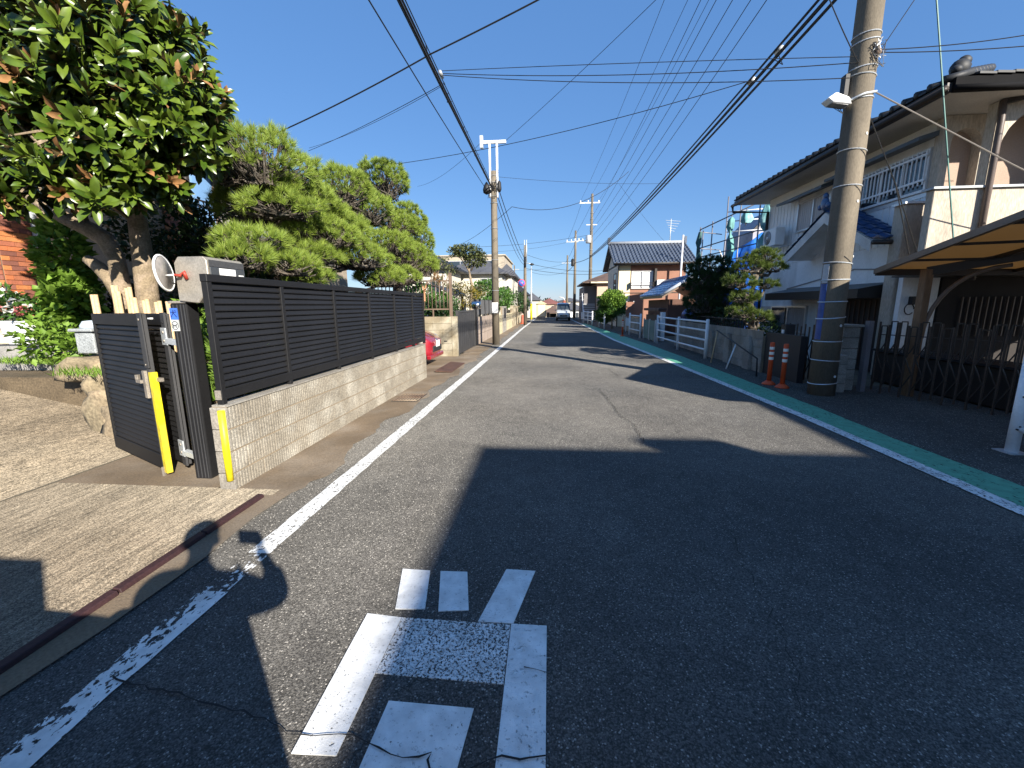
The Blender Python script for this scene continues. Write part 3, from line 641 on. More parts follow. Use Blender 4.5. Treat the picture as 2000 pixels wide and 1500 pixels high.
# ---------------------------------------------------------------- cloud-pruned pines
NEEDLE = leaf_mat('pine_needles', (.14, .225, .034), (.29, .36, .058), .5, .2, .35, .22)
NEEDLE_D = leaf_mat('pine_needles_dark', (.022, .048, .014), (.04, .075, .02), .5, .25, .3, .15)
NEEDLE_B = leaf_mat('pine_needles_brown', (.30, .16, .06), (.36, .22, .09), .7, .2, .2, .1)
def tufts(P, A, n, L, w):
    """bursts of n needles about axis A at each point"""
    m = len(P); A = A/np.linalg.norm(A, axis=1, keepdims=True)
    D = np.repeat(A, n, 0); d = nr.normal(size=(m*n, 3)); d -= D*(d*D).sum(1, keepdims=True); d /= np.linalg.norm(d, axis=1, keepdims=True)
    th = (np.abs(nr.normal(size=(m*n, 1)))*.48+.12).clip(0, 1.5); D = D*np.cos(th)+d*np.sin(th)
    B = np.repeat(P, n, 0)+D*.012; ln = L*(.65+.45*nr.random((m*n, 1)))*np.repeat(.75+.5*nr.random((m, 1)), n, 0)
    T = B+D*ln; T[:, 2] -= (ln[:, 0]*.10); s = np.cross(D, nr.normal(size=D.shape)); s /= np.linalg.norm(s, axis=1, keepdims=True)+1e-9
    V = np.stack([B-s*w*.5, B+s*w*.5, T], 1).reshape(-1, 3); F = np.arange(m*n*3).reshape(-1, 3)
    return V, F
def pine_pad(tree, c, r, n, needle, L=.12, nn=70, w=.0042, under=True):
    c = np.array(c); r = np.array(r); d = nr.normal(size=(n*2, 3)); d /= np.linalg.norm(d, axis=1, keepdims=True); d = d[d[:, 2] > -.38][:n]
    lump = 1+.16*np.sin(d[:, :1]*5+c[1]*5)*np.sin(d[:, 1:2]*6+c[0]*7)
    P = c+d*r*lump*(.82+.2*nr.random((len(d), 1))); A = d/r*r.min()*.8+np.array([0, 0, .55])+nr.normal(size=d.shape)*.2
    V, F = tufts(P, A, nn, L, w); k = len(F)
    link('foliage_pad', npmesh('foliage_pad', V, F, [needle], org=origin(tree)), tree, 'stuff')
    tw = MB()
    for i in range(0, len(P), 2):
        e = Vector(P[i]); s = Vector(c)+Vector((rnd.uniform(-.5, .5)*r[0], rnd.uniform(-.5, .5)*r[1], -r[2]*.75)); tw.tube([s, s.lerp(e, .6)-Vector((0, 0, .02)), e], [.012, .008, .004], 4, cap=False)
    tw.build('twigs', BARK_DARK, tree, kind='stuff')
def pine(label, base, pads, spine, radii, needle, dens=430, L=.118, nn=54, w=.0055, group=None):
    t = thing('pine_tree', label, 'tree', base, group=group)
    MB().tube(spine, radii, 10).build('trunk', BARK_DARK, t)
    for c, r in pads:
        area = r[0]*r[1]*1.0+r[2]*(r[0]+r[1])
        pine_pad(t, c, r, int(max(14, dens*area)), needle, L, nn, w)
        s = min((Vector(q) for q in spine), key=lambda q: (q-Vector(c)).length+abs(q.z-c[2]+.15)); e = Vector(c)-Vector((0, 0, r[2]*.6)); m = s.lerp(e, .5)+Vector((rnd.uniform(-.1, .1), rnd.uniform(-.1, .1), -.06))
        MB().tube([s, m, e], [.05, .038, .02], 7).build('branch', BARK_DARK, t)
    return t
padsL = [((-3.7, 5.5, 3.36), (.64, .72, .38)), ((-3.6, 6.15, 3.12), (.5, .85, .22)), ((-3.5, 4.95, 2.36), (.36, .42, .14)), ((-3.5, 6.6, 2.68), (.48, .85, .25)), ((-3.45, 4.7, 2.14), (.3, .3, .14)),
         ((-3.35, 5.35, 2.12), (.34, .36, .16)), ((-3.45, 7.6, 2.46), (.5, .85, .25)), ((-3.4, 8.5, 2.16), (.45, .65, .22)), ((-3.6, 7.5, 3.55), (.5, .6, .36)), ((-3.4, 5.9, 1.98), (.3, .34, .13)), ((-4.1, 6.2, 3.0), (.6, .8, .3)),
         ((-3.5, 5.6, 2.86), (.45, .55, .16)), ((-3.8, 6.9, 3.1), (.5, .7, .25)), ((-3.6, 7.2, 2.9), (.5, .7, .25)), ((-3.55, 6.2, 2.35), (.4, .7, .18))]
pine('cloud-pruned pine with bright green needle pads leaning over the black fence', (-3.9, 6.4, .6), padsL,
     [(-3.9, 6.4, .55), (-3.85, 6.5, 1.2), (-3.72, 6.7, 1.7), (-3.8, 6.45, 2.2), (-3.9, 6.2, 2.7), (-3.85, 6.0, 3.2), (-3.7, 5.6, 3.35)], [.15, .13, .12, .11, .09, .07, .03], NEEDLE)
padsR = [((-4.0, 10.5, 4.50), (.62, .72, .48)), ((-3.95, 9.2, 3.62), (.6, .75, .38)), ((-4.0, 12.2, 3.95), (.5, .6, .45)), ((-3.95, 13.0, 3.5), (.45, .5, .45)), ((-3.85, 11.3, 2.9), (.55, .7, .42)), ((-3.85, 12.9, 2.75), (.45, .5, .35)), ((-3.7, 10.4, 2.3), (.5, .65, .24)),
         ((-3.6, 9.6, 2.95), (.5, .6, .3)), ((-3.9, 11.2, 3.6), (.55, .6, .35)), ((-3.85, 13.6, 3.0), (.3, .35, .3))]
pine('taller cloud-pruned pine behind the far end of the black fence', (-4.1, 11.0, 0), padsR,
     [(-4.2, 10.9, 0), (-4.15, 11.0, 1.4), (-4.0, 11.3, 2.2), (-4.15, 11.5, 3.0), (-4.05, 11.0, 3.8), (-4.0, 10.6, 4.5)], [.16, .14, .12, .10, .08, .03], NEEDLE, 300, .13, 50, .009)
t = thing('pine_candle', 'brown dry needle tuft at the foot of the taller pine', 'dead needles', (-3.45, 13.2, 2.2))
V, F = tufts(np.array([[-3.45, 13.2, 2.42], [-3.5, 13.0, 2.5], [-3.42, 13.3, 2.32], [-3.55, 13.1, 2.4]]), np.array([[.2, -.3, .5], [.4, -.3, .8], [.1, -.6, .4], [.3, -.4, .6]]), 70, .16, .008)
link('needles', npmesh('needles', V, F, [NEEDLE_B], org=origin(t)), t)
MB().tube([(-3.9, 13.0, 2.2), (-3.6, 13.1, 2.35), (-3.46, 13.2, 2.42)], .012, 5).build('stem', BARK_DARK, t)

# ---------------------------------------------------------------- stones, bamboo, pots, climbers by the gate
def rock(label, c, r, seed, group='stones edging the ramp'):
    bm = bmesh.new(); bmesh.ops.create_icosphere(bm, subdivisions=3, radius=1); rr = random.Random(seed); ph = [rr.uniform(0, 6) for _ in range(6)]
    for v in bm.verts:
        p = v.co; k = 1+.16*math.sin(p.x*3+ph[0])*math.sin(p.y*3+ph[1])+.10*math.sin(p.z*6+ph[2]+p.x*4)+.05*math.sin(p.y*11+ph[3])*math.sin(p.x*9+ph[4])
        p = p*1; q = [max(-.78, min(.78, abs(x)**.8*(1 if x > 0 else -1)+.10*math.sin(5*p.y+ph[5])*math.cos(4*p.x))) for x in p]; v.co = (q[0]*r[0]*k, q[1]*r[1]*k, q[2]*r[2]*k)
    me = bpy.data.meshes.new('rock'); bm.to_mesh(me); bm.free(); me.materials.append(STONE)
    for p in me.polygons: p.use_smooth = True
    o = link('rock', me); o.location = c; o.rotation_euler = (0, 0, rr.uniform(0, 3)); return tag(o, label, 'rock', group)
rock('big rough brown stone at the foot of the ramp behind the gate', (-5.35, 4.66, .30), (.36, .27, .36), 3)
rock('flat-topped stone supporting the granite lantern block', (-5.95, 5.05, .82), (.34, .30, .21), 5)
rock('low broken stone beside the ramp, nearest the gate hinge', (-5.0, 4.55, .2), (.42, .22, .3), 8)
rock('mossy stone between the granite block and the gate', (-5.62, 4.85, .62), (.28, .22, .22), 12)
rock('long stone set against the gate end of the garden bed', (-4.35, 4.52, .26), (.34, .24, .34), 15)
lan = thing('granite_block', 'square grey granite lantern base standing on the stones by the ramp', 'stone lantern', (-5.95, 5.05, 1.04))
MB().box(-6.09, -5.83, 4.95, 5.19, 1.03, 1.31).build('block', GRANITE, lan, .012)
MB().box(-6.13, -5.79, 4.91, 5.23, 1.31, 1.35).build('top_slab', GRANITE, lan, .01)
b = MB(); b.lathe((-5.95, 5.07, 1.352), [(.13, 0), (.12, .04), (.09, .09), (.02, .10)], 12); b.build('bowl', M('bluish_stone', (.40, .46, .52), .5), lan)
bam = thing('bamboo_fence', 'pale cut bamboo stakes tied round the tree trunks behind the gate', 'bamboo fence', (-4.9, 4.6, .6))
for x, y, z in [(-5.20, 4.52, 1.77), (-5.10, 4.68, 1.86), (-4.95, 4.70, 1.84), (-4.92, 4.53, 1.78), (-4.73, 4.53, 1.72), (-4.58, 4.53, 1.70), (-4.43, 4.53, 1.68), (-4.30, 4.54, 1.67)]:
    for dx in (-.02, .02): MB().tube([(x+dx, y, .6), (x+dx-.012, y, z+rnd.uniform(-.012, .012))], .021, 8).build('bamboo_stake', WOOD_PALE, bam)
MB().box(-5.24, -4.26, 4.57, 4.585, 1.35, 1.39).build('tie_rail', WOOD_PALE, bam)

MB().box(-16, -6.75, 5.62, 12.5, .3, 1.06).build('terrace', M('terrace_stone', (.26, .25, .235), .85, .2, 2, .2, 40, .3), kind='structure')
MB().box(-16, -7.6, 6.3, 12.5, 1.06, 1.2).build('terrace', M('terrace_tile', (.36, .27, .2), .7, .15, 2), kind='structure')
tb = thing('planter_table', 'low cream slab behind the white flower pot', 'garden slab', (-8.6, 6.1, 1.06)); MB().box(-9.4, -8.15, 5.95, 6.25, 1.065, 1.3).build('slab', M('cream_slab', (.62, .52, .40), .8), tb, .01)
pot = thing('flower_pot', 'white plastic flower pot on the terrace step', 'flower pot', (-8.02, 5.88, 1.06))
b = MB(); b.add([(-8.19, 5.74, 1.075), (-7.86, 5.74, 1.075), (-7.86, 6.02, 1.075), (-8.19, 6.02, 1.075), (-8.25, 5.70, 1.40), (-7.80, 5.70, 1.40), (-7.80, 6.06, 1.40), (-8.25, 6.06, 1.40)], [(3, 2, 1, 0), (4, 5, 6, 7), (0, 1, 5, 4), (1, 2, 6, 5), (2, 3, 7, 6), (3, 0, 4, 7)]); b.build('pot', PLANTER_W, pot, .015, seg=2)
MB().box(-8.26, -7.79, 5.69, 6.07, 1.401, 1.43).build('rim', PLANTER_W, pot, .01)
MB().box(-8.3, -7.75, 5.68, 6.08, 1.061, 1.075).build('saucer', M('dark_tray', (.03, .035, .04), .6), pot)
LEAF_G = leaf_mat('garden_leaf', (.04, .105, .018), (.085, .175, .03), .45, .25, .4, .2)
LEAF_L = leaf_mat('bright_leaf', (.12, .22, .025), (.20, .32, .05), .5, .2, .35, .3)
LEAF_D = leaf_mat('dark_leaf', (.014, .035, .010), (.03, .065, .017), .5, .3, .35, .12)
LEAF_O = leaf_mat('golden_leaf', (.20, .17, .025), (.27, .20, .03), .6, .25, .3, .2)
LEAF_R = leaf_mat('red_leaf', (.24, .05, .03), (.20, .09, .03), .6, .25, .3, .2)
PETAL_W = leaf_mat('white_petal', (.75, .75, .70), (.8, .78, .74), .6, .05, .3, .3); PETAL_P = leaf_mat('pink_petal', (.72, .16, .17), (.78, .34, .32), .6, .08, .3, .3)
fl = thing('flowering_plant', 'white and pink flowering plant spilling over the white pot', 'plant', (-8.02, 5.88, 1.4))
foliage('foliage', LEAF_G, fl, [((-8.25, 5.9, 1.62), (.5, .3, .22)), ((-8.7, 5.95, 1.68), (.45, .3, .25)), ((-7.85, 5.85, 1.55), (.25, .2, .14))], 900, .09, .55, .4)
foliage('white_flower', PETAL_W, fl, [((-8.4, 5.8, 1.72), (.6, .25, .16)), ((-8.1, 5.72, 1.6), (.3, .12, .1))], 60, .10, .8, .8, kind='stuff')
for (x, y, z) in [(-8.12, 5.62, 1.60), (-7.78, 5.68, 1.58), (-8.5, 5.6, 1.6)]: foliage('pink_flower', PETAL_P, fl, [((x, y, z), (.05, .04, .05))], 22, .06, .9, .3)
MB().tube([(-8.02, 5.88, 1.38), (-8.1, 5.88, 1.6)], .02, 6).build('stem', BARK, fl)
cl = thing('climbing_plant', 'tall bright green leafy climber in front of the brick porch', 'plant', (-7.7, 6.2, .7))
foliage('foliage', LEAF_L, cl, [((-7.50, 6.15, 2.3), (.34, .3, .62)), ((-7.4, 6.1, 1.75), (.38, .3, .5)), ((-7.6, 6.1, 1.35), (.33, .3, .35))], 1900, .13, .8, .55)
MB().tube([(-7.7, 6.2, .65), (-7.72, 6.2, 1.6), (-7.7, 6.18, 2.8)], [.03, .025, .012], 6).build('stem', BARK, cl)
sb = thing('shrub', 'bright low leafy shrub between the climber and the granite block', 'shrub', (-7.1, 5.75, .7))
foliage('foliage', LEAF_L, sb, [((-7.2, 5.5, 1.15), (.5, .3, .3)), ((-6.7, 5.55, 1.05), (.4, .3, .25))], 700, .09, .7, .4); MB().tube([(-7.1, 5.6, .65), (-7.1, 5.6, 1.0)], .02, 5).build('stem', BARK, sb)
sb = thing('shrub', 'yellow-green shrub glimpsed between the gate leaf and the gate post', 'shrub', (-4.0, 4.75, .6))
foliage('foliage', LEAF_L, sb, [((-3.9, 4.75, 1.05), (.35, .3, .5)), ((-3.45, 4.3, 1.1), (.25, .25, .5)), ((-4.15, 4.8, 1.55), (.25, .2, .2))], 900, .12, .4, .5); MB().tube([(-3.9, 4.7, .6), (-3.9, 4.7, 1.0)], .02, 5).build('stem', BARK, sb)
sb = thing('shrub', 'spiky pale grass plant filling the gap between the gate post and the fence', 'shrub', (-3.2, 4.1, .6))
V, F = tufts(np.array([[-3.42+.045*i, 3.95+.1*(i % 3), .66+.15*(i % 4)] for i in range(9)]), np.array([[rnd.uniform(-.5, .0), -.3, 1] for i in range(9)]), 60, .30, .012)
link('foliage', npmesh('foliage', V, F, [LEAF_L], org=origin(sb)), sb); MB().tube([(-3.2, 4.1, .6), (-3.2, 4.1, .8)], .03, 5).build('stem', BARK, sb)
hd = thing('hedge', 'dark clipped hedge in shade behind the letterbox', 'hedge', (-5.4, 6.9, .7))
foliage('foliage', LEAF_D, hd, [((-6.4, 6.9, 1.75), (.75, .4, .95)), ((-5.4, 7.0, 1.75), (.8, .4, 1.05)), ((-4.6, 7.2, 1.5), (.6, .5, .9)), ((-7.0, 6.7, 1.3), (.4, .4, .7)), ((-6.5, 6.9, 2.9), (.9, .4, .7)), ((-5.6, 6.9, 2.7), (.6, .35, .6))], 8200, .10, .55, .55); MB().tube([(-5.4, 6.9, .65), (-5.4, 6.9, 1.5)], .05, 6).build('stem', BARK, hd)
gs = nr.random((420, 3))*np.array([1.0, .55, 0])+np.array([-5.95, 4.45, .80]); V, F = leaf_quads(gs, np.stack([nr.normal(size=420)*.4, nr.normal(size=420)*.4, np.ones(420)], 1), .05+.1*nr.random(420), np.full(420, .008))
tag(link('grass', npmesh('grass', V, F, [LEAF_L])), 'tufts of grass growing between the stones by the gate', 'grass', kind='stuff')
gs = nr.random((500, 3))*np.array([1.6, .4, 0])+np.array([-8.0, 5.3, .82]); V, F = leaf_quads(gs, np.stack([nr.normal(size=500)*.5, nr.normal(size=500)*.5, np.ones(500)], 1), .06+.1*nr.random(500), np.full(500, .012))
tag(link('grass', npmesh('grass', V, F, [LEAF_L])), 'grass along the foot of the terrace step', 'grass', kind='stuff')

# ---------------------------------------------------------------- brick-tiled house on the left
def window(h, face, a, u0, u1, z0, z1, frame=ALU, pane=GLASS, mull=1, fw=.05, depth=.05, label=None):
    """window on an axis-aligned wall: face '-y','+x','-x' at coordinate a, from u0 to u1"""
    sgn = -1 if face[0] == '-' else 1; o0, o1 = a+sgn*.004, a+sgn*depth
    def bx(mb, p0, p1, q0, q1, t0, t1):
        return mb.box(p0, p1, t0, t1, q0, q1) if face[1] == 'y' else mb.box(t0, t1, p0, p1, q0, q1)
    b = MB(); bx(b, u0, u1, z0, z0+fw, o0, o1); bx(b, u0, u1, z1-fw, z1, o0, o1); bx(b, u0, u0+fw, z0+fw, z1-fw, o0, o1); bx(b, u1-fw, u1, z0+fw, z1-fw, o0, o1)
    for k in range(mull):
        u = u0+(u1-u0)*(k+1)/(mull+1); bx(b, u-fw*.5, u+fw*.5, z0+fw, z1-fw, o0, o1-sgn*.008)
    f = b.build('window', frame, h)
    for k in range(mull+1):
        p0 = u0+(u1-u0)*k/(mull+1)+fw; p1 = u0+(u1-u0)*(k+1)/(mull+1)-fw; c = MB(); bx(c, p0-.02, p1+.02, z0+fw-.01, z1-fw+.01, o0+sgn*.004, o0+sgn*.018); c.build('pane', pane, f)
    return f
hl = thing('brick_house', 'two-storey house clad in orange-brown brick tiles behind the big-leaved tree', 'house', (-9.5, 7.5, 0))
MB().box(-14, -9.512, 6.812, 12, .9, 6.0).build('wall', MORTAR, hl); MB().box(-9.5, -6.912, 7.412, 7.95, .6, 5.7).build('wall', MORTAR, hl)
bricks = [M('brick_%d' % i, c, .8, .12, 5, .15, 50, .2, objr=.22) for i, c in enumerate([(.40, .125, .05), (.30, .10, .055), (.22, .085, .06), (.46, .17, .06), (.34, .12, .06)])]
def brick_face(x0, x1, a, z0, z1, axis, L=.227, h=.083, maxn=150):
    mes = [MB().box(.004, L-.004, -.014, .006, .004, h-.004).mesh('brick', m) if axis == 'y' else MB().box(-.006, .014, .004, L-.004, .004, h-.004).mesh('brick', m) for m in bricks]
    n = 0; z = z0; r = 0
    while z < z1:
        u = x0-(L*.5 if r % 2 else 0)
        while u < x1-.02:
            if u >= x0-.001:
                piece('brick', rnd.choice(mes), hl, (u, a, z) if axis == 'y' else (a, u, z), scale=(min(1, (x1-u)/L), 1, 1) if axis == 'y' else (1, min(1, (x1-u)/L), 1)); n += 1
            elif u+L > x0:
                f = (u+L-x0)/L; piece('brick', rnd.choice(mes), hl, (x0, a, z) if axis == 'y' else (a, x0, z), scale=(f, 1, 1) if axis == 'y' else (1, f, 1)); n += 1
            u += L
        z += h; r += 1
    return n
brick_face(-10.6, -9.5, 6.8, 1.2, 3.75, 'y'); brick_face(6.82, 7.4, -9.5, 1.2, 3.6, 'x'); brick_face(7.42, 7.9, -6.9, 2.0, 3.6, 'x')
MB().tube([(-6.86, 7.98, .8), (-6.86, 7.98, 5.4)], .045, 8).build('downpipe', BROWN_DARK, hl)
MB().tube([(-9.42, 7.36, 1.1), (-9.42, 7.36, 4.5)], .05, 8).build('downpipe', GRANITE, hl)
MB().extr([(-14.5, 6.2, 6.2), (-6.25, 6.2, 5.72), (-6.25, 6.2, 5.86), (-10.2, 6.2, 8.2), (-14.5, 6.2, 6.4)], (0, 1.9, 0)).build('roof', ROOF_DARK, hl)
MB().box(-6.30, -6.2, 6.1, 8.14, 5.70, 5.85).build('gutter', BROWN_DARK, hl)
wg = thing('house_wing', 'grey lower house wing with a dark tiled skirt roof and bronze window screens', 'house', (-8, 11, 0))
MB().box(-13, -7.22, 8.31, 15, .3, 4.6).build('wall', M('wing_wall', (.30, .25, .19), .9), wg)
for y in (9.05, 10.3, 11.5, 12.7): MB().box(-7.219, -7.13, y-.045, y+.045, 3.28, 4.5).build('mullion', BROWN_METAL, wg)
screen = M('window_screen', (.27, .25, .23), .8, .08, 2, .1, 80, .05); skyp = M('sky_glass', (.16, .30, .52), .1, .1, 2, 0, 10, 0, spec=.9)
for y0, y1, m in ((8.5, 9.0, skyp), (9.1, 10.25, screen), (10.35, 11.45, M('smoky_glass', (.20, .21, .23), .2)), (11.55, 12.65, screen)): MB().box(-7.219, -7.17, y0, y1, 3.3, 4.45).build('pane', m, wg)
MB().box(-7.219, -7.1, 8.4, 13, 4.5, 4.62).build('window_head', BROWN_DARK, wg)
b = MB()
for k in range(30): b.box(-7.06, -7.045, 8.45+k*.12, 8.46+k*.12, 3.32, 3.72)
b.box(-7.065, -7.04, 8.4, 12.7, 3.72, 3.75); b.build('balustrade', BROWN_DARK, wg)
# skirt roof, tile courses stepped
for k in range(6):
    xa = -7.2+.16*k; za = 3.26-.095*k
    n = 12
    for j in range(n):
        MB().box(xa, xa+.19, 8.32+j*.36, 8.32+j*.36+.352, za-.045+rnd.uniform(-.004, .004), za+rnd.uniform(-.006, .006)).build('roof_tile', M('weathered_tile', (.085, .078, .075), .75, .3, 5, .25, 40, .3, objr=.2), wg)
MB().box(-7.2, -6.27, 8.3, 12.7, 2.62, 2.68).build('eave_board', BROWN_DARK, wg)
MB().box(-7.5, -6.2, 8.2, 15.2, 4.63, 4.75).build('roof', ROOF_DARK, wg)
# ---------------------------------------------------------------- vehicles
def loft(st, pts):
    """st: list of (y, [ (x,z) half section from bottom centre to roof centre ]) -> closed mirrored body"""
    b = MB(); b.smooth = True; n = len(st[0][1]); vs = []; fs = []
    for y, sec in st:
        for x, z in sec: vs.append((x, y, z))
        for x, z in reversed(sec[1:-1]): vs.append((-x, y, z))
    m = 2*n-2
    for i in range(len(st)-1):
        for k in range(m): fs.append((i*m+k, (i+1)*m+k, (i+1)*m+(k+1) % m, i*m+(k+1) % m))
    fs.append(tuple(range(m))); fs.append(tuple((len(st)-1)*m+k for k in range(m-1, -1, -1)))
    return b.add(vs, fs)
def make_car(name, label, cat, paint, kind, loc, rz, group=None):
    """car along +Y (nose at +Y), origin on the ground under its nose"""
    t = thing(name, label, cat, (0, 0, 0), group=group)
    if kind == 'hatch':   L, Wd, hb, hr = 3.9, 1.69, .98, 1.50; top = [(0, .62, .66), (-.10, .76, .76), (-.45, .90, .92), (-.95, .98, 1.0), (-1.0, 1.0, 1.02), (-1.75, 1.0, 1.46), (-2.3, 1.0, 1.50), (-3.2, 1.0, 1.45), (-3.7, .98, 1.05), (-3.85, .9, .8), (-3.9, .8, .6)]
    else:                 L, Wd, hb, hr = 3.4, 1.475, 1.0, 1.85; top = [(0, .86, .62), (-.05, .93, .86), (-.28, .96, 1.0), (-.62, .98, 1.06), (-.66, .98, 1.08), (-1.02, .97, 1.70), (-1.4, .97, 1.82), (-3.0, .97, 1.84), (-3.3, .95, 1.7), (-3.37, .94, 1.0), (-3.4, .92, .6)]
    w = Wd/2; st = []
    for y, ws, zt in top:
        zb = .24 if -L+.1 < y < -.05 else .34; belt = min(hb, zt-.02); cab = zt > hb+.12
        f = .80 if kind == 'hatch' else .9
        st.append((y, [(0, zb), (w*ws*.92, zb), (w*ws, zb+.14), (w*ws, (zb+belt)*.55), (w*ws*.985, belt), (w*ws*(f+.02) if cab else w*ws*.9, zt-.07 if cab else zt-.015), (w*ws*(f-.12) if cab else w*ws*.7, zt), (0, zt+.015)]))
    o = loft(st, None).build('body', paint, t); s = o.modifiers.new('sub', 'SUBSURF'); s.levels = s.render_levels = 2
    if kind == 'hatch':
        ws_ = [(-1.02, 1.03, .74), (-1.72, 1.455, .63)]; hl_ = (-.26, .72, .64); gr_ = (-.01, .50, .42)
    else:
        ws_ = [(-.67, 1.10, .66), (-1.0, 1.68, .60)]; hl_ = (-.07, .78, .56); gr_ = (.0, .55, .36)
    (y0, z0, a0), (y1, z1, a1) = ws_
    MB().extr([(-a0, y0, z0), (a0, y0, z0), (a1, y1, z1), (-a1, y1, z1)], (0, .012, .012)).build('windscreen', GLASS, t)
    for sx in (-1, 1):
        y, z, x = hl_
        b = MB(); b.sph((sx*x, y-.02, z), (.17, .13, .10) if kind == 'hatch' else (.13, .06, .13), 12, 8); b.build('headlight', LAMP_GLASS, t)
        f = .815 if kind == 'hatch' else .915; za = hb+.03; zt = hr-.14
        MB().add([(sx*w*.99, -1.35, za), (sx*w*.99, -L+.75, za), (sx*w*(f+.03), -L+.9, zt), (sx*w*(f+.03), -1.8 if kind == 'hatch' else -1.45, zt)], [(0, 1, 2, 3) if sx > 0 else (3, 2, 1, 0)]).build('side_window', GLASS, t)
        b = MB(); b.sph((sx*(w+.08), -1.15, hb+.08), (.09, .05, .065), 8, 6); b.build('wing_mirror', paint, t)
        for yy in (-.72, -L+.72):
            wh = MB(); wh.tube([(sx*(w-.17), yy, .29), (sx*(w-.02), yy, .29)], .29, 18); q = wh.build('wheel', RUBBER, t)
            MB().tube([(sx*(w-.018), yy, .29), (sx*(w-.008), yy, .29)], .19, 14).build('rim', GALV, q)
    y, z, x = gr_
    MB().box(-x, x, y-.08, y+.012, z-.10, z+.05).build('grille', INK, t, .01)
    MB().box(-.165, .165, y+.0125, y+.025, z+.02, z+.185).build('licence_plate', WHITE_FLAT, t)
    MB().box(-w*.8, w*.8, y-.12, y-.005, .22, .33).build('lower_bumper', INK if kind != 'hatch' else paint, t, .02)
    if kind == 'hatch':
        b = MB(); b.sph((0, -.035, .69), (.06, .03, .04), 10, 6); b.build('badge', CHROME, t)
        MB().bar((-.4, -.06, .675), (.4, -.06, .675), .05, .03).build('upper_grille', INK, t)
    t.location = loc; t.rotation_euler = (0, 0, rz)
    return t
make_car('parked_car', 'red hatchback with its nose showing between the fence end and the block wall', 'car', RED_PAINT, 'hatch', (-3.02, 11.28, .01), R(-90))
VANP = M('silver_van_paint', (.50, .53, .56), .3, .04, 2, 0, 10, 0, coat=.6, metal=.3)
make_car('moving_van', 'small silver van driving towards us at the far end of the road', 'van', VANP, 'van', (1.45, 44.0, 0), R(180))
make_car('parked_van', 'white kei van parked behind the photographer at the driveway edge', 'van', M('white_van_paint', (.7, .7, .7), .3, .03, 2, 0, 10, 0, coat=.5), 'van', (-1.62, .46, 0), 0)

# ---------------------------------------------------------------- left side farther down the road
def block_run(t, ax, a0, a1, b, z0, z1, mat, L=.4, h=.2, th=.12, face=1, core=MORTAR):
    """rows of separate blocks along axis ax ('x' or 'y') between a0 and a1 on the plane b; face = outward side"""
    i0, i1 = b, b-face*(th-.02)
    (MB().box(a0, a1, i0-face*.008, i1, z0, z1-.004) if ax == 'x' else MB().box(i0-face*.008, i1, a0, a1, z0, z1-.004)).build('wall_core', core, t)
    me = (MB().box(.004, L-.004, -.01, .006, .004, h-.004) if ax == 'x' else MB().box(-.01, .006, .004, L-.004, .004, h-.004)).mesh('concrete_block', mat)
    r = 0; z = z0
    while z < z1-.05:
        u = a0-(L/2 if r % 2 else 0)
        while u < a1-.03:
            s = max(u, a0); e = min(u+L, a1); k = (e-s)/L
            if k > .05: piece('concrete_block', me, t, (s, b, z) if ax == 'x' else (b, s, z), scale=(k, 1, 1) if ax == 'x' else (1, k, 1))
            u += L
        z += h; r += 1
cw = thing('cross_wall', 'old cream block wall at right angles to the road beside the red car', 'wall', (-3.5, 13.4, 0))
block_run(cw, 'x', -6.2, -2.93, 13.38, -.02, 1.25, BLOCK_OLD, .62, .215, .14, -1)
MB().box(-3.10, -2.925, 13.36, 13.52, -.02, 1.27).build('end_pier', BLOCK_OLD, cw, .006)
MB().box(-3.36, -3.26, 13.362, 13.366, .47, .50).build('vent_hole', INK, cw)
bf = thing('bar_fence', 'brown vertical bar fence on top of the old cream wall', 'fence', (-3.6, 13.45, 1.27))
for k in range(20): MB().tube([(-5.6+k*.125, 13.45, 1.50), (-5.6+k*.125, 13.45, 2.35 if k % 3 else 2.6)], .016, 6).build('bar', BROWN_METAL, bf)
for z in (1.50, 2.38): MB().box(-5.62, -3.15, 13.435, 13.465, z-.02, z+.02).build('rail', BROWN_METAL, bf)
for x in (-5.0, -3.7): MB().box(x-.02, x+.02, 13.43, 13.47, 1.25, 1.5).build('foot', BROWN_METAL, bf)
MB().box(-3.16, -3.07, 13.40, 13.49, 1.25, 2.62).build('corner_post', BROWN_METAL, bf)
b = MB(); b.bar((-3.95, 13.42, 1.75), (-3.95, 13.42, 2.05), .04); b.bar((-3.95, 13.42, 2.05), (-4.05, 13.42, 2.35), .04); b.bar((-3.95, 13.42, 2.05), (-3.85, 13.42, 2.35), .04); b.build('ornament', M('copper_wood', (.42, .22, .12), .6), bf)
pg = thing('panel_gate', 'plain dark grey sliding panel gate beyond the cream wall', 'gate', (-2.95, 15.2, 0))
MB().box(-2.99, -2.95, 13.6, 16.75, .03, 1.38).build('panel', BLACK_METAL2, pg, .006)
MB().box(-3.0, -2.935, 13.58, 16.77, 1.38, 1.44).build('top_rail', BLACK_METAL2, pg)
for y in (13.6, 16.7): MB().box(-3.005, -2.925, y-.03, y+.04, 0, 1.46).build('stile', BLACK_METAL2, pg)
for k in range(1, 9): MB().box(-2.949, -2.945, 13.6+k*.35-.004, 13.6+k*.35+.004, .05, 1.36).build('seam', INK, pg)
bx = thing('roadside_letterbox', 'round-topped chrome letterbox at the far end of the dark gate', 'letterbox', (-2.95, 16.95, 0))
b = MB(); b.tube([(-3.08, 17.0, 1.62), (-2.74, 17.0, 1.62)], .15, 14); b.build('drum', CHROME, bx); MB().box(-3.0, -2.90, 16.95, 17.05, 0, 1.5).build('stand', BLACK_METAL, bx)
PINKP = M('pinkish_panel', (.34, .275, .23), .85, .14, 1.5, .12, 40, .2, col2=(.25, .20, .16), amt=.4, cs=1.5, objr=.06)
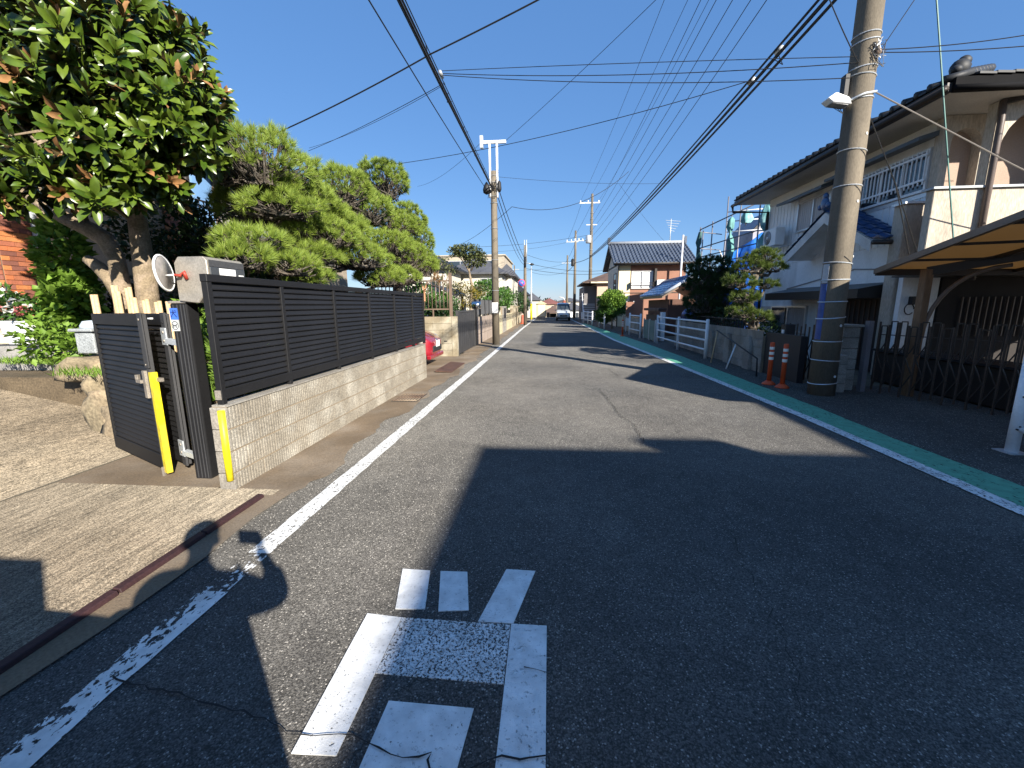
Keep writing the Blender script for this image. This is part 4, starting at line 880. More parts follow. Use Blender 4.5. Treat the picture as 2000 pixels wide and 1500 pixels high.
pw = thing('panel_wall', 'pinkish concrete panel wall with dark joints between the gate and the near pole', 'wall', (-2.98, 19.5, 0))
MB().box(-3.12, -3.0, 17.15, 22.6, -.1, 1.12).build('wall_core', MORTAR, pw)
for k in range(6):
    for z0, z1 in ((-.08, .40), (.415, 1.13)): MB().box(-3.02, -2.965, 17.17+k*.91, 17.17+k*.91+.88, z0, z1).build('panel', PINKP, pw, .006)
sf = thing('sheet_fence', 'dark grey sheet fence standing on the pinkish panel wall', 'fence', (-3.03, 19.5, 1.13))
for k in range(4): MB().box(-3.05, -3.02, 17.25+k*1.36, 17.25+k*1.36+1.31, 1.22, 1.86).build('sheet', M('grey_sheet', (.10, .10, .10), .6), sf)
for k in range(5): MB().box(-3.06, -2.99, 17.2+k*1.36-.03, 17.2+k*1.36+.03, 1.125, 1.9).build('post', BLACK_METAL, sf)
CREAMP = M('cream_panel', (.46, .40, .26), .85, .08, 1.5, .08, 40, .1)
for i, (y0, y1, h, m, nm, lb) in enumerate([(23.6, 25.0, .95, CREAMP, 'low_wall', 'short cream wall panel just past the near left pole'), (25.1, 27.4, 1.55, BLOCK_GREY, 'low_wall', 'grey block wall with a dark window grille past the near left pole'), (27.5, 31.5, 1.0, CREAMP, 'low_wall', 'long yellowish cream wall further along the left side'), (31.6, 35, 1.35, BLOCK_OLD, 'low_wall', 'beige pillar wall beside the no-parking sign pole'), (36, 42, 1.3, BLOCK_OLD, 'low_wall', 'distant beige wall near the yellow guard pole')]):
    t = thing(nm, lb, 'wall', (-2.85, y0, 0)); block_run(t, 'y', y0, y1, -2.75, -.1, h-.05, m, .8 if i != 1 else .4, .3 if i != 1 else .2, .14, 1)
    MB().box(-2.91, -2.73, y0, y1, h-.048, h).build('cap', m, t, .005)
    if i == 1: MB().box(-2.742, -2.725, 25.9, 26.9, .85, 1.45).build('grille', INK, t)
    if i in (3, 4):
        for k in range(4): MB().box(-2.93, -2.70, y0+.3+k*(y1-y0)/4, y0+.65+k*(y1-y0)/4, -.1, h+.25).build('pillar', BLOCK_OLD, t, .01)
cn = thing('guard_sleeve', 'orange plastic guard standing by the wall near the yellow pole', 'guard', (-2.3, 37.5, 0)); MB().lathe((-2.3, 37.5, 0), [(.22, 0), (.2, .1), (.14, .75), (.05, .8)], 10).build('shell', M('faded_orange', (.36, .10, .06), .6), cn); MB().lathe((-2.3, 37.5, .005), [(.3, 0), (.28, .04)], 10).build('base', ORANGE, cn)
# shrubs and garden trees behind those walls
def shrub(label, mat, blobs, n, L, base, asp=.55, name='shrub', cat='shrub', trunk=None, tm=BARK, group=None, up=.5):
    t = thing(name, label, cat, base, group=group); foliage('foliage', mat, t, blobs, n, L, asp, .5, up)
    c = blobs[0][0]
    for q in (trunk or [[base, (c[0], c[1], c[2])]]):
        k = len(q); MB().tube(q, [max(.015, .07*(1-.75*i/max(1, k-1))) if not isinstance(base[2], str) else .05 for i in range(k)], 7).build('trunk' if name.endswith('tree') else 'stem', tm, t)
    return t
shrub('leafy mixed hedge behind the sheet fence and brown bar fence', LEAF_G, [((-4.9, 15.6, 1.7), (.9, 1, .65)), ((-4.2, 16.6, 1.6), (.7, .9, .5)), ((-4.6, 14.6, 1.8), (.6, .6, .5))], 2600, .11, (-4.7, 15.6, 0), .6, 'hedge', 'hedge')
shrub('rounded golden-brown clipped shrub behind the sheet fence', LEAF_O, [((-4.05, 19.6, 2.0), (.95, .9, .62))], 3200, .08, (-4.05, 19.6, 0), .35)
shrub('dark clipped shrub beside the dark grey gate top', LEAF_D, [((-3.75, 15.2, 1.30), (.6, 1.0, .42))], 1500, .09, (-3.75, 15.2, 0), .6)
shrub('green bushes crowding over the wall past the near left pole', LEAF_G, [((-3.8, 25.5, 2.3), (.9, 1.6, .7)), ((-3.4, 29, 2.0), (.8, 2, .7)), ((-3.6, 33, 2.1), (.9, 2.2, .8))], 3600, .17, (-3.8, 27, 0), .6, 'hedge', 'hedge')
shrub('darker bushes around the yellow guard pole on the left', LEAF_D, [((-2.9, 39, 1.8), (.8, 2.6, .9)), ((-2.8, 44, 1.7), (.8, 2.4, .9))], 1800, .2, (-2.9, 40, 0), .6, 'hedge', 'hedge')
shrub('small red-leaved tree near the no-parking sign', LEAF_R, [((-4.4, 40, 2.9), (.9, 1.0, .55))], 500, .2, (-4.4, 40, 0), .6, 'red_tree', 'tree')
def sparse_tree(label, base, limbs, mat, L, n):
    t = thing('garden_tree', label, 'tree', base)
    for q, r in limbs: MB().tube(q, [r*(1-.7*i/(len(q)-1)) for i in range(len(q))], 7).build('trunk' if q[0][2] < .5 else 'limb', BARK, t)
    bl = [(q[-1], (.42, .42, .26)) for q, r in limbs if len(q) > 2 or r < .05]
    foliage('crown', mat, t, bl, n, L, .6, .2, .3); return t
LEAF_OL = leaf_mat('olive_leaf', (.065, .085, .028), (.12, .13, .045), .55, .25, .35, .15)
tr = sparse_tree('tall cloud-pruned garden tree with a bare grey trunk in front of the white house', (-4.1, 22.5, 0), [([(-4.1, 22.5, 0), (-4.15, 22.5, 1.6), (-4.05, 22.5, 2.6), (-4.2, 22.5, 3.4), (-4.1, 22.5, 4.3)], .11), ([(-4.1, 22.5, 2.2), (-3.8, 22.4, 2.55), (-3.5, 22.3, 2.4)], .045), ([(-4.15, 22.5, 3.3), (-4.5, 22.4, 3.9), (-4.9, 22.4, 4.35)], .045), ([(-4.1, 22.5, 3.4), (-3.8, 22.5, 3.9), (-3.55, 22.5, 4.1)], .045)], LEAF_OL, .12, 500)
foliage('crown', LEAF_OL, tr, [((-4.2, 22.5, 4.35), (.75, .6, .35)), ((-3.85, 22.5, 3.9), (.6, .5, .35)), ((-4.75, 22.5, 4.4), (.4, .4, .25))], 1500, .13, .55, .3, .3)
sparse_tree('thin bare-limbed garden tree behind the brown bar fence', (-4.9, 18.5, 0), [([(-4.75, 18.5, 0), (-4.7, 18.5, 1.9), (-4.75, 18.5, 2.6)], .06), ([(-4.72, 18.5, 2.2), (-4.95, 18.5, 2.8), (-5.1, 18.4, 3.3)], .04), ([(-4.72, 18.5, 2.3), (-4.45, 18.5, 2.7), (-4.3, 18.5, 3.1)], .035), ([(-4.9, 18.5, 2.7), (-4.75, 18.4, 3.1), (-4.6, 18.4, 3.4)], .03), ([(-4.95, 18.5, 2.8), (-5.3, 18.5, 3.0), (-5.5, 18.5, 3.35)], .03), ([(-4.7, 18.5, 1.7), (-4.3, 18.5, 2.1), (-4.1, 18.5, 2.3)], .03)], LEAF_OL, .10, 620)

# ---------------------------------------------------------------- houses down the left side
def hip_roof(h, x0, x1, y0, y1, ze, zr, mat, over=.5, gable=None, th=.12, name='roof'):
    x0 -= over; x1 += over; y0 -= over; y1 += over; w = min(x1-x0, y1-y0)/2
    if (x1-x0) >= (y1-y0): a = (x0+(0 if gable else w), (y0+y1)/2, zr); c = (x1-(0 if gable else w), (y0+y1)/2, zr)
    else: a = ((x0+x1)/2, y0+(0 if gable else w), zr); c = ((x0+x1)/2, y1-(0 if gable else w), zr)
    B = [(x0, y0, ze), (x1, y0, ze), (x1, y1, ze), (x0, y1, ze)]; D = [(x, y, z-th) for x, y, z in B]
    f = [(0, 1, 5, 4), (1, 2, 5), (2, 3, 4, 5), (3, 0, 4)] if (x1-x0) >= (y1-y0) else [(0, 1, 4), (1, 2, 5, 4), (2, 3, 5), (3, 0, 4, 5)]
    f += [(9, 8, 7, 6), (6, 7, 1, 0), (7, 8, 2, 1), (8, 9, 3, 2), (9, 6, 0, 3)]
    return MB().add(B+[a, c]+D, f).build(name, mat, h)
def far_house(label, x0, x1, y0, y1, zb, ze, zr, wm, rm, wins=(), over=.45, gable=False, group=None, name='house', cat='house'):
    h = thing(name, label, cat, ((x0+x1)/2, y0, zb), group=group)
    if gable:
        lx = (x1-x0) >= (y1-y0); m = MB(); m.box(x0, x1, y0, y1, zb, ze)
        if lx:
            for x in (x0, x1): m.add([(x, y0, ze), (x, y1, ze), (x, (y0+y1)/2, zr-.15)], [(0, 1, 2)])
        else:
            for y in (y0, y1): m.add([(x0, y, ze), (x1, y, ze), ((x0+x1)/2, y, zr-.15)], [(0, 1, 2)])
        m.build('wall', wm, h)
    else: MB().box(x0, x1, y0, y1, zb, ze).build('wall', wm, h)
    hip_roof(h, x0, x1, y0, y1, ze+.002, zr, rm, over, gable)
    for wd in wins: window(h, *wd)
    return h
WALL_W = M('white_render', (.52, .49, .42), .9, .05, 1, .05, 40, .1); WALL_C = M('cream_render', (.48, .40, .30), .9, .05, 1, .05, 40, .1); WALL_P = M('pink_render', (.55, .42, .36), .9, .05, 1, .05, 40, .1)
ROOF_BR = M('brown_tile', (.11, .072, .055), .7, .15, 2, .2, 20, .1); ROOF_RD = M('red_brown_tile', (.17, .07, .06), .7, .15, 2, .2, 20, .1)
far_house('cream-white two-storey house with a grey slate hip roof behind the left pole', -7.6, -3.5, 32, 38, 0, 4.0, 5.4, WALL_W, ROOF_GREY, [('-y', 32, -5.1, -4.1, 2.9, 3.6), ('-y', 32, -7.0, -6.2, 1.2, 2.0), ('+x', -3.5, 33, 34, 2.7, 3.6), ('+x', -3.5, 36, 37, 2.7, 3.6)])
far_house('flat beige apartment block rising behind the slate-roofed white house', -12.5, -4.8, 46, 56, 0, 6.9, 7.1, M('beige_render', (.36, .31, .24), .9), M('flat_roof', (.42, .37, .29), .9), [('-y', 46, -10.8, -8.2, 4.8, 6.3), ('-y', 46, -7.6, -5.6, 4.8, 6.3)], over=.15)
far_house('small dark-eaved house with white walls behind the pines', -9.6, -6.4, 27, 31, 0, 4.0, 5.1, WALL_W, ROOF_DARK, [('-y', 27, -7.6, -6.8, 2.3, 3.3)], gable=True)
far_house('white house with a steep dark roof just right of the left pole', -3.9, -3.0, 34.5, 41, 0, 4.0, 4.9, WALL_W, ROOF_GREY, [('-y', 34.5, -3.7, -3.2, 2.5, 3.2)], over=.3)
far_house('low white house with dark tiles beyond the green screen', -5.2, -2.9, 50, 57, -.5, 2.9, 4.4, WALL_P, ROOF_DARK, [('-y', 50, -4.0, -3.4, 1.5, 2.4)])
gs_ = thing('green_screen', 'pale green sheet screen between the left pole and the dark-roofed house', 'screen', (-3.6, 41, 0)); MB().box(-4.3, -3.1, 41.8, 41.9, 0, 3.3).build('sheet', M('green_sheet', (.30, .52, .42), .6), gs_)
for x in (-4.3, -3.7, -3.1): MB().box(x-.04, x+.04, 41.75, 41.797, 0, 3.35).build('post', GALV, gs_)
cp = thing('arched_carport', 'dark arched carport roof behind the brown bar fence', 'carport', (-4.6, 16, 0))
b = MB(); n = 10
for i in range(n):
    t0, t1 = math.pi*(.5-.5*i/n), math.pi*(.5-.5*(i+1)/n); p = lambda t: (-6.2+2.1*math.cos(t), 2.05+.55*math.sin(t))
    (xa, za), (xb, zb) = p(t0), p(t1); b.add([(xa, 17.2, za), (xb, 17.2, zb), (xb, 21, zb), (xa, 21, za)], [(0, 1, 2, 3)])
o = b.build('roof_sheet', M('smoked_sheet', (.03, .035, .045), .3, spec=.7), cp); o.modifiers.new('thick', 'SOLIDIFY').thickness = .02
for y in (17.2, 18.4, 19.6, 21): MB().tube([(-6.2+2.1*math.cos(math.pi*(.5-.05*i)), y, 2.03+.55*math.sin(math.pi*(.5-.05*i))) for i in range(11)], .035, 6).build('rib', BROWN_DARK, cp)
for y in (17.4, 20.8): MB().box(-4.3, -4.2, y-.05, y+.05, 0, 2.1).build('post', BROWN_DARK, cp)
sh = thing('garden_shed', 'cream metal storage shed at the far left end of the road', 'shed', (-.95, 52, 0))
MB().box(-1.62, -.38, 52, 54, .22, 1.75).build('wall', CREAMP, sh); MB().add([(-1.75, 51.85, 1.75), (-.25, 51.85, 1.75), (-1.0, 51.85, 2.12), (-1.75, 54.1, 1.75), (-.25, 54.1, 1.75), (-1.0, 54.1, 2.12)], [(0, 1, 2), (3, 5, 4), (0, 2, 5, 3), (2, 1, 4, 5), (1, 0, 3, 4)]).build('roof', CREAMP, sh)
MB().box(-1.35, -.5, 51.975, 51.999, .3, 1.68).build('door', M('cream_door', (.66, .60, .42), .7), sh); MB().box(-1.55, -.45, 51.98, 53.9, 0, .22).build('base', BLOCK_GREY, sh)
for i, (lb, a) in enumerate([
    ('distant white house with a pale roof left of centre', (-4.6, -1.8, 78, 84, -3, 2.6, 3.9, WALL_W, ROOF_GREY)),
    ('distant cream house with a dark red roof at the end of the road', (-1.9, 1.9, 86, 92, -3.2, 1.9, 3.0, WALL_C, ROOF_RD)),
    ('long distant cream row house behind the van', (1.9, 6.6, 90, 97, -3.2, 2.4, 3.1, WALL_W, ROOF_GREY)),
    ('distant house with a low brown tiled roof in front of the cream row', (-.6, 2.6, 70, 75, -3, .55, 1.65, WALL_C, ROOF_BR)),
    ('distant grey house with a carport beside the van', (2.0, 5.2, 66, 72, -3, .9, 2.0, GREY_SIDING, ROOF_GREY)),
    ('pale house far off to the left behind the shed', (-9.5, -5.4, 84, 90, -3, 3.2, 4.3, WALL_P, ROOF_BR)),
    ('far house with grey roof at the right of the road end', (6.4, 11, 80, 86, -3, 1.6, 2.9, WALL_P, ROOF_GREY)),
    ('dark-roofed distant house left of the sign pole', (-14, -9.8, 80, 88, -3, 3.0, 4.4, WALL_C, ROOF_DARK))]):
    x0, x1, y0 = a[0], a[1], a[2]; n = max(1, int((x1-x0)/1.6)); z1 = a[5]-.4
    far_house(lb, *a, wins=[('-y', y0, x0+.4+k*(x1-x0)/n, x0+1.2+k*(x1-x0)/n, z1-.9, z1) for k in range(n)], over=.35, group='houses beyond the end of the road')
hz = thing('far_hedge', 'dark hedge of trees along the horizon beyond the road end', 'trees', (0, 130, -3.2))
foliage('foliage', LEAF_D, hz, [((-60+i*9.5, 130+rnd.uniform(-8, 8), -1.2), (7, 4, 3.2+rnd.random()*1.5)) for i in range(14)], 4200, .9, .7, .6, .5); hz['kind'] = 'stuff'
cg = thing('low_carport', 'low open garage with a dark interior beside the shed at the road end', 'garage', (.3, 60, 0))
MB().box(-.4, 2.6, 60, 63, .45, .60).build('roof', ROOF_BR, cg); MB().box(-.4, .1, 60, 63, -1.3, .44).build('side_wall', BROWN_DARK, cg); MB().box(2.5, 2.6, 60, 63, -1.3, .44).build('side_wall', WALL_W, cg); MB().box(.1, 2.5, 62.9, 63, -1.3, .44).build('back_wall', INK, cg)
# ---------------------------------------------------------------- white two-storey house on the right
hr = thing('white_house', 'white two-storey house with blue-black tiled hip roof behind the big right pole', 'house', (10, 13, 0))
HX, HY0, HY1 = 7.6, 9.72, 16.2
MB().box(HX, 14, HY0, HY1, 0, 5.30).build('wall', WHITE_PLASTER, hr)
# vertical siding boards of the upper floor, each lapped
sid = GREY_SIDING; me = MB().extr([(-.022, .002, 0), (-.012, .194, 0), (-.0, .194, 0), (-.0, .002, 0)], (0, 0, 1)).mesh('siding_board', sid)
for k in range(33):
    y = HY0+.02+k*.196
    for z0, z1 in ((2.86, 3.72), (3.72, 4.86)):
        if z0 > 3 and (9.75 < y < 12.35 or 12.75 < y < 14.4): continue
        piece('siding_board', me, hr, (HX-.002, y, z0), scale=(1, 1, z1-z0-.006))
MB().box(HX-.03, HX-.001, HY0, HY1, 4.862, 5.085).build('frieze', M('frieze_white', (.76, .74, .69), .85, .05, 2), hr)
# roof
RX0, RX1, RY0, RY1, RZ = 6.68, 15.2, 8.5, 16.85, 5.12
MB().add([(RX0, RY0, RZ+.12), (RX1, RY0, RZ+.12), (RX1, RY1, RZ+.12), (RX0, RY1, RZ+.12), (RX0+4.17, RY0+4.17, 7.1), (RX1-4.17, RY0+4.18, 7.1)], [(0, 1, 5, 4), (1, 2, 5), (2, 3, 4, 5), (3, 0, 4), (3, 2, 1, 0)]).build('roof', ROOF_DARK, hr)
MB().box(RX0+.03, RX1-.03, RY0+.03, RY1-.03, RZ-.03, RZ+.0).build('soffit', M('soffit_board', (.50, .47, .42), .8, .06, 2), hr)
b = MB(); b.box(RX0-.05, RX0+.03, RY0, RY1, RZ-.05, RZ+.10); b.build('fascia', BROWN_DARK, hr)
b = MB(); b.box(RX0+.03, RX1, RY0-.06, RY0+.03, RZ-.05, RZ+.16); b.build('fascia', M('fascia_black', (.006, .006, .007), .8, spec=.1), hr)
b = MB(); b.tube([(RX0-.08, RY0-.02, RZ+.0), (RX0-.08, RY1+.1, RZ-.03)], .055, 8); b.build('gutter', BROWN_DARK, hr)
b = MB(); b.tube([(RX0, RY0-.10, RZ-.02), (RX0+1.2, RY0-.10, RZ-.03)], .045, 8); b.build('gutter', MATS['fascia_black'], hr)
tl = MB(); tl.tube([(0, 0, 0), (.42, 0, .10)], .062, 8); tl.box(0, .30, .06, .22, -.045, -.012); me = tl.mesh('eave_tile', ROOF_DARK)
for k in range(30): piece('eave_tile', me, hr, (RX0-.08, RY0+.05+k*.278, RZ+.165))
me = MB().extr([(0, 0, 0), (.26, 0, -.015), (.26, 0, -.05), (0, 0, -.035)], (0, .5, .12)).mesh('eave_tile', ROOF_DARK)
for k in range(24): piece('eave_tile', me, hr, (RX0+.35+k*.27, RY0-.09, RZ+.215))
for k in range(9): MB().tube([(RX0+.28+k*.4, RY0+.28+k*.4, RZ+.30+k*.19), (RX0+.66+k*.4, RY0+.66+k*.4, RZ+.49+k*.19)], .10, 8).build('hip_tile', ROOF_DARK, hr)
b = MB(); b.sph((RX0+.30, RY0+.25, RZ+.42), (.15, .12, .14), 10, 8); b.sph((RX0+.42, RY0+.33, RZ+.56), (.10, .09, .09), 10, 8); b.sph((RX0+.18, RY0+.16, RZ+.36), (.09, .08, .07), 8, 6); b.sph((RX0+.53, RY0+.40, RZ+.52), (.06, .06, .06), 8, 6); b.build('ridge_end_tile', ROOF_DARK, hr)
MB().tube([(RX0-.08, RY1+.05, RZ-.05), (RX0-.06, RY1+.02, RZ-.25), (HX-.08, HY1-.02, RZ-.42), (HX-.08, HY1-.02, .1)], .045, 8).build('downpipe', BROWN_DARK, hr)
# upper windows
window(hr, '-x', HX-.024, 9.78, 12.30, 3.80, 4.62, WHITE_METAL, GLASS, 3, .05, .06)
b = MB()
for z in (4.02, 4.50): b.box(HX-.15, HX-.12, 9.76, 11.62, z-.02, z+.02)
b.build('grille_rail', WHITE_METAL, hr)
for k in range(17): MB().box(HX-.145, HX-.125, 9.78+k*.112, 9.80+k*.112, 3.93, 4.58).build('grille_bar', WHITE_METAL, hr)
MB().box(HX-.035, HX-.024, 9.7, 12.5, 3.70, 3.79).build('sill_trim', ALU, hr)
MB().extr([(HX-.02, 9.62, 4.80), (HX-.46, 9.62, 4.70), (HX-.46, 9.62, 4.77), (HX-.02, 9.62, 4.90)], (0, 2.9, 0)).build('window_hood', M('hood_metal', (.08, .10, .12), .5), hr)
window(hr, '-x', HX-.024, 12.80, 14.35, 3.72, 4.60, ALU, SHUTTER, 1, .05, .06)
for k in range(14): MB().box(HX-.052, HX-.045, 12.88+k*.104, 12.90+k*.104, 3.78, 4.54).build('shutter_rib', SHUTTER, hr)
MB().extr([(HX-.02, 12.62, 4.72), (HX-.46, 12.62, 4.60), (HX-.46, 12.62, 4.67), (HX-.02, 12.62, 4.84)], (0, 2.25, 0)).build('window_hood', MATS['hood_metal'], hr)
# small blue tiled gable over the entrance
BX = 6.85; by, bz, ly, lz, ry_, rz2 = 11.75, 3.82, 13.5, 2.92, 10.05, 2.92
for s, (ey, ez) in ((1, (ly, lz)), (-1, (ry_, rz2))):
    MB().extr([(BX, by, bz), (BX, ey, ez), (BX, ey, ez-.10), (BX, by, bz-.12)], (HX-BX, 0, 0)).build('porch_roof', WHITE_PLASTER, hr)
    MB().extr([(BX-.03, by, bz-.01), (BX-.03, ey, ez-.01), (BX-.03, ey, ez-.24), (BX-.03, by, bz-.26)], (.028, 0, 0)).build('barge_board', M('barge_white', (.60, .58, .55), .8), hr)
    for r in range(7):
        t0, t1 = r/7, (r+1)/7+.03
        y0, z0 = by+(ey-by)*t0, bz+(ez-bz)*t0; y1, z1 = by+(ey-by)*min(t1, 1.02), bz+(ez-bz)*min(t1, 1.02)
        for c in range(3):
            x0 = BX-.05+c*.27; n = Vector((0, (ez-bz)*-1*s, abs(ey-by))).normalized(); q = lambda x, y, z, h: (x, y+n.y*h*1, z+n.z*h)
            pr = [(0, .03), (.06, .07), (.12, .075), (.18, .05), (.26, .035)]
            vs = [q(x0+u, y0, z0, h) for u, h in pr]+[q(x0+u, y1, z1, h+.03) for u, h in pr]+[q(x0+u, y1, z1, h-.01) for u, h in pr]
            MB().add(vs, [(i, i+1, 6+i, 5+i) for i in range(4)]+[(5+i, 6+i, 11+i, 10+i) for i in range(4)]).build('roof_tile', ROOF_BLUE, hr)
MB().tube([(BX-.06, by, bz+.10), (HX-.03, by, bz+.10)], .085, 8).build('ridge_tile', ROOF_BLUE, hr)
b = MB(); b.sph((BX-.06, by, bz+.20), (.07, .14, .16), 10, 8); b.sph((BX-.06, by, bz+.37), (.06, .08, .09), 8, 6); b.sph((BX-.07, by+.16, bz+.14), (.05, .09, .07), 8, 6); b.sph((BX-.07, by-.16, bz+.14), (.05, .09, .07), 8, 6); b.build('ridge_end_tile', ROOF_BLUE, hr)
MB().tube([(BX-.03, ry_-.06, rz2-.06), (HX, ry_-.06, rz2-.06)], .05, 8).build('gutter', BROWN_DARK, hr)
MB().tube([(HX-.12, ry_-.06, rz2-.1), (HX-.12, ry_-.06, .1)], .04, 8).build('downpipe', M('navy_pipe', (.03, .04, .09), .5), hr)
for y0, z0, y1, z1 in ((11.6, 2.42, 14.6, 2.05), (11.6, 2.42, 10.1, 2.30)): MB().bar((HX-.012, y0, z0), (HX-.012, y1, z1), .024, .03).build('wall_trim', M('trim_grey', (.25, .25, .25), .7), hr)
# entrance hood, door, ground-floor window
MB().extr([(HX, 10.2, 2.05), (6.8, 10.2, 1.90), (6.8, 10.2, 1.70), (HX, 10.2, 1.70)], (0, 4.1, 0)).build('entrance_hood', BROWN_DARK, hr)
MB().add([(HX, 10.2, 2.055), (6.8, 10.2, 1.905), (6.8, 14.3, 1.905), (HX, 14.3, 2.055)], [(0, 1, 2, 3)]).build('hood_top', M('hood_grey', (.16, .16, .155), .7), hr)
dr = MB().box(HX-.03, HX-.003, 10.45, 12.2, 0, 1.699).build('door', M('dark_door', (.035, .025, .02), .6), hr)
for k in range(10): MB().box(HX-.055, HX-.031, 10.5+k*.17, 10.53+k*.17, .1, 1.65).build('lattice', M('lattice_brown', (.09, .055, .04), .6), dr)
window(hr, '-x', HX, 13.35, 15.35, .70, 1.52, ALU, SHUTTER, 1, .05, .07)
MB().box(HX-.075, HX-.07, 14.45, 15.28, .76, 1.47).build('pane', GLASS, hr)
for k in range(9): MB().box(HX-.034, HX-.026, 13.42+k*.1, 13.44+k*.1, .76, 1.46).build('shutter_rib', SHUTTER, hr)
for k in range(7): MB().box(HX-.02, HX-.002, 15.45+k*.1, 15.53+k*.1, .68, 1.5).build('slat', SHUTTER, hr)
# balcony block
MB().box(7.2, 7.58, 9.75, 10.06, 0, 3.56).build('pier', CREAM_STUCCO, hr, .01); MB().box(7.14, 7.58, 9.70, 10.06, 3.562, 3.60).build('pier_cap', ALU, hr)
MB().box(7.05, 12.5, 8.95, 9.12, 2.45, 3.64).build('parapet', CREAM_STUCCO, hr, .01)
MB().box(7.0, 12.5, 8.9, 9.17, 3.641, 3.68).build('coping', M('coping_metal', (.35, .38, .40), .5), hr)
MB().box(7.62, 12.5, 9.121, 9.71, 2.40, 2.449).build('balcony_floor', MATS['hood_metal'], hr)
def arch_wall(x0, x1, a0, a1, y0, y1, zb, zs, zt, mat):
    """wall x0..x1 with an arched opening a0..a1 springing at zs"""
    r = (a1-a0)/2; c = (a0+a1)/2; n = 12; arc = [(c-r*math.cos(math.pi*i/n), zs+r*.95*math.sin(math.pi*i/n)) for i in range(n+1)]
    b = MB(); b.box(x0, a0, y0, y1, zb, zt); b.box(a1, x1, y0, y1, zb, zt)
    for (xa, za), (xb, zb_) in zip(arc, arc[1:]): b.extr([(xa, y0, za), (xb, y0, zb_), (xb, y0, zt), (xa, y0, zt)], (0, y1-y0, 0))
    return b.build('arch_wall', mat, hr)
arch_wall(7.5, 8.3, 7.64, 8.18, 9.5, 9.70, 3.65, 4.60, 5.08, CREAM_STUCCO)
arch_wall(7.88, 11.6, 8.02, 9.6, 8.96, 9.14, 3.685, 4.26, 5.08, CREAM_STUCCO)
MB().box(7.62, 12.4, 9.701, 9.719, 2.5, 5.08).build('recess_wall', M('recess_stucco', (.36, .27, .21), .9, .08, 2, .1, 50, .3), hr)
MB().tube([(7.90, 8.90, RZ-.05), (7.90, 8.88, 4.7), (7.90, 8.88, 2.0)], .05, 8).build('downpipe', M('pipe_brown', (.11, .085, .075), .5), hr)
MB().bar((7.90, 8.90, RZ-.08), (8.6, 8.7, RZ+.02), .08).build('gutter_elbow', BROWN_DARK, hr)
for x0, x1 in ((8.3, 9.3),): window(hr, '-y', 9.7, x0, x1, .9, 1.7, BROWN_METAL, GLASS, 0)
# air conditioner standing on a wall bracket
def aircon(label, loc, rz=0, fan=(-1, 0, 0)):
    t = thing('air_conditioner', label, 'air conditioner', loc, group=None); x, y, z = loc
    if fan[0]: MB().box(x-.14, x+.14, y-.39, y+.39, z, z+.54).build('case', WHITE_FLAT, t, .015); fc = (x-.145, y+.10, z+.27); n = (-1, 0, 0)
    else: MB().box(x-.39, x+.39, y-.14, y+.14, z, z+.54).build('case', WHITE_FLAT, t, .015); fc = (x+.08, y-.145, z+.27); n = (0, -1, 0)
    f = MB().disc(fc, n, .215, .012, 20).build('fan_grille', M('fan_grey', (.22, .22, .22), .6), t)
    c = Vector(fc)+Vector(n)*.01; MB().disc(c, n, .05, .01, 12).build('hub', WHITE_FLAT, f)
    b = MB()
    for q in (.10, .15, .19):
        a = Vector(n).orthogonal().normalized(); u = a.cross(Vector(n)); b.tube([c+(a*math.cos(i*math.pi/10)+u*math.sin(i*math.pi/10))*q for i in range(21)], .006, 4, cap=False)
    b.build('guard_ring', ALU, f)
    for d in (-.25, .25): (MB().box(x-.2, x+.45, y+d-.02, y+d+.02, z-.04, z-.005) if fan[0] else MB().box(x+d-.02, x+d+.02, y-.2, y+.3, z-.04, z-.005)).build('bracket', GALV, t)
aircon('white air conditioner mounted on the upper wall of the white house, above the small pine', (7.22, 15.0, 3.42))

# ---------------------------------------------------------------- amber carport
cpt = thing('carport', 'brown framed carport with amber translucent roof panels in front of the white house', 'carport', (6.4, 7, 0))
A0, A1, B0, B1 = Vector((5.82, 8.35, 2.18)), Vector((11.4, 8.35, 2.12)), Vector((5.25, 4.9, 2.70)), Vector((11.4, 2.2, 2.78))
def q2(u, v): return (A0.lerp(A1, u)).lerp(B0.lerp(B1, u), v)
AMBER = bpy.data.materials.new('amber_sheet'); AMBER.use_nodes = True; n_ = AMBER.node_tree.nodes; MATS['amber_sheet'] = AMBER
tr_ = n_.new('ShaderNodeBsdfTranslucent'); tr_.inputs[0].default_value = (.44, .32, .18, 1); ms_ = n_.new('ShaderNodeMixShader'); ms_.inputs[0].default_value = .55
n_['Principled BSDF'].inputs['Base Color'].default_value = (.26, .19, .11, 1); n_['Principled BSDF'].inputs['Roughness'].default_value = .4
AMBER.node_tree.links.new(n_['Principled BSDF'].outputs[0], ms_.inputs[1]); AMBER.node_tree.links.new(tr_.outputs[0], ms_.inputs[2]); AMBER.node_tree.links.new(ms_.outputs[0], n_['Material Output'].inputs[0])
NV, NU = 4, 5
for j in range(NV):
    for i in range(NU):
        c = [q2(i/NU, j/NV), q2((i+.9995)/NU, j/NV), q2((i+.9995)/NU, (j+.9995)/NV), q2(i/NU, (j+.9995)/NV)]
        MB().extr(c, (0, 0, .006)).build('roof_panel', AMBER, cpt)
MB().extr([(5.24, 4.9, 2.70), (6.55, 2.75, 2.74), (11.4, 1.6, 2.78), (11.4, 2.19, 2.78)], (0, 0, .006)).build('roof_panel', AMBER, cpt)  # unseen extra panel added to stretch the carport's shadow over the road
dn = Vector((0, 0, .035))
for i in range(NU+1):
    MB().bar(q2(i/NU, 0)-dn, q2(i/NU, 1)-dn, .05 if i else .06, .05 if i else .09).build('rafter', BROWN_METAL if i == 0 else BROWN_DARK, cpt)
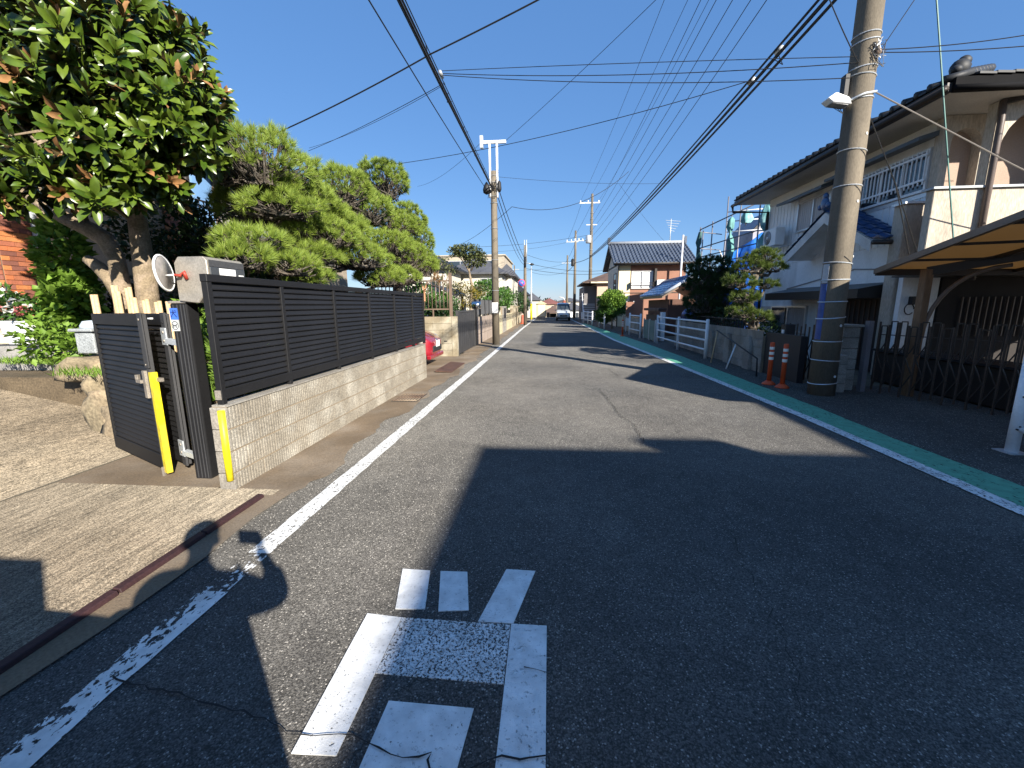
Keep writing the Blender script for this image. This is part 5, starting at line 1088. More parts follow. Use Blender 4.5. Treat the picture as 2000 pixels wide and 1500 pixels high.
for j in range(NV+1): MB().bar(q2(0, j/NV)-dn*1.6, q2(1, j/NV)-dn*1.2, .04, .035).build('purlin', BROWN_DARK, cpt)
MB().bar(q2(-.0, 0)+Vector((0, -.02, -.05)), q2(1, 0)+Vector((0, -.02, -.05)), .05, .11).build('front_gutter', BROWN_DARK, cpt)
WOODY = M('woodgrain_post', (.20, .115, .06), .55, .25, 6, .2, 60, .1, stretch=(1, 1, .15))
for (x, y) in ((6.20, 7.75), (7.6, 4.6)):
    MB().box(x-.055, x+.055, y-.07, y+.07, 0, 2.13).build('post', WOODY, cpt, .005)
    MB().bar((x+.0, y-.0, 2.10), (x+1.8, y-1.1, 2.46), .09, .14).build('beam', BROWN_DARK, cpt)
    MB().tube([(x+.06+.75*t*t, y-.02-.45*t*t, 1.0+1.15*math.sin(t*1.5)) for t in [i/10 for i in range(11)]], .032, 8).build('brace', BROWN_METAL, cpt)
lamp = thing('wall_lamp', 'black wall fitting with a looped cable on the white wall under the carport', 'wall lamp', (7.1, 9.0, 1.6))
b = MB(); b.box(7.40, 7.48, 9.50, 9.598, 1.55, 1.72); b.build('housing', INK, lamp, .01); MB().tube([(7.42+.09*math.cos(t*.35), 9.56, 1.46+.11*math.sin(t*.35)) for t in range(17)], .01, 6).build('cable_loop', INK, lamp)
MB().box(7.25, 7.95, 9.60, 9.715, 0, 2.39).build('lower_wall', WHITE_PLASTER, hr); MB().extr([(7.0, 8.36, 2.10), (11.4, 8.36, 2.05), (11.4, 9.58, 2.05), (7.0, 9.58, 2.10)], (0, 0, .03)).build('sun_block_sheet', BROWN_DARK, cpt)  # sheet behind the carport edge is added to keep sun off the wall
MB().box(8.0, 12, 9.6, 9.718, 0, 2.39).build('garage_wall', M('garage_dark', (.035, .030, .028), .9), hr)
b = MB()
for k in range(14): b.box(8.4+k*.12, 8.42+k*.12, 9.55, 9.58, .9, 1.7)
b.build('window_bar', BROWN_METAL, hr, kind='stuff')

# ---------------------------------------------------------------- big right pole
pr_ = thing('utility_pole', 'thick grey concrete utility pole with steel bands in front of the white house', 'utility pole', (4.83, 7.82, 0))
px, py = 4.83, 7.82; rad = lambda z: .208-.0055*z
MB().tube([(px, py, z) for z in (-.05, 2, 4, 6, 8, 10, 12.8)], [rad(z) for z in (0, 2, 4, 6, 8, 10, 12.8)], 28).build('shaft', POLE_C, pr_)
for z in (.22, .62, .95, 1.35, 1.62, 1.98, 2.25, 3.45, 3.98, 4.72, 5.05, 5.16, 5.52, 5.62):
    tilt = rnd.uniform(-.02, .02); MB().tube([(px+(rad(z)+.006)*math.cos(t*.2618), py+(rad(z)+.006)*math.sin(t*.2618), z+tilt*math.cos(t*.2618)) for t in range(25)], .009, 5, cap=False).build('steel_band', GALV, pr_)
for z, a in ((.35, -1.2), (1.22, -1.25), (2.35, -.6), (3.2, -1.15), (4.2, -1.1), (5.3, -.7)):
    b = MB(); c = Vector((px+rad(z)*math.cos(a), py+rad(z)*math.sin(a), z)); nn = Vector((math.cos(a), math.sin(a), 0)); b.tube([c+(nn.cross(Vector((0, 0, 1)))*math.cos(i*.628)+Vector((0, 0, 1))*math.sin(i*.628))*.016+nn*.004 for i in range(11)], .006, 5, cap=False); b.build('step_socket', WHITE_FLAT, pr_)
for z, a in ((2.2, .2), (3.3, .25), (3.85, .2)): MB().tube([(px+rad(z)*math.cos(a+2*(1-i/8)-1.9), py+rad(z)*math.sin(a+2*(1-i/8)-1.9), z-.30*(1-i/8)+.15) for i in range(9)], .008, 5).build('tie_wire', INK, pr_)
b = MB(); b.prism([(px+(rad(1.4)+.004)*math.cos(a), py+(rad(1.4)+.004)*math.sin(a)) for a in [3.0+i*.09 for i in range(8)]]+[(px+(rad(1.4)-.02)*math.cos(a), py+(rad(1.4)-.02)*math.sin(a)) for a in [3.0+i*.09 for i in range(7, -1, -1)]], .98, 1.92); b.build('blue_plate', M('plate_blue', (.035, .085, .27), .5, .2, 9), pr_)
b = MB(); b.prism([(px+(rad(2.2)+.006)*math.cos(a), py+(rad(2.2)+.006)*math.sin(a)) for a in [3.0+i*.09 for i in range(8)]]+[(px+(rad(2.2)-.02)*math.cos(a), py+(rad(2.2)-.02)*math.sin(a)) for a in [3.0+i*.09 for i in range(7, -1, -1)]], 1.93, 2.24); b.build('white_plate', M('plate_grey', (.42, .44, .46), .5), pr_)
b = MB(); b.sph((px+.08, py-.19, 5.32), (.05, .035, .05), 8, 6); b.build('cable_clamp', BROWN_METAL, pr_)
for k in range(9):
    p = [(px+.06+rnd.uniform(-.09, .12), py-.2+rnd.uniform(-.03, .02), 5.08+rnd.uniform(0, .42)) for _ in range(4)]; MB().tube(p, .0055, 5).build('cable_tail', INK if k % 3 else GALV, pr_)
b = MB(); b.box(px-.26, px-.20, py-.06, py+.06, 4.78, 5.1); b.build('terminal', INK, pr_)
for k in range(3): MB().tube([(px-.24, py-.02, 4.85-.05*k), (px-.30-.05*k, py-.03, 4.65), (px-.22, py-.02, 4.55), (px-.20, py, 4.78)], .006, 5).build('cable_tail', INK, pr_)
for z, x in ((12.1, .0), (11.3, .1)): MB().box(px-1.5+x, px+.5+x, py-.05, py+.05, z, z+.09).build('crossarm', GALV, pr_)
sl_ = thing('street_light', 'small white LED street light on an arm from the big right pole', 'street light', (4.5, 7.7, 4.7))
MB().tube([(px+.16, py-.14, 4.80), (px-.05, py-.21, 4.75), (px-.25, py-.10, 4.68)], .018, 8).build('arm', GALV, sl_)
hd_ = MB().extr([(px-.20, py-.19, 4.62), (px-.24, py-.19, 4.72), (px-.44, py-.19, 4.80), (px-.56, py-.19, 4.72), (px-.48, py-.19, 4.66)], (0, .2, 0)).build('lamp_head', WHITE_FLAT, sl_, .012)
MB().extr([(px-.24, py-.17, 4.635), (px-.49, py-.17, 4.675), (px-.485, py-.17, 4.655), (px-.24, py-.17, 4.615)], (0, .16, 0)).build('lens', M('lamp_lens', (.25, .25, .25), .3), sl_)

# ---------------------------------------------------------------- gates, walls, bollards, guard rails on the right
ag = thing('accordion_gate', 'dark bronze accordion gate across the driveway of the white house', 'gate', (5.7, 8.1, 0))
def accordion(t, p0, p1, h, n, z0=.06, top=True):
    p0 = Vector((*p0, 0)); p1 = Vector((*p1, 0)); d = (p1-p0)/n
    for k in range(n+1):
        q = p0+d*k; MB().bar(q+Vector((0, 0, z0-.05*(k % 2))), q+Vector((0, 0, h+(0 if k % 2 else .05))), .022, .022, up=(1, 0, 0)).build('bar', M('gate_bronze', (.065, .045, .034), .5, .2, 5, .2, 50, .05), t)
        if k < n:
            for zz in (.10, .52): MB().bar(q+Vector((0, .012, zz*h)), q+d+Vector((0, .012, (zz+.26)*h)), .014, .014).build('lattice_bar', BROWN_DARK, t)
            for zz in (.30,): MB().bar(q+d+Vector((0, -.012, zz*h)), q+Vector((0, -.012, (zz+.26)*h)), .014, .014).build('lattice_bar', BROWN_DARK, t)
            if top:
                zz = h+(.06 if k % 3 else -.02); u0, u1 = q+d*.2, q+d*.8
                MB().bar(u0+Vector((0, 0, zz)), u1+Vector((0, 0, zz)), .018).build('top_loop', BROWN_DARK, t)
                for u in (u0, u1): MB().bar(u+Vector((0, 0, .62*h)), u+Vector((0, 0, zz-.01)), .014).build('loop_side', BROWN_DARK, t)
                MB().bar(u0+Vector((0, 0, .86*h)), u1+Vector((0, 0, .86*h)), .014).build('loop_cross', BROWN_DARK, t)
accordion(ag, (5.80, 8.02), (6.92, 4.55), 1.22, 24)
MB().box(5.66, 5.74, 8.08, 8.18, 0, 1.28).build('end_post', M('gate_post_grey', (.16, .15, .16), .5), ag)
ag2 = thing('accordion_gate', 'small folded lattice gate behind the orange bollards', 'gate', (5.4, 9.3, 0)); accordion(ag2, (5.30, 9.9), (5.38, 8.75), 1.12, 9, top=False)
bp_ = thing('block_pier', 'narrow grey block pier just right of the big pole', 'wall pier', (5.35, 8.2, 0))
for k in range(6): MB().box(5.34, 5.62, 8.22, 8.6, k*.195, k*.195+.188).build('concrete_block', BLOCK_GREY, bp_, .006)
for k in range(4): MB().box(5.18, 5.325, 7.98, 8.3, k*.17, k*.17+.165).build('concrete_block', BLOCK_GREY, bp_, .006)
MB().box(5.30, 5.66, 8.18, 8.64, 1.17, 1.21).build('cap', BLOCK_GREY, bp_)
rw = thing('garden_wall', 'grey block garden wall with pilasters along the right pavement', 'wall', (5.0, 13, 0))
block_run(rw, 'y', 10.3, 17.2, 4.95, -.02, .84, BLOCK_GREY, .4, .2, .14, -1)
for y in (10.9, 12.1, 13.3): MB().extr([(4.86, y-.16, -.02), (4.86, y+.16, -.02), (4.86, y+.16, .62), (4.86, y+.06, .80), (4.86, y-.06, .80), (4.86, y-.16, .62)], (.078, 0, 0)).build('pilaster', BLOCK_GREY, rw, .008)
MB().box(5.0, 5.12, 8.9, 10.28, 0, .95).build('dark_opening_sheet', INK, rw)  # darkness of the opening put into the colour of a flat sheet
rf = thing('iron_railing', 'black iron railing on top of the right garden wall', 'railing', (5.05, 14, .85))
for k in range(40): MB().box(5.04, 5.055, 11.0+k*.15, 11.015+k*.15, .84, 1.22).build('bar', INK, rf)
MB().box(5.035, 5.06, 10.98, 16.9, 1.18, 1.205).build('rail', INK, rf)
pb = thing('dark_filler_box', 'dark box added to blacken the background behind the accordion gate', 'filler box', (7.2, 7, 0)); MB().box(6.75, 7.3, 4.6, 9.4, .0, .62).build('body', BROWN_DARK, pb, .02); MB().box(6.7, 7.35, 4.55, 9.45, .621, .66).build('lid', INK, pb)  # made-up box, added to darken what shows through the gate
hb_ = thing('meter_box', 'small dark post box with a white tag between the bollards and the lattice gate', 'meter box', (5.2, 9.9, 0)); MB().box(5.14, 5.34, 9.75, 9.95, 0, 1.15).build('post', INK, hb_, .01); MB().box(5.12, 5.139, 9.80, 9.88, .95, 1.03).build('tag', WHITE_FLAT, hb_)
for lb, (x, y) in (('orange plastic bollard standing left of its twin beside the big pole', (4.40, 8.76)), ('orange plastic bollard nearest the big pole, right of its twin', (4.47, 8.40)), ('distant orange bollard beside the white ladder rail near the brown house', (3.75, 22.2))):
    t = thing('bollard', lb, 'bollard', (x, y, 0), group='orange bollards on the right pavement')
    MB().lathe((x, y, .006), [(.125, 0), (.12, .02), (.085, .045), (.05, .075)], 18).build('base', ORANGE, t)
    MB().lathe((x, y, .075), [(.043, 0), (.040, .6), (.042, .755), (.036, .77)], 16).build('post', ORANGE, t)
    for z in (.50, .60, .70): MB().lathe((x, y, z), [(.0425, 0), (.0435, .004), (.0435, .052), (.0425, .056)], 16).build('reflective_band', REFLECT, t)
def pipe_rail(label, pts, h, rails, group=None, r=.036, pr=.045):
    t = thing('guard_rail', label, 'guard rail', (pts[0][0], pts[0][1], 0), group=group)
    for x, y in pts:
        MB().tube([(x, y, 0), (x, y, h)], pr, 12).build('post', WHITE_METAL, t); MB().lathe((x, y, h), [(pr, 0), (pr*.8, .012), (.005, .02)], 12).build('cap', WHITE_METAL, t)
    for z in rails:
        for a, c in zip(pts, pts[1:]): MB().tube([(a[0], a[1], z), (c[0], c[1], z)], r, 8).build('rail', WHITE_METAL, t)
    return t
pipe_rail('white four-bar guard rail with three posts in front of the dark pine', [(4.60, 12.87), (4.53, 15.4), (4.50, 18.2)], 1.15, (.27, .55, .83, 1.08), r=.03, pr=.048)
pipe_rail('white ladder-like guard rail in front of the small blue roof', [(4.36, 20.9), (4.22, 22.9)], 1.15, (.35, .7, 1.05), r=.03, pr=.045)
pipe_rail('narrow white guard rail beside the round shrub', [(3.72, 29.3), (3.62, 31.5)], 1.15, (.35, .7, 1.05), r=.035, pr=.05)
pipe_rail('farthest white guard rail near the apartment poles', [(3.35, 33.8), (3.25, 36.5), (3.1, 39)], 1.1, (.35, .7, 1.0), r=.035, pr=.05)
ng = pipe_rail('white guard rail post cut off by the right edge of the picture', [(4.97, 4.79), (5.02, 2.6), (5.05, .4)], 1.06, (.27, .62, .95), r=.036, pr=.055)
b = MB()
for z in (.27, .62, .95):
    for dx in (-.03, .0): b.disc((4.97+dx*.7-.02, 4.74, z+.03+dx), (-.3, -1, 0), .009, .02, 8)
b.build('bolt', INK, ng, kind='stuff'); MB().box(4.87, 5.07, 4.69, 4.89, .004, .014).build('base_plate', GALV, ng)
hn = thing('handrail', 'black handrail on leaning white posts beside the garden wall', 'handrail', (4.6, 11, 0))
MB().tube([(4.62, 12.2, .88), (4.60, 9.75, .40), (4.60, 9.7, 0)], .018, 8).build('rail', INK, hn)
MB().tube([(4.62, 12.15, .86), (4.45, 12.0, 0)], .018, 8).build('post', WOOD_PALE, hn); MB().tube([(4.61, 10.9, .62), (4.40, 10.85, 0)], .018, 8).build('post', WHITE_METAL, hn)
# garden pines on the right
padsD = [((5.55, 15.6, 2.75), (.75, .7, .42)), ((5.2, 15.2, 2.2), (.6, .7, .45)), ((5.9, 15.4, 2.25), (.6, .7, .4)), ((5.1, 14.9, 1.65), (.55, .6, .45)), ((5.8, 15.2, 1.7), (.7, .6, .4)), ((5.5, 15.2, 1.2), (.7, .7, .4))]
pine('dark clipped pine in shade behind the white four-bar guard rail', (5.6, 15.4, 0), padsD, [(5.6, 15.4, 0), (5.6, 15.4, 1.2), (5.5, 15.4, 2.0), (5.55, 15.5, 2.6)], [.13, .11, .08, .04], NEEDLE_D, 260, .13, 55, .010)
padsS = [((5.21, 11.22, 2.69), (.38, .42, .18)), ((4.87, 11.13, 2.47), (.38, .38, .17)), ((4.60, 11.05, 2.11), (.36, .38, .17)), ((5.44, 11.22, 2.45), (.26, .34, .13)), ((4.74, 10.97, 1.73), (.34, .34, .15)), ((4.69, 10.97, 1.39), (.32, .34, .17)), ((5.24, 11.05, 2.03), (.26, .26, .11)), ((5.14, 11.05, 1.26), (.3, .3, .13))]
NEEDLE_M = leaf_mat('pine_needles_mid', (.055, .09, .016), (.13, .18, .034), .5, .2, .35, .2)
pine('open-branched pine leaning against the white house wall', (5.2, 11.3, 0), padsS, [(5.2, 11.3, 0), (5.12, 11.2, 1.0), (4.95, 11.15, 1.75), (5.1, 11.2, 2.3), (5.22, 11.22, 2.6)], [.085, .07, .055, .04, .02], NEEDLE_M, 330, .12, 55, .008)
rs_ = shrub('big rounded green shrub in front of the beige apartment building', LEAF_G, [((4.25, 29.5, 1.55), (.95, .95, .85)), ((3.9, 30.5, .9), (.7, .8, .6))], 9000, .12, (4.25, 29.5, 0), .5)
shrub('dark hedge bushes under the garden pine behind the iron railing', LEAF_D, [((5.5, 14.2, 1.15), (.4, 1.5, .3)), ((5.5, 11.6, .95), (.35, .8, .25))], 1500, .09, (5.5, 14, 0), .5, 'hedge', 'hedge')
tb_ = thing('tarpaulin', 'crumpled dark blue tarpaulin bundle under the dark pine', 'tarpaulin', (5.4, 16.6, .84)); b = MB(); b.sph((5.35, 16.8, 1.15), (.3, .6, .32), 12, 8); b.build('sheet', M('blue_tarp_dark', (.015, .05, .22), .5, .2, 4, .2, 20, .6, 12), tb_)

# ---------------------------------------------------------------- brown house, low blue roof, scaffold, apartment
bh = thing('brown_house', 'brown and cream two-storey house with a ribbed blue-grey tiled roof', 'house', (7.3, 34, 0))
BROWN_SID = M('brown_siding', (.25, .125, .085), .8, .08, 2, .06, 30, .1); CREAM_SID = M('cream_siding', (.66, .58, .40), .8, .06, 2, .05, 30, .05)
MB().box(5.0, 9.75, 32.3, 37.5, 0, 4.55).build('wall', BROWN_SID, bh); MB().box(5.02, 5.85, 32.24, 32.299, 0, 4.45).build('cream_bay', CREAM_SID, bh); MB().box(4.94, 4.999, 32.24, 37.5, 0, 4.5).build('side_wall', WALL_W, bh)
MB().box(5.02, 5.85, 32.2, 32.239, 2.42, 2.47).build('trim_band', BROWN_DARK, bh); MB().box(5.85, 9.75, 32.27, 32.299, 2.4, 2.46).build('trim_band', BROWN_DARK, bh)
EX0, EX1, EY, EZ, RYY, RZZ = 4.55, 10.35, 31.7, 4.48, 34.9, 6.15
MB().extr([(EX0, EY, EZ), (EX0, RYY, RZZ), (EX0, 38.1, EZ), (EX0, 38.1, EZ-.14), (EX0, RYY, RZZ-.2), (EX0, EY, EZ-.14)], (EX1-EX0, 0, 0)).build('roof', ROOF_GREY, bh)
for x in (4.94, 9.75): MB().add([(x, 32.3, 4.4), (x, 37.5, 4.4), (x, 34.9, 6.0)], [(0, 1, 2)]).build('gable_wall', WALL_W if x < 6 else BROWN_SID, bh)
ROOF_BG = M('blue_grey_tile', (.075, .092, .125), .32, .2, 3, .2, 20, .1, spec=.7)
n = 22; dx = (EX1-EX0)/n
for k in range(n):
    b = MB(); x = EX0+k*dx; rows = 9
    for r in range(rows):
        t0, t1 = r/rows, (r+1)/rows; y0, z0 = EY-.03+(RYY-EY)*t0, EZ+(RZZ-EZ)*t0; y1, z1 = EY-.03+(RYY-EY)*t1, EZ+(RZZ-EZ)*t1
        pr = [(0, .02), (.25, .03), (.55, .05), (.68, .13), (.85, .14), (.98, .05)]
        vs = [(x+u*dx, y0, z0+h+.035) for u, h in pr]+[(x+u*dx, y1, z1+h) for u, h in pr]+[(x+u*dx, y0, z0+h-.02) for u, h in pr]; m = len(pr)
        b.add(vs, [(i, i+1, m+i+1, m+i) for i in range(m-1)]+[(2*m+i, 2*m+i+1, i+1, i) for i in range(m-1)])
    b.build('tile_column', ROOF_BG, bh, kind='stuff')
b = MB(); b.tube([(EX0-.05, RYY, RZZ+.14), (EX1+.05, RYY, RZZ+.14)], .13, 8); b.build('ridge', M('pale_ridge', (.30, .32, .35), .5), bh)
for x in (EX0-.05, EX1-.1): MB().box(x, x+.16, RYY-.18, RYY+.18, RZZ+.05, RZZ+.55).build('ridge_end_tile', ROOF_BG, bh)
MB().tube([(EX0, EY-.08, EZ-.03), (EX1, EY-.08, EZ-.03)], .06, 8).build('gutter', BROWN_DARK, bh); MB().tube([(4.98, 32.18, EZ-.1), (4.98, 32.18, 0)], .04, 6).build('downpipe', BROWN_DARK, bh)
w = window(bh, '-y', 32.3, 5.92, 7.45, 2.72, 3.98, ALU, M('white_shutter', (.70, .70, .71), .6, .03, 2), 1, .05, .10)
b = MB()
for z in (2.95, 3.12): b.box(5.86, 7.5, 31.95, 31.98, z-.02, z+.02)
for x in (5.86, 7.5): b.box(x-.02, x+.02, 31.95, 32.2, 2.75, 3.2)
b.build('window_rail', BROWN_DARK, bh); MB().box(7.5, 7.66, 31.95, 32.298, 2.6, 4.12).build('shutter_case', BROWN_DARK, bh)
window(bh, '-x', 4.94, 32.9, 33.9, 2.3, 3.9, BROWN_DARK, GLASS, 0)
aircon('white air conditioner on the upper wall of the brown house', (8.05, 31.9, 2.78), fan=(0, -1, 0))
MB().tube([(9.15, 31.5, .0), (9.18, 31.5, 6.3)], .07, 8).build('vent_pipe', M('grey_pipe', (.50, .50, .52), .5), bh)
an = thing('tv_antenna', 'thin roof antenna rising above the right end of the brown house', 'antenna', (9.3, 34.9, 6.2)); MB().tube([(9.2, 34.9, 6.0), (9.2, 34.9, 8.0)], .03, 6).build('mast', GALV, an)
for k in range(5): MB().tube([(8.8+.08*k, 34.9, 7.9-.18*k), (9.9-.1*k, 34.9, 7.8-.18*k)], .018, 5).build('element', GALV, an)
lo = thing('garden_outbuilding', 'low outbuilding with a sloping bright blue tiled roof beside the brown house', 'outbuilding', (6.5, 23, 0))
MB().box(6.1, 9, 22.8, 27.2, 0, 1.85).build('wall', M('dark_brown_siding', (.10, .05, .035), .8), lo)
n = 16
for k in range(n):
    b = MB(); dy = 5.2/n; y = 22.3+k*dy
    for r in range(6):
        t0, t1 = r/6, (r+1)/6; x0, z0 = 5.6+1.45*t0, 2.0+.90*t0; x1, z1 = 5.6+1.45*t1, 2.0+.90*t1; pr = [(0, .02), (.3, .03), (.58, .05), (.7, .11), (.86, .11), (.98, .04)]; m = len(pr)
        vs = [(x0, y+u*dy, z0+h+.03) for u, h in pr]+[(x1, y+u*dy, z1+h) for u, h in pr]+[(x0, y+u*dy, z0+h-.02) for u, h in pr]
        b.add(vs, [(i+1, i, m+i, m+i+1) for i in range(m-1)]+[(i, i+1, 2*m+i+1, 2*m+i) for i in range(m-1)])
    b.build('tile_column', ROOF_BLUE, lo, kind='stuff')
MB().extr([(5.65, 22.3, 2.0), (7.1, 22.3, 2.89), (8.6, 22.3, 2.0), (8.6, 22.3, 1.9), (7.1, 22.3, 2.77), (5.65, 22.3, 1.9)], (0, 5.2, 0)).build('roof', BROWN_METAL, lo)
MB().tube([(7.1, 22.25, 2.98), (7.1, 27.5, 2.98)], .10, 8).build('ridge', ROOF_BLUE, lo); MB().tube([(5.6, 22.28, 2.05), (7.05, 22.28, 2.95)], .08, 8).build('verge_tile', M('pale_verge', (.40, .44, .50), .4), lo)
for k in range(6): MB().box(7.3+k*.2, 7.36+k*.2, 22.35, 22.8, 2.5-k*.1, 2.56-k*.1).build('rafter_end', WOOD_PALE, lo)
bt = thing('garden_gatehouse', 'low dark wooden gate and white pillar below the blue outbuilding roof', 'gate', (5.1, 20.5, 0)); MB().box(4.9, 5.06, 19.2, 19.5, 0, 1.25).build('pillar', WHITE_PLASTER, bt, .01); MB().box(4.98, 5.04, 19.6, 22.6, .1, 1.1).build('leaf', M('dark_wood', (.05, .028, .02), .7), bt); MB().box(4.85, 5.2, 19.6, 22.6, 1.3, 1.42).build('beam', M('dark_wood2', (.07, .035, .025), .7), bt)
nb = thing('notice_board', 'small brown notice board with a white sheet beside the brown house', 'notice board', (4.6, 26, 0)); MB().box(4.55, 5.0, 26, 26.05, .9, 1.75).build('board', BROWN_SID, nb); MB().box(4.55, 4.95, 25.985, 25.999, .35, .8).build('sheet', WHITE_FLAT, nb)
for x in (4.56, 4.96): MB().box(x, x+.05, 26.05, 26.1, 0, 1.8).build('post', ALU, nb)
ft = thing('garden_fence', 'pale green-grey net fence at the pavement beside the ladder rail', 'fence', (4.6, 19.6, 0)); MB().box(4.5, 4.53, 18.6, 20.8, .05, .9).build('panel', M('net_panel', (.16, .22, .19), .8), ft)
for y in (18.6, 19.7, 20.8): MB().box(4.48, 4.54, y-.02, y+.02, 0, .95).build('post', ALU, ft)
foliage('sunlit_top', LEAF_L, rs_, [((4.2, 29.3, 1.95), (.88, .88, .55))], 2600, .12, .55, .6)  # lighter leaves on top put sunlight into the shrub's colour
sw = thing('side_wall', 'low dark garden wall beside the pavement past the round shrub', 'wall', (4.9, 26, 0)); block_run(sw, 'y', 23.2, 28.2, 4.75, -.05, .9, BLOCK_GREY, .8, .3, .14, -1)
# scaffold round the house being built
sc = thing('scaffold', 'grey pipe scaffold with handrails around the half-built house', 'scaffold', (7.4, 20, 0))
PIPE = M('scaffold_pipe', (.20, .20, .22), .5, .1, 4, 0, 10, 0, metal=.4)
ps = [(6.72, 20.8), (7.35, 20.4), (8.1, 18.6), (8.75, 17.6)]
for (x, y, z) in ((6.68, 20.4, 4.95), (7.2, 21.6, 5.0), (7.5, 21.3, 5.35), (7.85, 20.6, 6.25), (8.25, 20.2, 6.15), (8.1, 18.1, 5.6), (8.5, 17.6, 5.5)): MB().tube([(x, y, 0), (x, y, z)], .028, 6).build('upright', PIPE, sc)
for z0, z1 in ((4.85, 5.48), (4.05, 4.42), (3.66, 3.92), (3.3, 3.5)): MB().tube([(6.68, 20.38, z0), (8.1, 18.08, z1)], .025, 6).build('handrail', PIPE, sc)
for z in (4.75, 4.05, 3.6): MB().tube([(6.68, 20.4, z), (7.9, 21.2, z)], .022, 6).build('ledger', PIPE, sc)
for z in (5.6, 5.2, 4.75): MB().tube([(7.85, 20.6, z), (9.6, 19.9, z)], .028, 6).build('ledger', WHITE_METAL, sc)
for z in (5.45, 4.9, 4.4): MB().tube([(8.1, 18.1, z), (9.4, 17.7, z)], .028, 6).build('ledger', WHITE_METAL, sc)
for z in (3.05,): MB().bar((7.4, 19.4, z), (8.4, 18.0, z+.12), .3, .05).build('deck_board', PIPE, sc)
def net(label, axis, prof, mat, seed):
    """gathered scaffold net hanging on a pole: lathe with folds"""
    t = thing('scaffold_net', label, 'net', axis); rr = random.Random(seed); seg = 22; b = MB(); b.smooth = True; ph = [rr.uniform(0, 6) for _ in range(4)]; vs = []; fs = []
    for r, z in prof:
        for k in range(seg):
            a = 2*math.pi*k/seg; q = r*(1+.28*math.sin(a*4+ph[0]+z*1.3)+.16*math.sin(a*7+ph[1]-z*2)); vs.append((axis[0]+q*math.cos(a)+.03*math.sin(z*4+ph[2]), axis[1]+q*math.sin(a)*.7, z))
    for i in range(len(prof)-1):
        for k in range(seg): fs.append((i*seg+k, i*seg+(k+1) % seg, (i+1)*seg+(k+1) % seg, (i+1)*seg+k))
    b.add(vs, fs).build('sheet', mat, t); MB().tube([(axis[0], axis[1], prof[0][1]-.1), (axis[0], axis[1], prof[-1][1]+.1)], .02, 6).build('pole', PIPE, t)
NET = M('net_teal', (.13, .32, .33), .9, .15, 4, .15, 40, .4, 20, col2=(.24, .44, .46), amt=.4, cs=3)
net('large teal scaffold net bundle tied in the middle beside the white house corner', (8.32, 17.9, 2.6), [(.38, 2.3), (.36, 2.8), (.33, 3.4), (.24, 4.0), (.10, 4.32), (.22, 4.5), (.24, 4.8), (.16, 5.1), (.04, 5.45)], NET, 3)
net('narrow teal net bundle hanging mid-scaffold', (7.55, 19.3, 3), [(.10, 3.2), (.12, 3.8), (.10, 4.3), (.03, 4.5), (.13, 4.75), (.10, 5.05), (.03, 5.15)], M('net_green', (.10, .26, .25), .7, .2, 4, .15, 40, .3, 20), 5)
net('dark green net tied on the leftmost scaffold upright', (6.66, 20.4, 3), [(.10, 2.9), (.10, 3.6), (.05, 4.1), (.10, 4.3), (.06, 4.75)], M('net_dark', (.035, .10, .10), .7, .2, 4, .15, 40, .3, 20), 9)
net('small teal net flap between the scaffold ledgers', (8.5, 20.2, 5.1), [(.14, 5.05), (.22, 5.2), (.12, 5.5), (.03, 5.55)], NET, 11)
uh = thing('half_built_house', 'unfinished grey house with bright blue tarpaulin behind the scaffold', 'house', (9.5, 23, 0))
MB().add([(9.85, 22.5, 4.2), (12, 22.5, 4.2), (12, 22.5, 6.3), (10.8, 22.5, 6.1), (9.85, 22.5, 5.05), (9.85, 26, 4.2), (12, 26, 4.2), (12, 26, 6.3), (10.8, 26, 6.1), (9.85, 26, 5.05)], [(0, 1, 2, 3, 4), (9, 8, 7, 6, 5), (0, 4, 9, 5), (4, 3, 8, 9), (3, 2, 7, 8)]).build('wall', M('grey_board', (.30, .30, .34), .8), uh)
MB().bar((9.75, 22.4, 5.0), (10.85, 22.4, 6.2), .12, .12).build('roof_edge', BROWN_DARK, uh)
BT = M('blue_tarp', (.016, .10, .42), .9, .15, 2, .1, 20, .5, 6, col2=(.025, .14, .50), amt=.4, cs=2, spec=.1)
b = MB(); b.smooth = True; nx, nz = 14, 8; vs = []
for j in range(nz+1):
    for i in range(nx+1):
        u, v = i/nx, j/nz; top = 3.35+1.6*min(1, (u*1.5))**.8; vs.append((8.15+2.85*u, 21.9+.22*math.sin(u*17+v*3)+.15*math.sin(v*9+u*4), 1.0+(top-1.0)*v))
b.add(vs, [(j*(nx+1)+i, j*(nx+1)+i+1, (j+1)*(nx+1)+i+1, (j+1)*(nx+1)+i) for j in range(nz) for i in range(nx)])
o = b.build('tarpaulin', BT, uh); o.modifiers.new('thick', 'SOLIDIFY').thickness = .02
MB().bar((8.0, 21.6, 4.1), (8.75, 21.6, 2.6), .05, .03).build('rope', WHITE_FLAT, uh); MB().box(9.85, 12, 22.5, 26, 0, 4.199).build('lower_wall', M('tarp_wall', (.02, .06, .22), .9, spec=.1), uh)
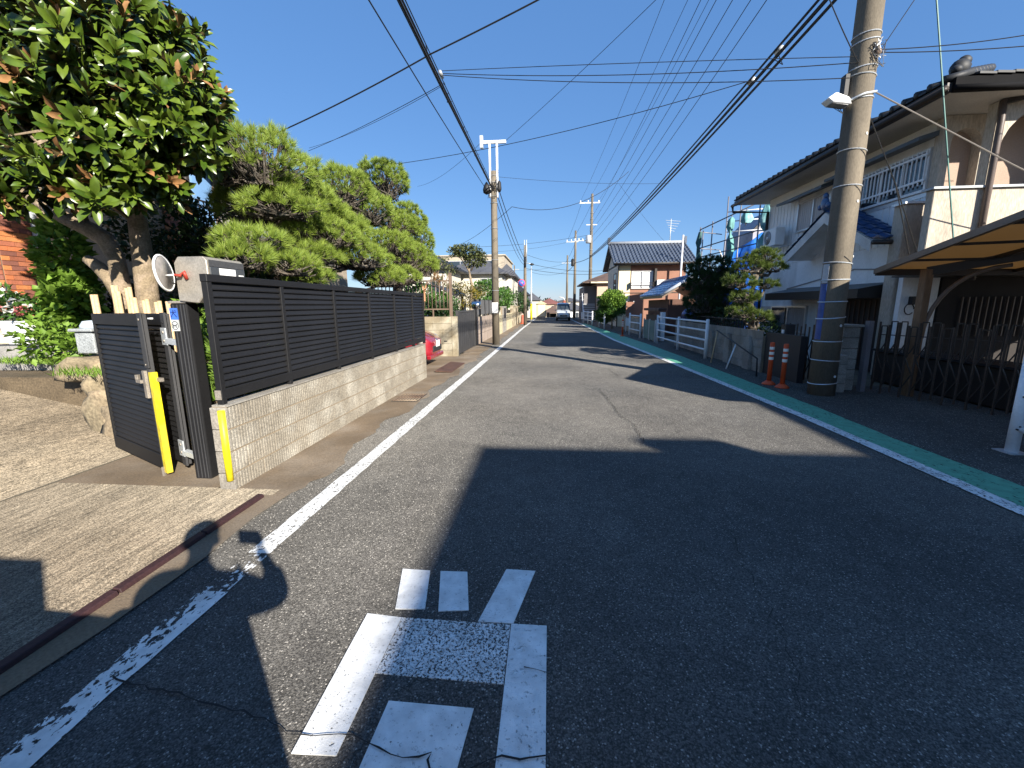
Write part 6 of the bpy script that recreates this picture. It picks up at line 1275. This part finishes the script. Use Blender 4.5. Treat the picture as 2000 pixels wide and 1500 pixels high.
# beige apartment building with outside stairs
ap = thing('apartment_building', 'beige two-storey apartment building with a brown roof and outside stairs', 'building', (6.5, 44, 0))
BEIGE = M('beige_siding', (.46, .34, .26), .85, .06, 2, .05, 30, .1)
MB().box(4.55, 10, 42, 50, -.5, 3.75).build('wall', BEIGE, ap); MB().box(3.4, 4.5, 43, 50, -.5, 3.4).build('stairwell', M('stair_grey', (.16, .15, .15), .9), ap); hip_roof(ap, 3.6, 10, 42, 50, 3.76, 5.15, ROOF_BR, .45)
MB().box(3.9, 10.45, 41.5, 41.6, 3.62, 3.75).build('eave_board', CREAM_SID, ap); window(ap, '-y', 42, 6.1, 6.5, 2.3, 2.9, BROWN_DARK, GLASS, 0)
for k in range(10): MB().box(3.25, 4.45, 41.4+k*.16, 41.56+k*.16, .1+k*.17, .17+k*.17).build('stair_tread', ALU, ap)
MB().bar((3.22, 41.3, .9), (3.22, 43.0, 2.7), .06).build('stair_rail', WHITE_METAL, ap)
for z in (2.1, 2.5): MB().box(3.38, 3.41, 43, 50, z, z+.06).build('landing_rail', ALU, ap)
wb = thing('no_parking_board', 'small white board on the far right pavement by the poles', 'sign', (3.1, 38.8, 0)); MB().box(2.95, 3.2, 40.2, 40.25, .3, .95).build('board', WHITE_FLAT, wb); MB().box(3.05, 3.1, 40.25, 40.3, 0, .95).build('post', ALU, wb)
# ---------------------------------------------------------------- poles down the road
def pole(label, x, y, h, r0=.15, r1=.10, cat='utility pole', name='utility_pole', mat=POLE_C):
    t = thing(name, label, cat, (x, y, gz(y))); MB().tube([(x, y, gz(y)-.05), (x, y, h*.5), (x, y, h)], [r0, (r0+r1)/2, r1], 18).build('shaft', mat, t); return t
def insul(t, x, y, z): MB().lathe((x, y, z), [(.05, 0), (.08, .05), (.05, .10), (.08, .15), (.03, .2)], 8).build('insulator', WHITE_FLAT, t)
p1 = pole('slim concrete pole with twin white pipes on top beside the pinkish panel wall', -2.2, 17.5, 6.72, .155, .115)
for dx in (-.14, .14): MB().tube([(-2.2+dx, 17.46, 5.75), (-2.2+dx, 17.46, 7.72)], .045, 8).build('extension_pipe', WHITE_METAL, p1)
MB().box(-2.68, -1.70, 17.41, 17.51, 7.70, 7.80).build('crossarm', WHITE_METAL, p1); MB().box(-2.70, -2.58, 17.38, 17.54, 7.55, 7.98).build('bracket', GALV, p1)
b = MB(); b.lathe((-2.47, 17.4, 5.86), [(.03, 0), (.13, .06), (.15, .18), (.10, .34), (.02, .46)], 12); b.build('cable_closure', WIRE, p1)
b = MB(); b.lathe((-1.98, 17.45, 5.95), [(.05, 0), (.09, .1), (.07, .35), (.02, .42)], 10); b.build('cable_closure', WIRE, p1)
for z in (6.55, 6.3, 5.8, 5.55, 4.6, 3.4, 2.2): MB().tube([(-2.2+.148*math.cos(t*.393), 17.5+.148*math.sin(t*.393), z) for t in range(17)], .008, 4, cap=False).build('steel_band', GALV, p1)
for k in range(6): MB().tube([(-2.2+rnd.uniform(-.22, .22), 17.36, 5.7+rnd.uniform(0, .7)) for _ in range(4)], .01, 4).build('cable_tail', WIRE, p1)
MB().box(-2.32, -2.08, 17.335, 17.35, 1.30, 1.72).build('white_plate', WHITE_FLAT, p1)
p2 = pole('thin grey pole carrying the round blue no-parking sign', -1.97, 35, 6.3, .14, .10)
for dx in (-.05, .12): MB().tube([(-1.97+dx, 34.95, 5), (-1.97+dx, 34.95, 6.7)], .04, 6).build('extension_pipe', GALV, p2)
b = MB(); b.lathe((-1.42, 35, 4.72), [(.03, 0), (.16, .05), (.16, .14), (.03, .2)], 10); b.build('lamp_head', INK, p2); MB().tube([(-1.97, 35, 4.95), (-1.42, 35, 4.85)], .03, 6).build('lamp_arm', GALV, p2)
MB().tube([(-1.97, 34.86, 4.6), (-1.97, 34.86, 5.4)], .09, 8).build('cable_closure', WIRE, p2)
sg = thing('no_parking_sign', 'round blue no-parking sign with a red rim on the thin left pole', 'road sign', (-2.25, 34.8, 3.0))
c = Vector((-2.24, 34.8, 3.36)); n = Vector((.06, -1, 0))
MB().disc(c, n, .30, .02, 28).build('face', RED_FLAT, sg); MB().disc(c+Vector((0, -.013, 0)), n, .25, .012, 28).build('blue_disc', BLUE_SIGN, sg)
MB().bar(c+Vector((-.17, -.022, .17)), c+Vector((.17, -.022, -.17)), .04, .006, up=(0, 1, 0)).build('red_slash', RED_FLAT, sg); MB().tube([c+Vector((.02, .02, 0)), c+Vector((.27, .2, 0))], .02, 6).build('bracket', GALV, sg)
p3 = pole('thin pole with a yellow striped guard wrapped round its foot', -1.68, 40, 5.1, .09, .05, mat=GALV); MB().tube([(-1.68, 40, .3), (-1.68, 40, 1.75)], .10, 12).build('yellow_guard', YELLOW, p3)
p4 = pole('tall far utility pole with crossarm and transformer left of the brown house', 4.42, 48, 13.1, .22, .12)
MB().box(3.1, 5.25, 47.95, 48.05, 12.15, 12.27).build('crossarm', GALV, p4)
for x in (3.2, 4.0, 5.1): insul(p4, x, 48, 12.27)
MB().box(3.85, 5.0, 47.95, 48.05, 9.95, 10.05).build('crossarm', GALV, p4); MB().box(2.6, 4.4, 47.95, 48.05, 8.35, 8.43).build('crossarm', GALV, p4)
b = MB(); b.lathe((4.12, 47.85, 8.1), [(.26, 0), (.3, .05), (.3, .75), (.1, .85)], 12); b.build('transformer', GALV, p4)
for x in (2.7, 3.1, 3.5): insul(p4, x, 48, 8.43)
for z in (11.2, 10.6, 9.4, 8.9, 7.4, 6.9, 5.5): MB().tube([(4.42+.2*math.cos(t*.52), 48+.2*math.sin(t*.52), z) for t in range(13)], .02, 4, cap=False).build('steel_band', GALV, p4)
p5 = pole('far utility pole with a small transformer just left of the tallest far pole', 2.98, 52, 10.1, .19, .11)
MB().box(1.9, 3.3, 51.95, 52.05, 8.8, 8.9).build('crossarm', GALV, p5); b = MB(); b.lathe((2.72, 51.9, 6.1), [(.2, 0), (.22, .05), (.22, .75), (.05, .85)], 10); b.build('transformer', WIRE, p5)
for x in (2.0, 2.5): insul(p5, x, 52, 8.9)
p6 = pole('farthest right utility pole near the van with a single crossarm', 2.28, 57, 7.9, .17, .10); MB().box(1.55, 2.95, 56.95, 57.05, 6.9, 6.98).build('crossarm', GALV, p6)
p7 = pole('thin distant pole on the left skyline above the dark-roofed house', -5.0, 62, 7.2, .12, .08); MB().box(-5.6, -4.3, 61.95, 62.05, 6.6, 6.68).build('crossarm', GALV, p7)
p8 = thing('curve_mirror', 'orange curve mirror on a curved pole beyond the van', 'curve mirror', (2.2, 60, gz(60))); MB().tube([(2.3, 60, gz(60)), (2.3, 60, 2.0), (1.9, 60, 2.6), (1.3, 60, 2.7)], .05, 6).build('post', M('pale_pole', (.75, .7, .62), .5), p8); MB().disc((2.1, 59.9, 1.9), (-.2, -1, 0), .33, .05, 16).build('mirror', M('mirror_back', (.30, .09, .05), .6), p8)

# ---------------------------------------------------------------- overhead wires
def cable(label, strands, group=None, name='overhead_cable', mat=WIRE):
    """strands: list of (p0, p1, sag, radius); several strands make one bundle"""
    t = thing(name, label, 'overhead cable', strands[0][0], group=group)
    for p0, p1, s, r in strands: MB().tube(sag(p0, p1, s, 22), r, 5).build('strand', mat, t)
    return t
L0 = (-2.25, 17.42, 6.1); far = -16
t = cable('thick twisted cable bundle running overhead along the left side to the slim pole', [((-2.25, 17.42, 6.06), (-2.18, far, 6.75), .30, .022), ((-2.28, 17.42, 6.15), (-2.24, far, 6.80), .36, .016), ((-2.20, 17.42, 6.02), (-2.12, far, 6.68), .27, .016), ((-2.24, 17.42, 6.2), (-2.2, far, 6.92), .27, .010)])
for k in range(9):
    y = 15.5-1.7*k; MB().tube([(-2.2+rnd.uniform(-.04, .04), y, 6.14-.0+.003*k), (-2.25+rnd.uniform(-.05, .05), y-.25, 6.02), (-2.2, y-.5, 6.12)], .006, 4).build('hanger', WIRE, t)
b = MB(); b.tube([(-2.2, 9.4, 6.16), (-2.2, 9.2, 6.16)], .04, 8); b.build('clamp', GALV, t)
cable('single wire hanging lower beside the thick left cable bundle', [((-2.42, 17.4, 5.95), (-2.45, far, 5.95), .38, .011)])
cable('three cables continuing from the slim left pole to the no-parking sign pole', [((-2.05, 17.5, 6.2), (-1.9, 35, 5.1), .25, .016), ((-2.08, 17.5, 5.9), (-1.95, 35, 4.9), .35, .016), ((-2.1, 17.5, 5.6), (-1.98, 35, 4.75), .45, .012)])
t = cable('very thick black cable bundle sweeping overhead from the right to the far poles', [((4.40, 48, 6.75), (4.38, 2.0, 6.55), .42, .034), ((4.47, 48, 6.7), (4.46, 2.0, 6.47), .42, .028), ((4.36, 48, 6.8), (4.33, 2.0, 6.62), .38, .022), ((4.42, 48, 6.85), (4.41, 2.0, 6.68), .36, .012)])
MB().tube([(4.42, 9.85, 6.36), (4.50, 9.7, 6.20), (4.42, 9.5, 6.10), (4.38, 9.6, 6.30)], .008, 5).build('cable_loop', WIRE, t)
for y in (9.75, 10.9): MB().tube([(4.40, y, 6.43), (4.43, y-.15, 6.43)], .06, 8).build('clamp', GALV, t)
cable('pair of cables from the far pole carrying on past the brown house roofline', [((4.42, 48, 6.7), (2.98, 52, 6.5), .1, .03), ((2.98, 52, 6.4), (2.3, 57, 5.9), .1, .03)])
for i, (xf, xn, zn) in enumerate([(3.2, 4.15, 12.5), (4.0, 4.98, 12.5), (5.1, 5.6, 12.5)]):
    cable(['leftmost', 'middle', 'rightmost'][i]+' of the three thin high-voltage lines strung to the far crossarm', [((xf, 48, 12.42), (xn, 7.8, zn), .55, .009), ((xn, 7.8, zn), (xn+.3, -18, zn), .4, .009)], group='high-voltage lines on the right')
for i, (xf, zf, xn, zn) in enumerate([(4.2, 10.4, 4.35, 10.6), (4.3, 9.9, 4.5, 10.0), (4.35, 9.3, 4.55, 9.3), (4.5, 8.8, 4.75, 8.9), (4.55, 8.2, 4.85, 8.5)]):
    cable(['topmost', 'second', 'third', 'fourth', 'lowest'][i]+' wire of the low-voltage rack strung along the right side', [((xf, 48, zf), (xn, 7.8, zn), .45, .010), ((xn, 7.8, zn), (xn+.2, -18, zn), .4, .010)], group='low-voltage lines on the right')
cable('wires crossing the road from the left bundle to the right pole clamp', [((-2.2, 9.3, 6.18), (4.72, 7.7, 5.22), .10, .007), ((-2.2, 9.25, 6.2), (4.66, 7.7, 5.30), -.02, .006), ((-2.2, 9.3, 6.15), (4.60, 7.72, 5.02), .10, .007)])
cable('thick wire crossing from the left house over the left bundle towards the camera', [((-6.9, 10.2, 5.40), (-2.2, 8.6, 6.17), .06, .014), ((-2.2, 8.6, 6.17), (2.6, 7.0, 7.1), .05, .014)])
cable('thin wire from behind the pine to the left cable bundle', [((-7.7, 14, 6.5), (-2.2, 9.6, 6.15), .06, .007), ((-7.7, 14.05, 6.6), (-2.2, 9.65, 6.15), .12, .005)])
cable('long wire spanning the road from behind the pines to the thick right bundle', [((-7.9, 16, 6.5), (4.4, 10.75, 6.42), .30, .009)])
cable('drooping wire from the left pole cables up to the low-voltage rack', [((-1.71, 20, 5.95), (4.04, 24, 8.38), .75, .012), ((-1.71, 20, 5.95), (-8.9, 40, 7.0), .3, .012)])
cable('thin level wire from the slim left pole across to the right', [((-2.0, 17.45, 6.50), (5.2, 20.5, 6.85), .10, .006)])
cable('wire rising from the twin-pipe pole top towards the upper right', [((-1.75, 17.45, 7.75), (4.85, 7.8, 9.1), .12, .007), ((-2.6, 17.45, 7.8), (-9, 30, 9.6), .3, .007)])
cable('distant pair of wires crossing from the left houses to the far tall pole', [((-9, 40, 6.9), (4.4, 48, 9.0), .3, .014), ((-9, 41, 6.6), (4.4, 48, 8.8), .5, .01)])
cable('distant cables draped from the no-parking pole across to the right side', [((-1.5, 35, 4.85), (6.2, 42, 4.9), .35, .016), ((-1.9, 35, 4.5), (6, 42, 4.6), .3, .016)])
cable('thin wire descending to the brown house antenna', [((4.5, 30, 9.3), (8.6, 34, 6.2), .1, .007)])
cable('stack of distant wires between the farthest poles', [((4.4, 48, 12.2), (2.5, 52, 8.9), .2, .012), ((3.3, 48, 12.2), (2.0, 52, 8.9), .2, .012), ((2.9, 52, 8.6), (2.0, 57, 6.95), .2, .014), ((3.1, 52, 8.0), (2.5, 57, 6.95), .2, .014), ((2.28, 57, 7), (-5, 62, 6.6), .4, .014), ((2.28, 57, 6.0), (-1.7, 40, 4.6), .4, .012), ((2.98, 52, 6.8), (-1.9, 35, 5.6), .4, .012)])
cable('teal sheathed guy wire dropping past the onigawara to the carport', [((6.99, 8.3, 2.60), (5.88, 8.0, 6.20), 0, .012), ((5.88, 8.0, 6.2), (5.2, 7.8, 8.4), 0, .009)], name='guy_wire', mat=WIRE_TEAL)
cable('grey wire sloping from the right pole across the arched balcony', [((4.98, 7.78, 4.86), (7.0, 8.0, 3.98), .0, .011), ((7.0, 8.0, 3.98), (9.5, 8.3, 3.1), .06, .011)], mat=M('grey_wire', (.20, .18, .16), .6, .05, 3, 0, 10, 0))
cable('two dark wires dropping from the right pole band to the carport gutter', [((4.97, 7.72, 4.46), (5.62, 7.9, 3.5), 0, .009), ((5.62, 7.9, 3.5), (6.3, 8.2, 2.2), 0, .009), ((5.62, 7.9, 3.5), (6.42, 8.2, 2.3), 0, .009)])
cable('pair of wires leaving the right pole towards the upper right corner', [((5.0, 7.7, 5.38), (6.77, 7.5, 5.36), .03, .007), ((6.77, 7.5, 5.36), (10, 7.2, 5.5), 0, .007), ((5.0, 7.7, 5.34), (6.79, 7.5, 5.22), .02, .007), ((6.79, 7.5, 5.22), (10, 7.2, 5.1), 0, .007)])
cable('short service wire from the thick right bundle down to the right pole', [((4.10, 7.6, 6.05), (4.66, 7.66, 5.20), .02, .008)])
cable('short wire fanning up and right from the right pole clamp', [((4.94, 7.7, 5.30), (5.30, 7.6, 5.97), .0, .006), ((5.30, 7.6, 5.97), (6.3, 7.4, 7.6), .0, .006)])

# ---------------------------------------------------------------- behind the camera: what throws the near shadows
nh = thing('roadside_house', 'plain beige two-storey house standing behind the camera on the right', 'house', (11, -10, 0))
MB().box(7.9, 15, -16, -6.0, 0, 5.8).build('wall', CREAM_STUCCO, nh); MB().box(7.13, 15.6, -16.6, -5.12, 5.801, 6.0).build('roof', ROOF_GREY, nh); window(nh, '-x', 7.9, -9, -7.4, 1, 2.2); window(nh, '-x', 7.9, -9, -7.4, 3.6, 4.7)
n2 = thing('roadside_house', 'grey house beside the white house on the right, outside the picture', 'house', (12.5, -2, 0))
MB().box(10.5, 16, -5.3, .5, 0, 5.0).build('wall', GREY_SIDING, n2); MB().add([(10.2, -5.35, 5.02), (10.2, 1.45, 5.02), (10.2, 1.45, 5.2), (10.2, -5.35, 5.2), (16.5, -5.35, 5.02), (16.5, 1.55, 5.02), (16.5, 1.55, 5.2), (16.5, -5.35, 5.2)], [(3, 2, 1, 0), (4, 5, 6, 7), (0, 1, 5, 4), (1, 2, 6, 5), (2, 3, 7, 6), (3, 0, 4, 7)]).build('roof', ROOF_GREY, n2); MB().box(9.35, 10.3, -5.4, -5.16, 6.001, 6.30).build('roof_bump', CREAM_STUCCO, nh); window(n2, '-x', 10.5, -3, -1.4, 3.2, 4.2)  # the small roof box is unseen, placed to cast a notch in the road shadow

def skin(name, verts, edges, rad, mat, parent, lv=1):
    me = bpy.data.meshes.new(name); o0 = origin(parent); me.from_pydata([Vector(v)-o0 for v in verts], edges, []); me.materials.append(mat)
    o = link(name, me, parent); sk = o.modifiers.new('skin', 'SKIN'); sk.use_smooth_shade = True
    for i, r in enumerate(rad): me.skin_vertices[0].data[i].radius = r if isinstance(r, tuple) else (r, r)
    me.skin_vertices[0].data[0].use_root = True; s = o.modifiers.new('sub', 'SUBSURF'); s.levels = s.render_levels = lv
    return o
SKIN = M('skin', (.50, .30, .21), .6, .06, 8, .05, 60, .05); JACKET = M('jacket', (.05, .055, .07), .9, .1, 6, .15, 80, .2); TROUSER = M('trousers', (.04, .045, .06), .9, .1, 6, .1, 80, .2)
ph = thing('person', 'photographer in a long dark coat holding a phone up in front of the face', 'person', (-.19, -.30, 0))
V = [(-.19, -.30, .95), (-.19, -.30, 1.12), (-.19, -.29, 1.32), (-.18, -.28, 1.43), (-.17, -.265, 1.55), (-.165, -.25, 1.63), (-.15, -.25, 1.72), (-.15, -.26, 1.79),
     (-.38, -.28, 1.39), (-.43, -.16, 1.16), (-.27, -.10, 1.22), (-.15, -.09, 1.28), (.03, -.27, 1.39), (.17, -.045, 1.27), (.135, -.05, 1.42), (.08, -.05, 1.545),
     (-.28, -.30, .88), (-.30, -.29, .50), (-.30, -.32, .10), (-.30, -.20, .04), (-.10, -.30, .88), (-.08, -.29, .50), (-.08, -.32, .10), (-.08, -.20, .04)]
E_ = [(0, 1), (1, 2), (2, 3), (3, 4), (4, 5), (5, 6), (6, 7), (3, 8), (8, 9), (9, 10), (10, 11), (3, 12), (12, 13), (13, 14), (14, 15), (0, 16), (16, 17), (17, 18), (18, 19), (0, 20), (20, 21), (21, 22), (22, 23)]
rr_ = [(.15, .11), (.14, .10), (.16, .11), (.12, .09), .055, .075, .095, .07, .07, .05, .038, .032, .07, .05, .038, .032, .095, .06, .045, .04, .095, .06, .045, .04]
skin('body', V, E_, rr_, SKIN, ph, 2)
skin('jacket', V[0:4]+[V[8], V[9], V[10], V[12], V[13], V[14]], [(0, 1), (1, 2), (2, 3), (3, 4), (4, 5), (5, 6), (3, 7), (7, 8), (8, 9)], [(.27, .18), (.26, .17), (.25, .16), (.18, .13), .12, .09, .065, .12, .085, .055], JACKET, ph, 2)
MB().lathe((-.17, -.30, 0), [(.37, .35), (.36, .7), (.31, 1.0), (.27, 1.2), (.2, 1.36)], 20).build('coat_skirt', JACKET, ph)
skin('trousers', [V[0]]+V[16:19]+V[20:23], [(0, 1), (1, 2), (2, 3), (0, 4), (4, 5), (5, 6)], [(.17, .13), .12, .085, .07, .12, .085, .07], TROUSER, ph, 2)
b = MB(); b.sph((-.15, -.275, 1.755), (.105, .118, .11), 14, 10); b.build('hair', INK, ph)
b = MB(); b.sph((-.15, -.165, 1.685), (.016, .025, .025), 8, 6); b.build('nose', SKIN, ph)
for sx in (-1, 1):
    MB().sph((-.15+sx*.035, -.168, 1.72), .013, 8, 6).build('eye', WHITE_FLAT, ph); MB().sph((-.15+sx*.098, -.25, 1.705), (.014, .025, .035), 8, 6).build('ear', SKIN, ph)
    hx = -.14 if sx < 0 else .085; hz = -.27 if sx < 0 else 0; hy = -.045 if sx < 0 else 0
    for k in range(4): MB().tube([(hx-.02*sx, hy-.045, hz+1.545+.018*k), (hx+.005*sx, hy-.012, hz+1.55+.018*k), (hx-.035*sx, hy-.004, hz+1.552+.017*k)], [.009, .0085, .007], 6).build('finger', SKIN, ph)
    MB().tube([(hx, hy-.05, hz+1.55), (hx-.03*sx, hy-.040, hz+1.57), (hx-.05*sx, hy-.031, hz+1.60)], [.011, .010, .008], 6).build('thumb', SKIN, ph)
for x in (-.30, -.08): MB().sph((x, -.25, .05), (.055, .14, .055), 10, 7).build('shoe', INK, ph)
pn = thing('phone', 'dark smartphone held sideways in one raised hand of the photographer', 'phone', (-.02, -.02, 1.6)); MB().box(-.08, .085, -.028, -.006, 1.545, 1.645).build('phone_body', INK, pn, .006)
MB().box(-.075, .08, -.030, -.0285, 1.55, 1.64).build('screen', GLASS, pn)
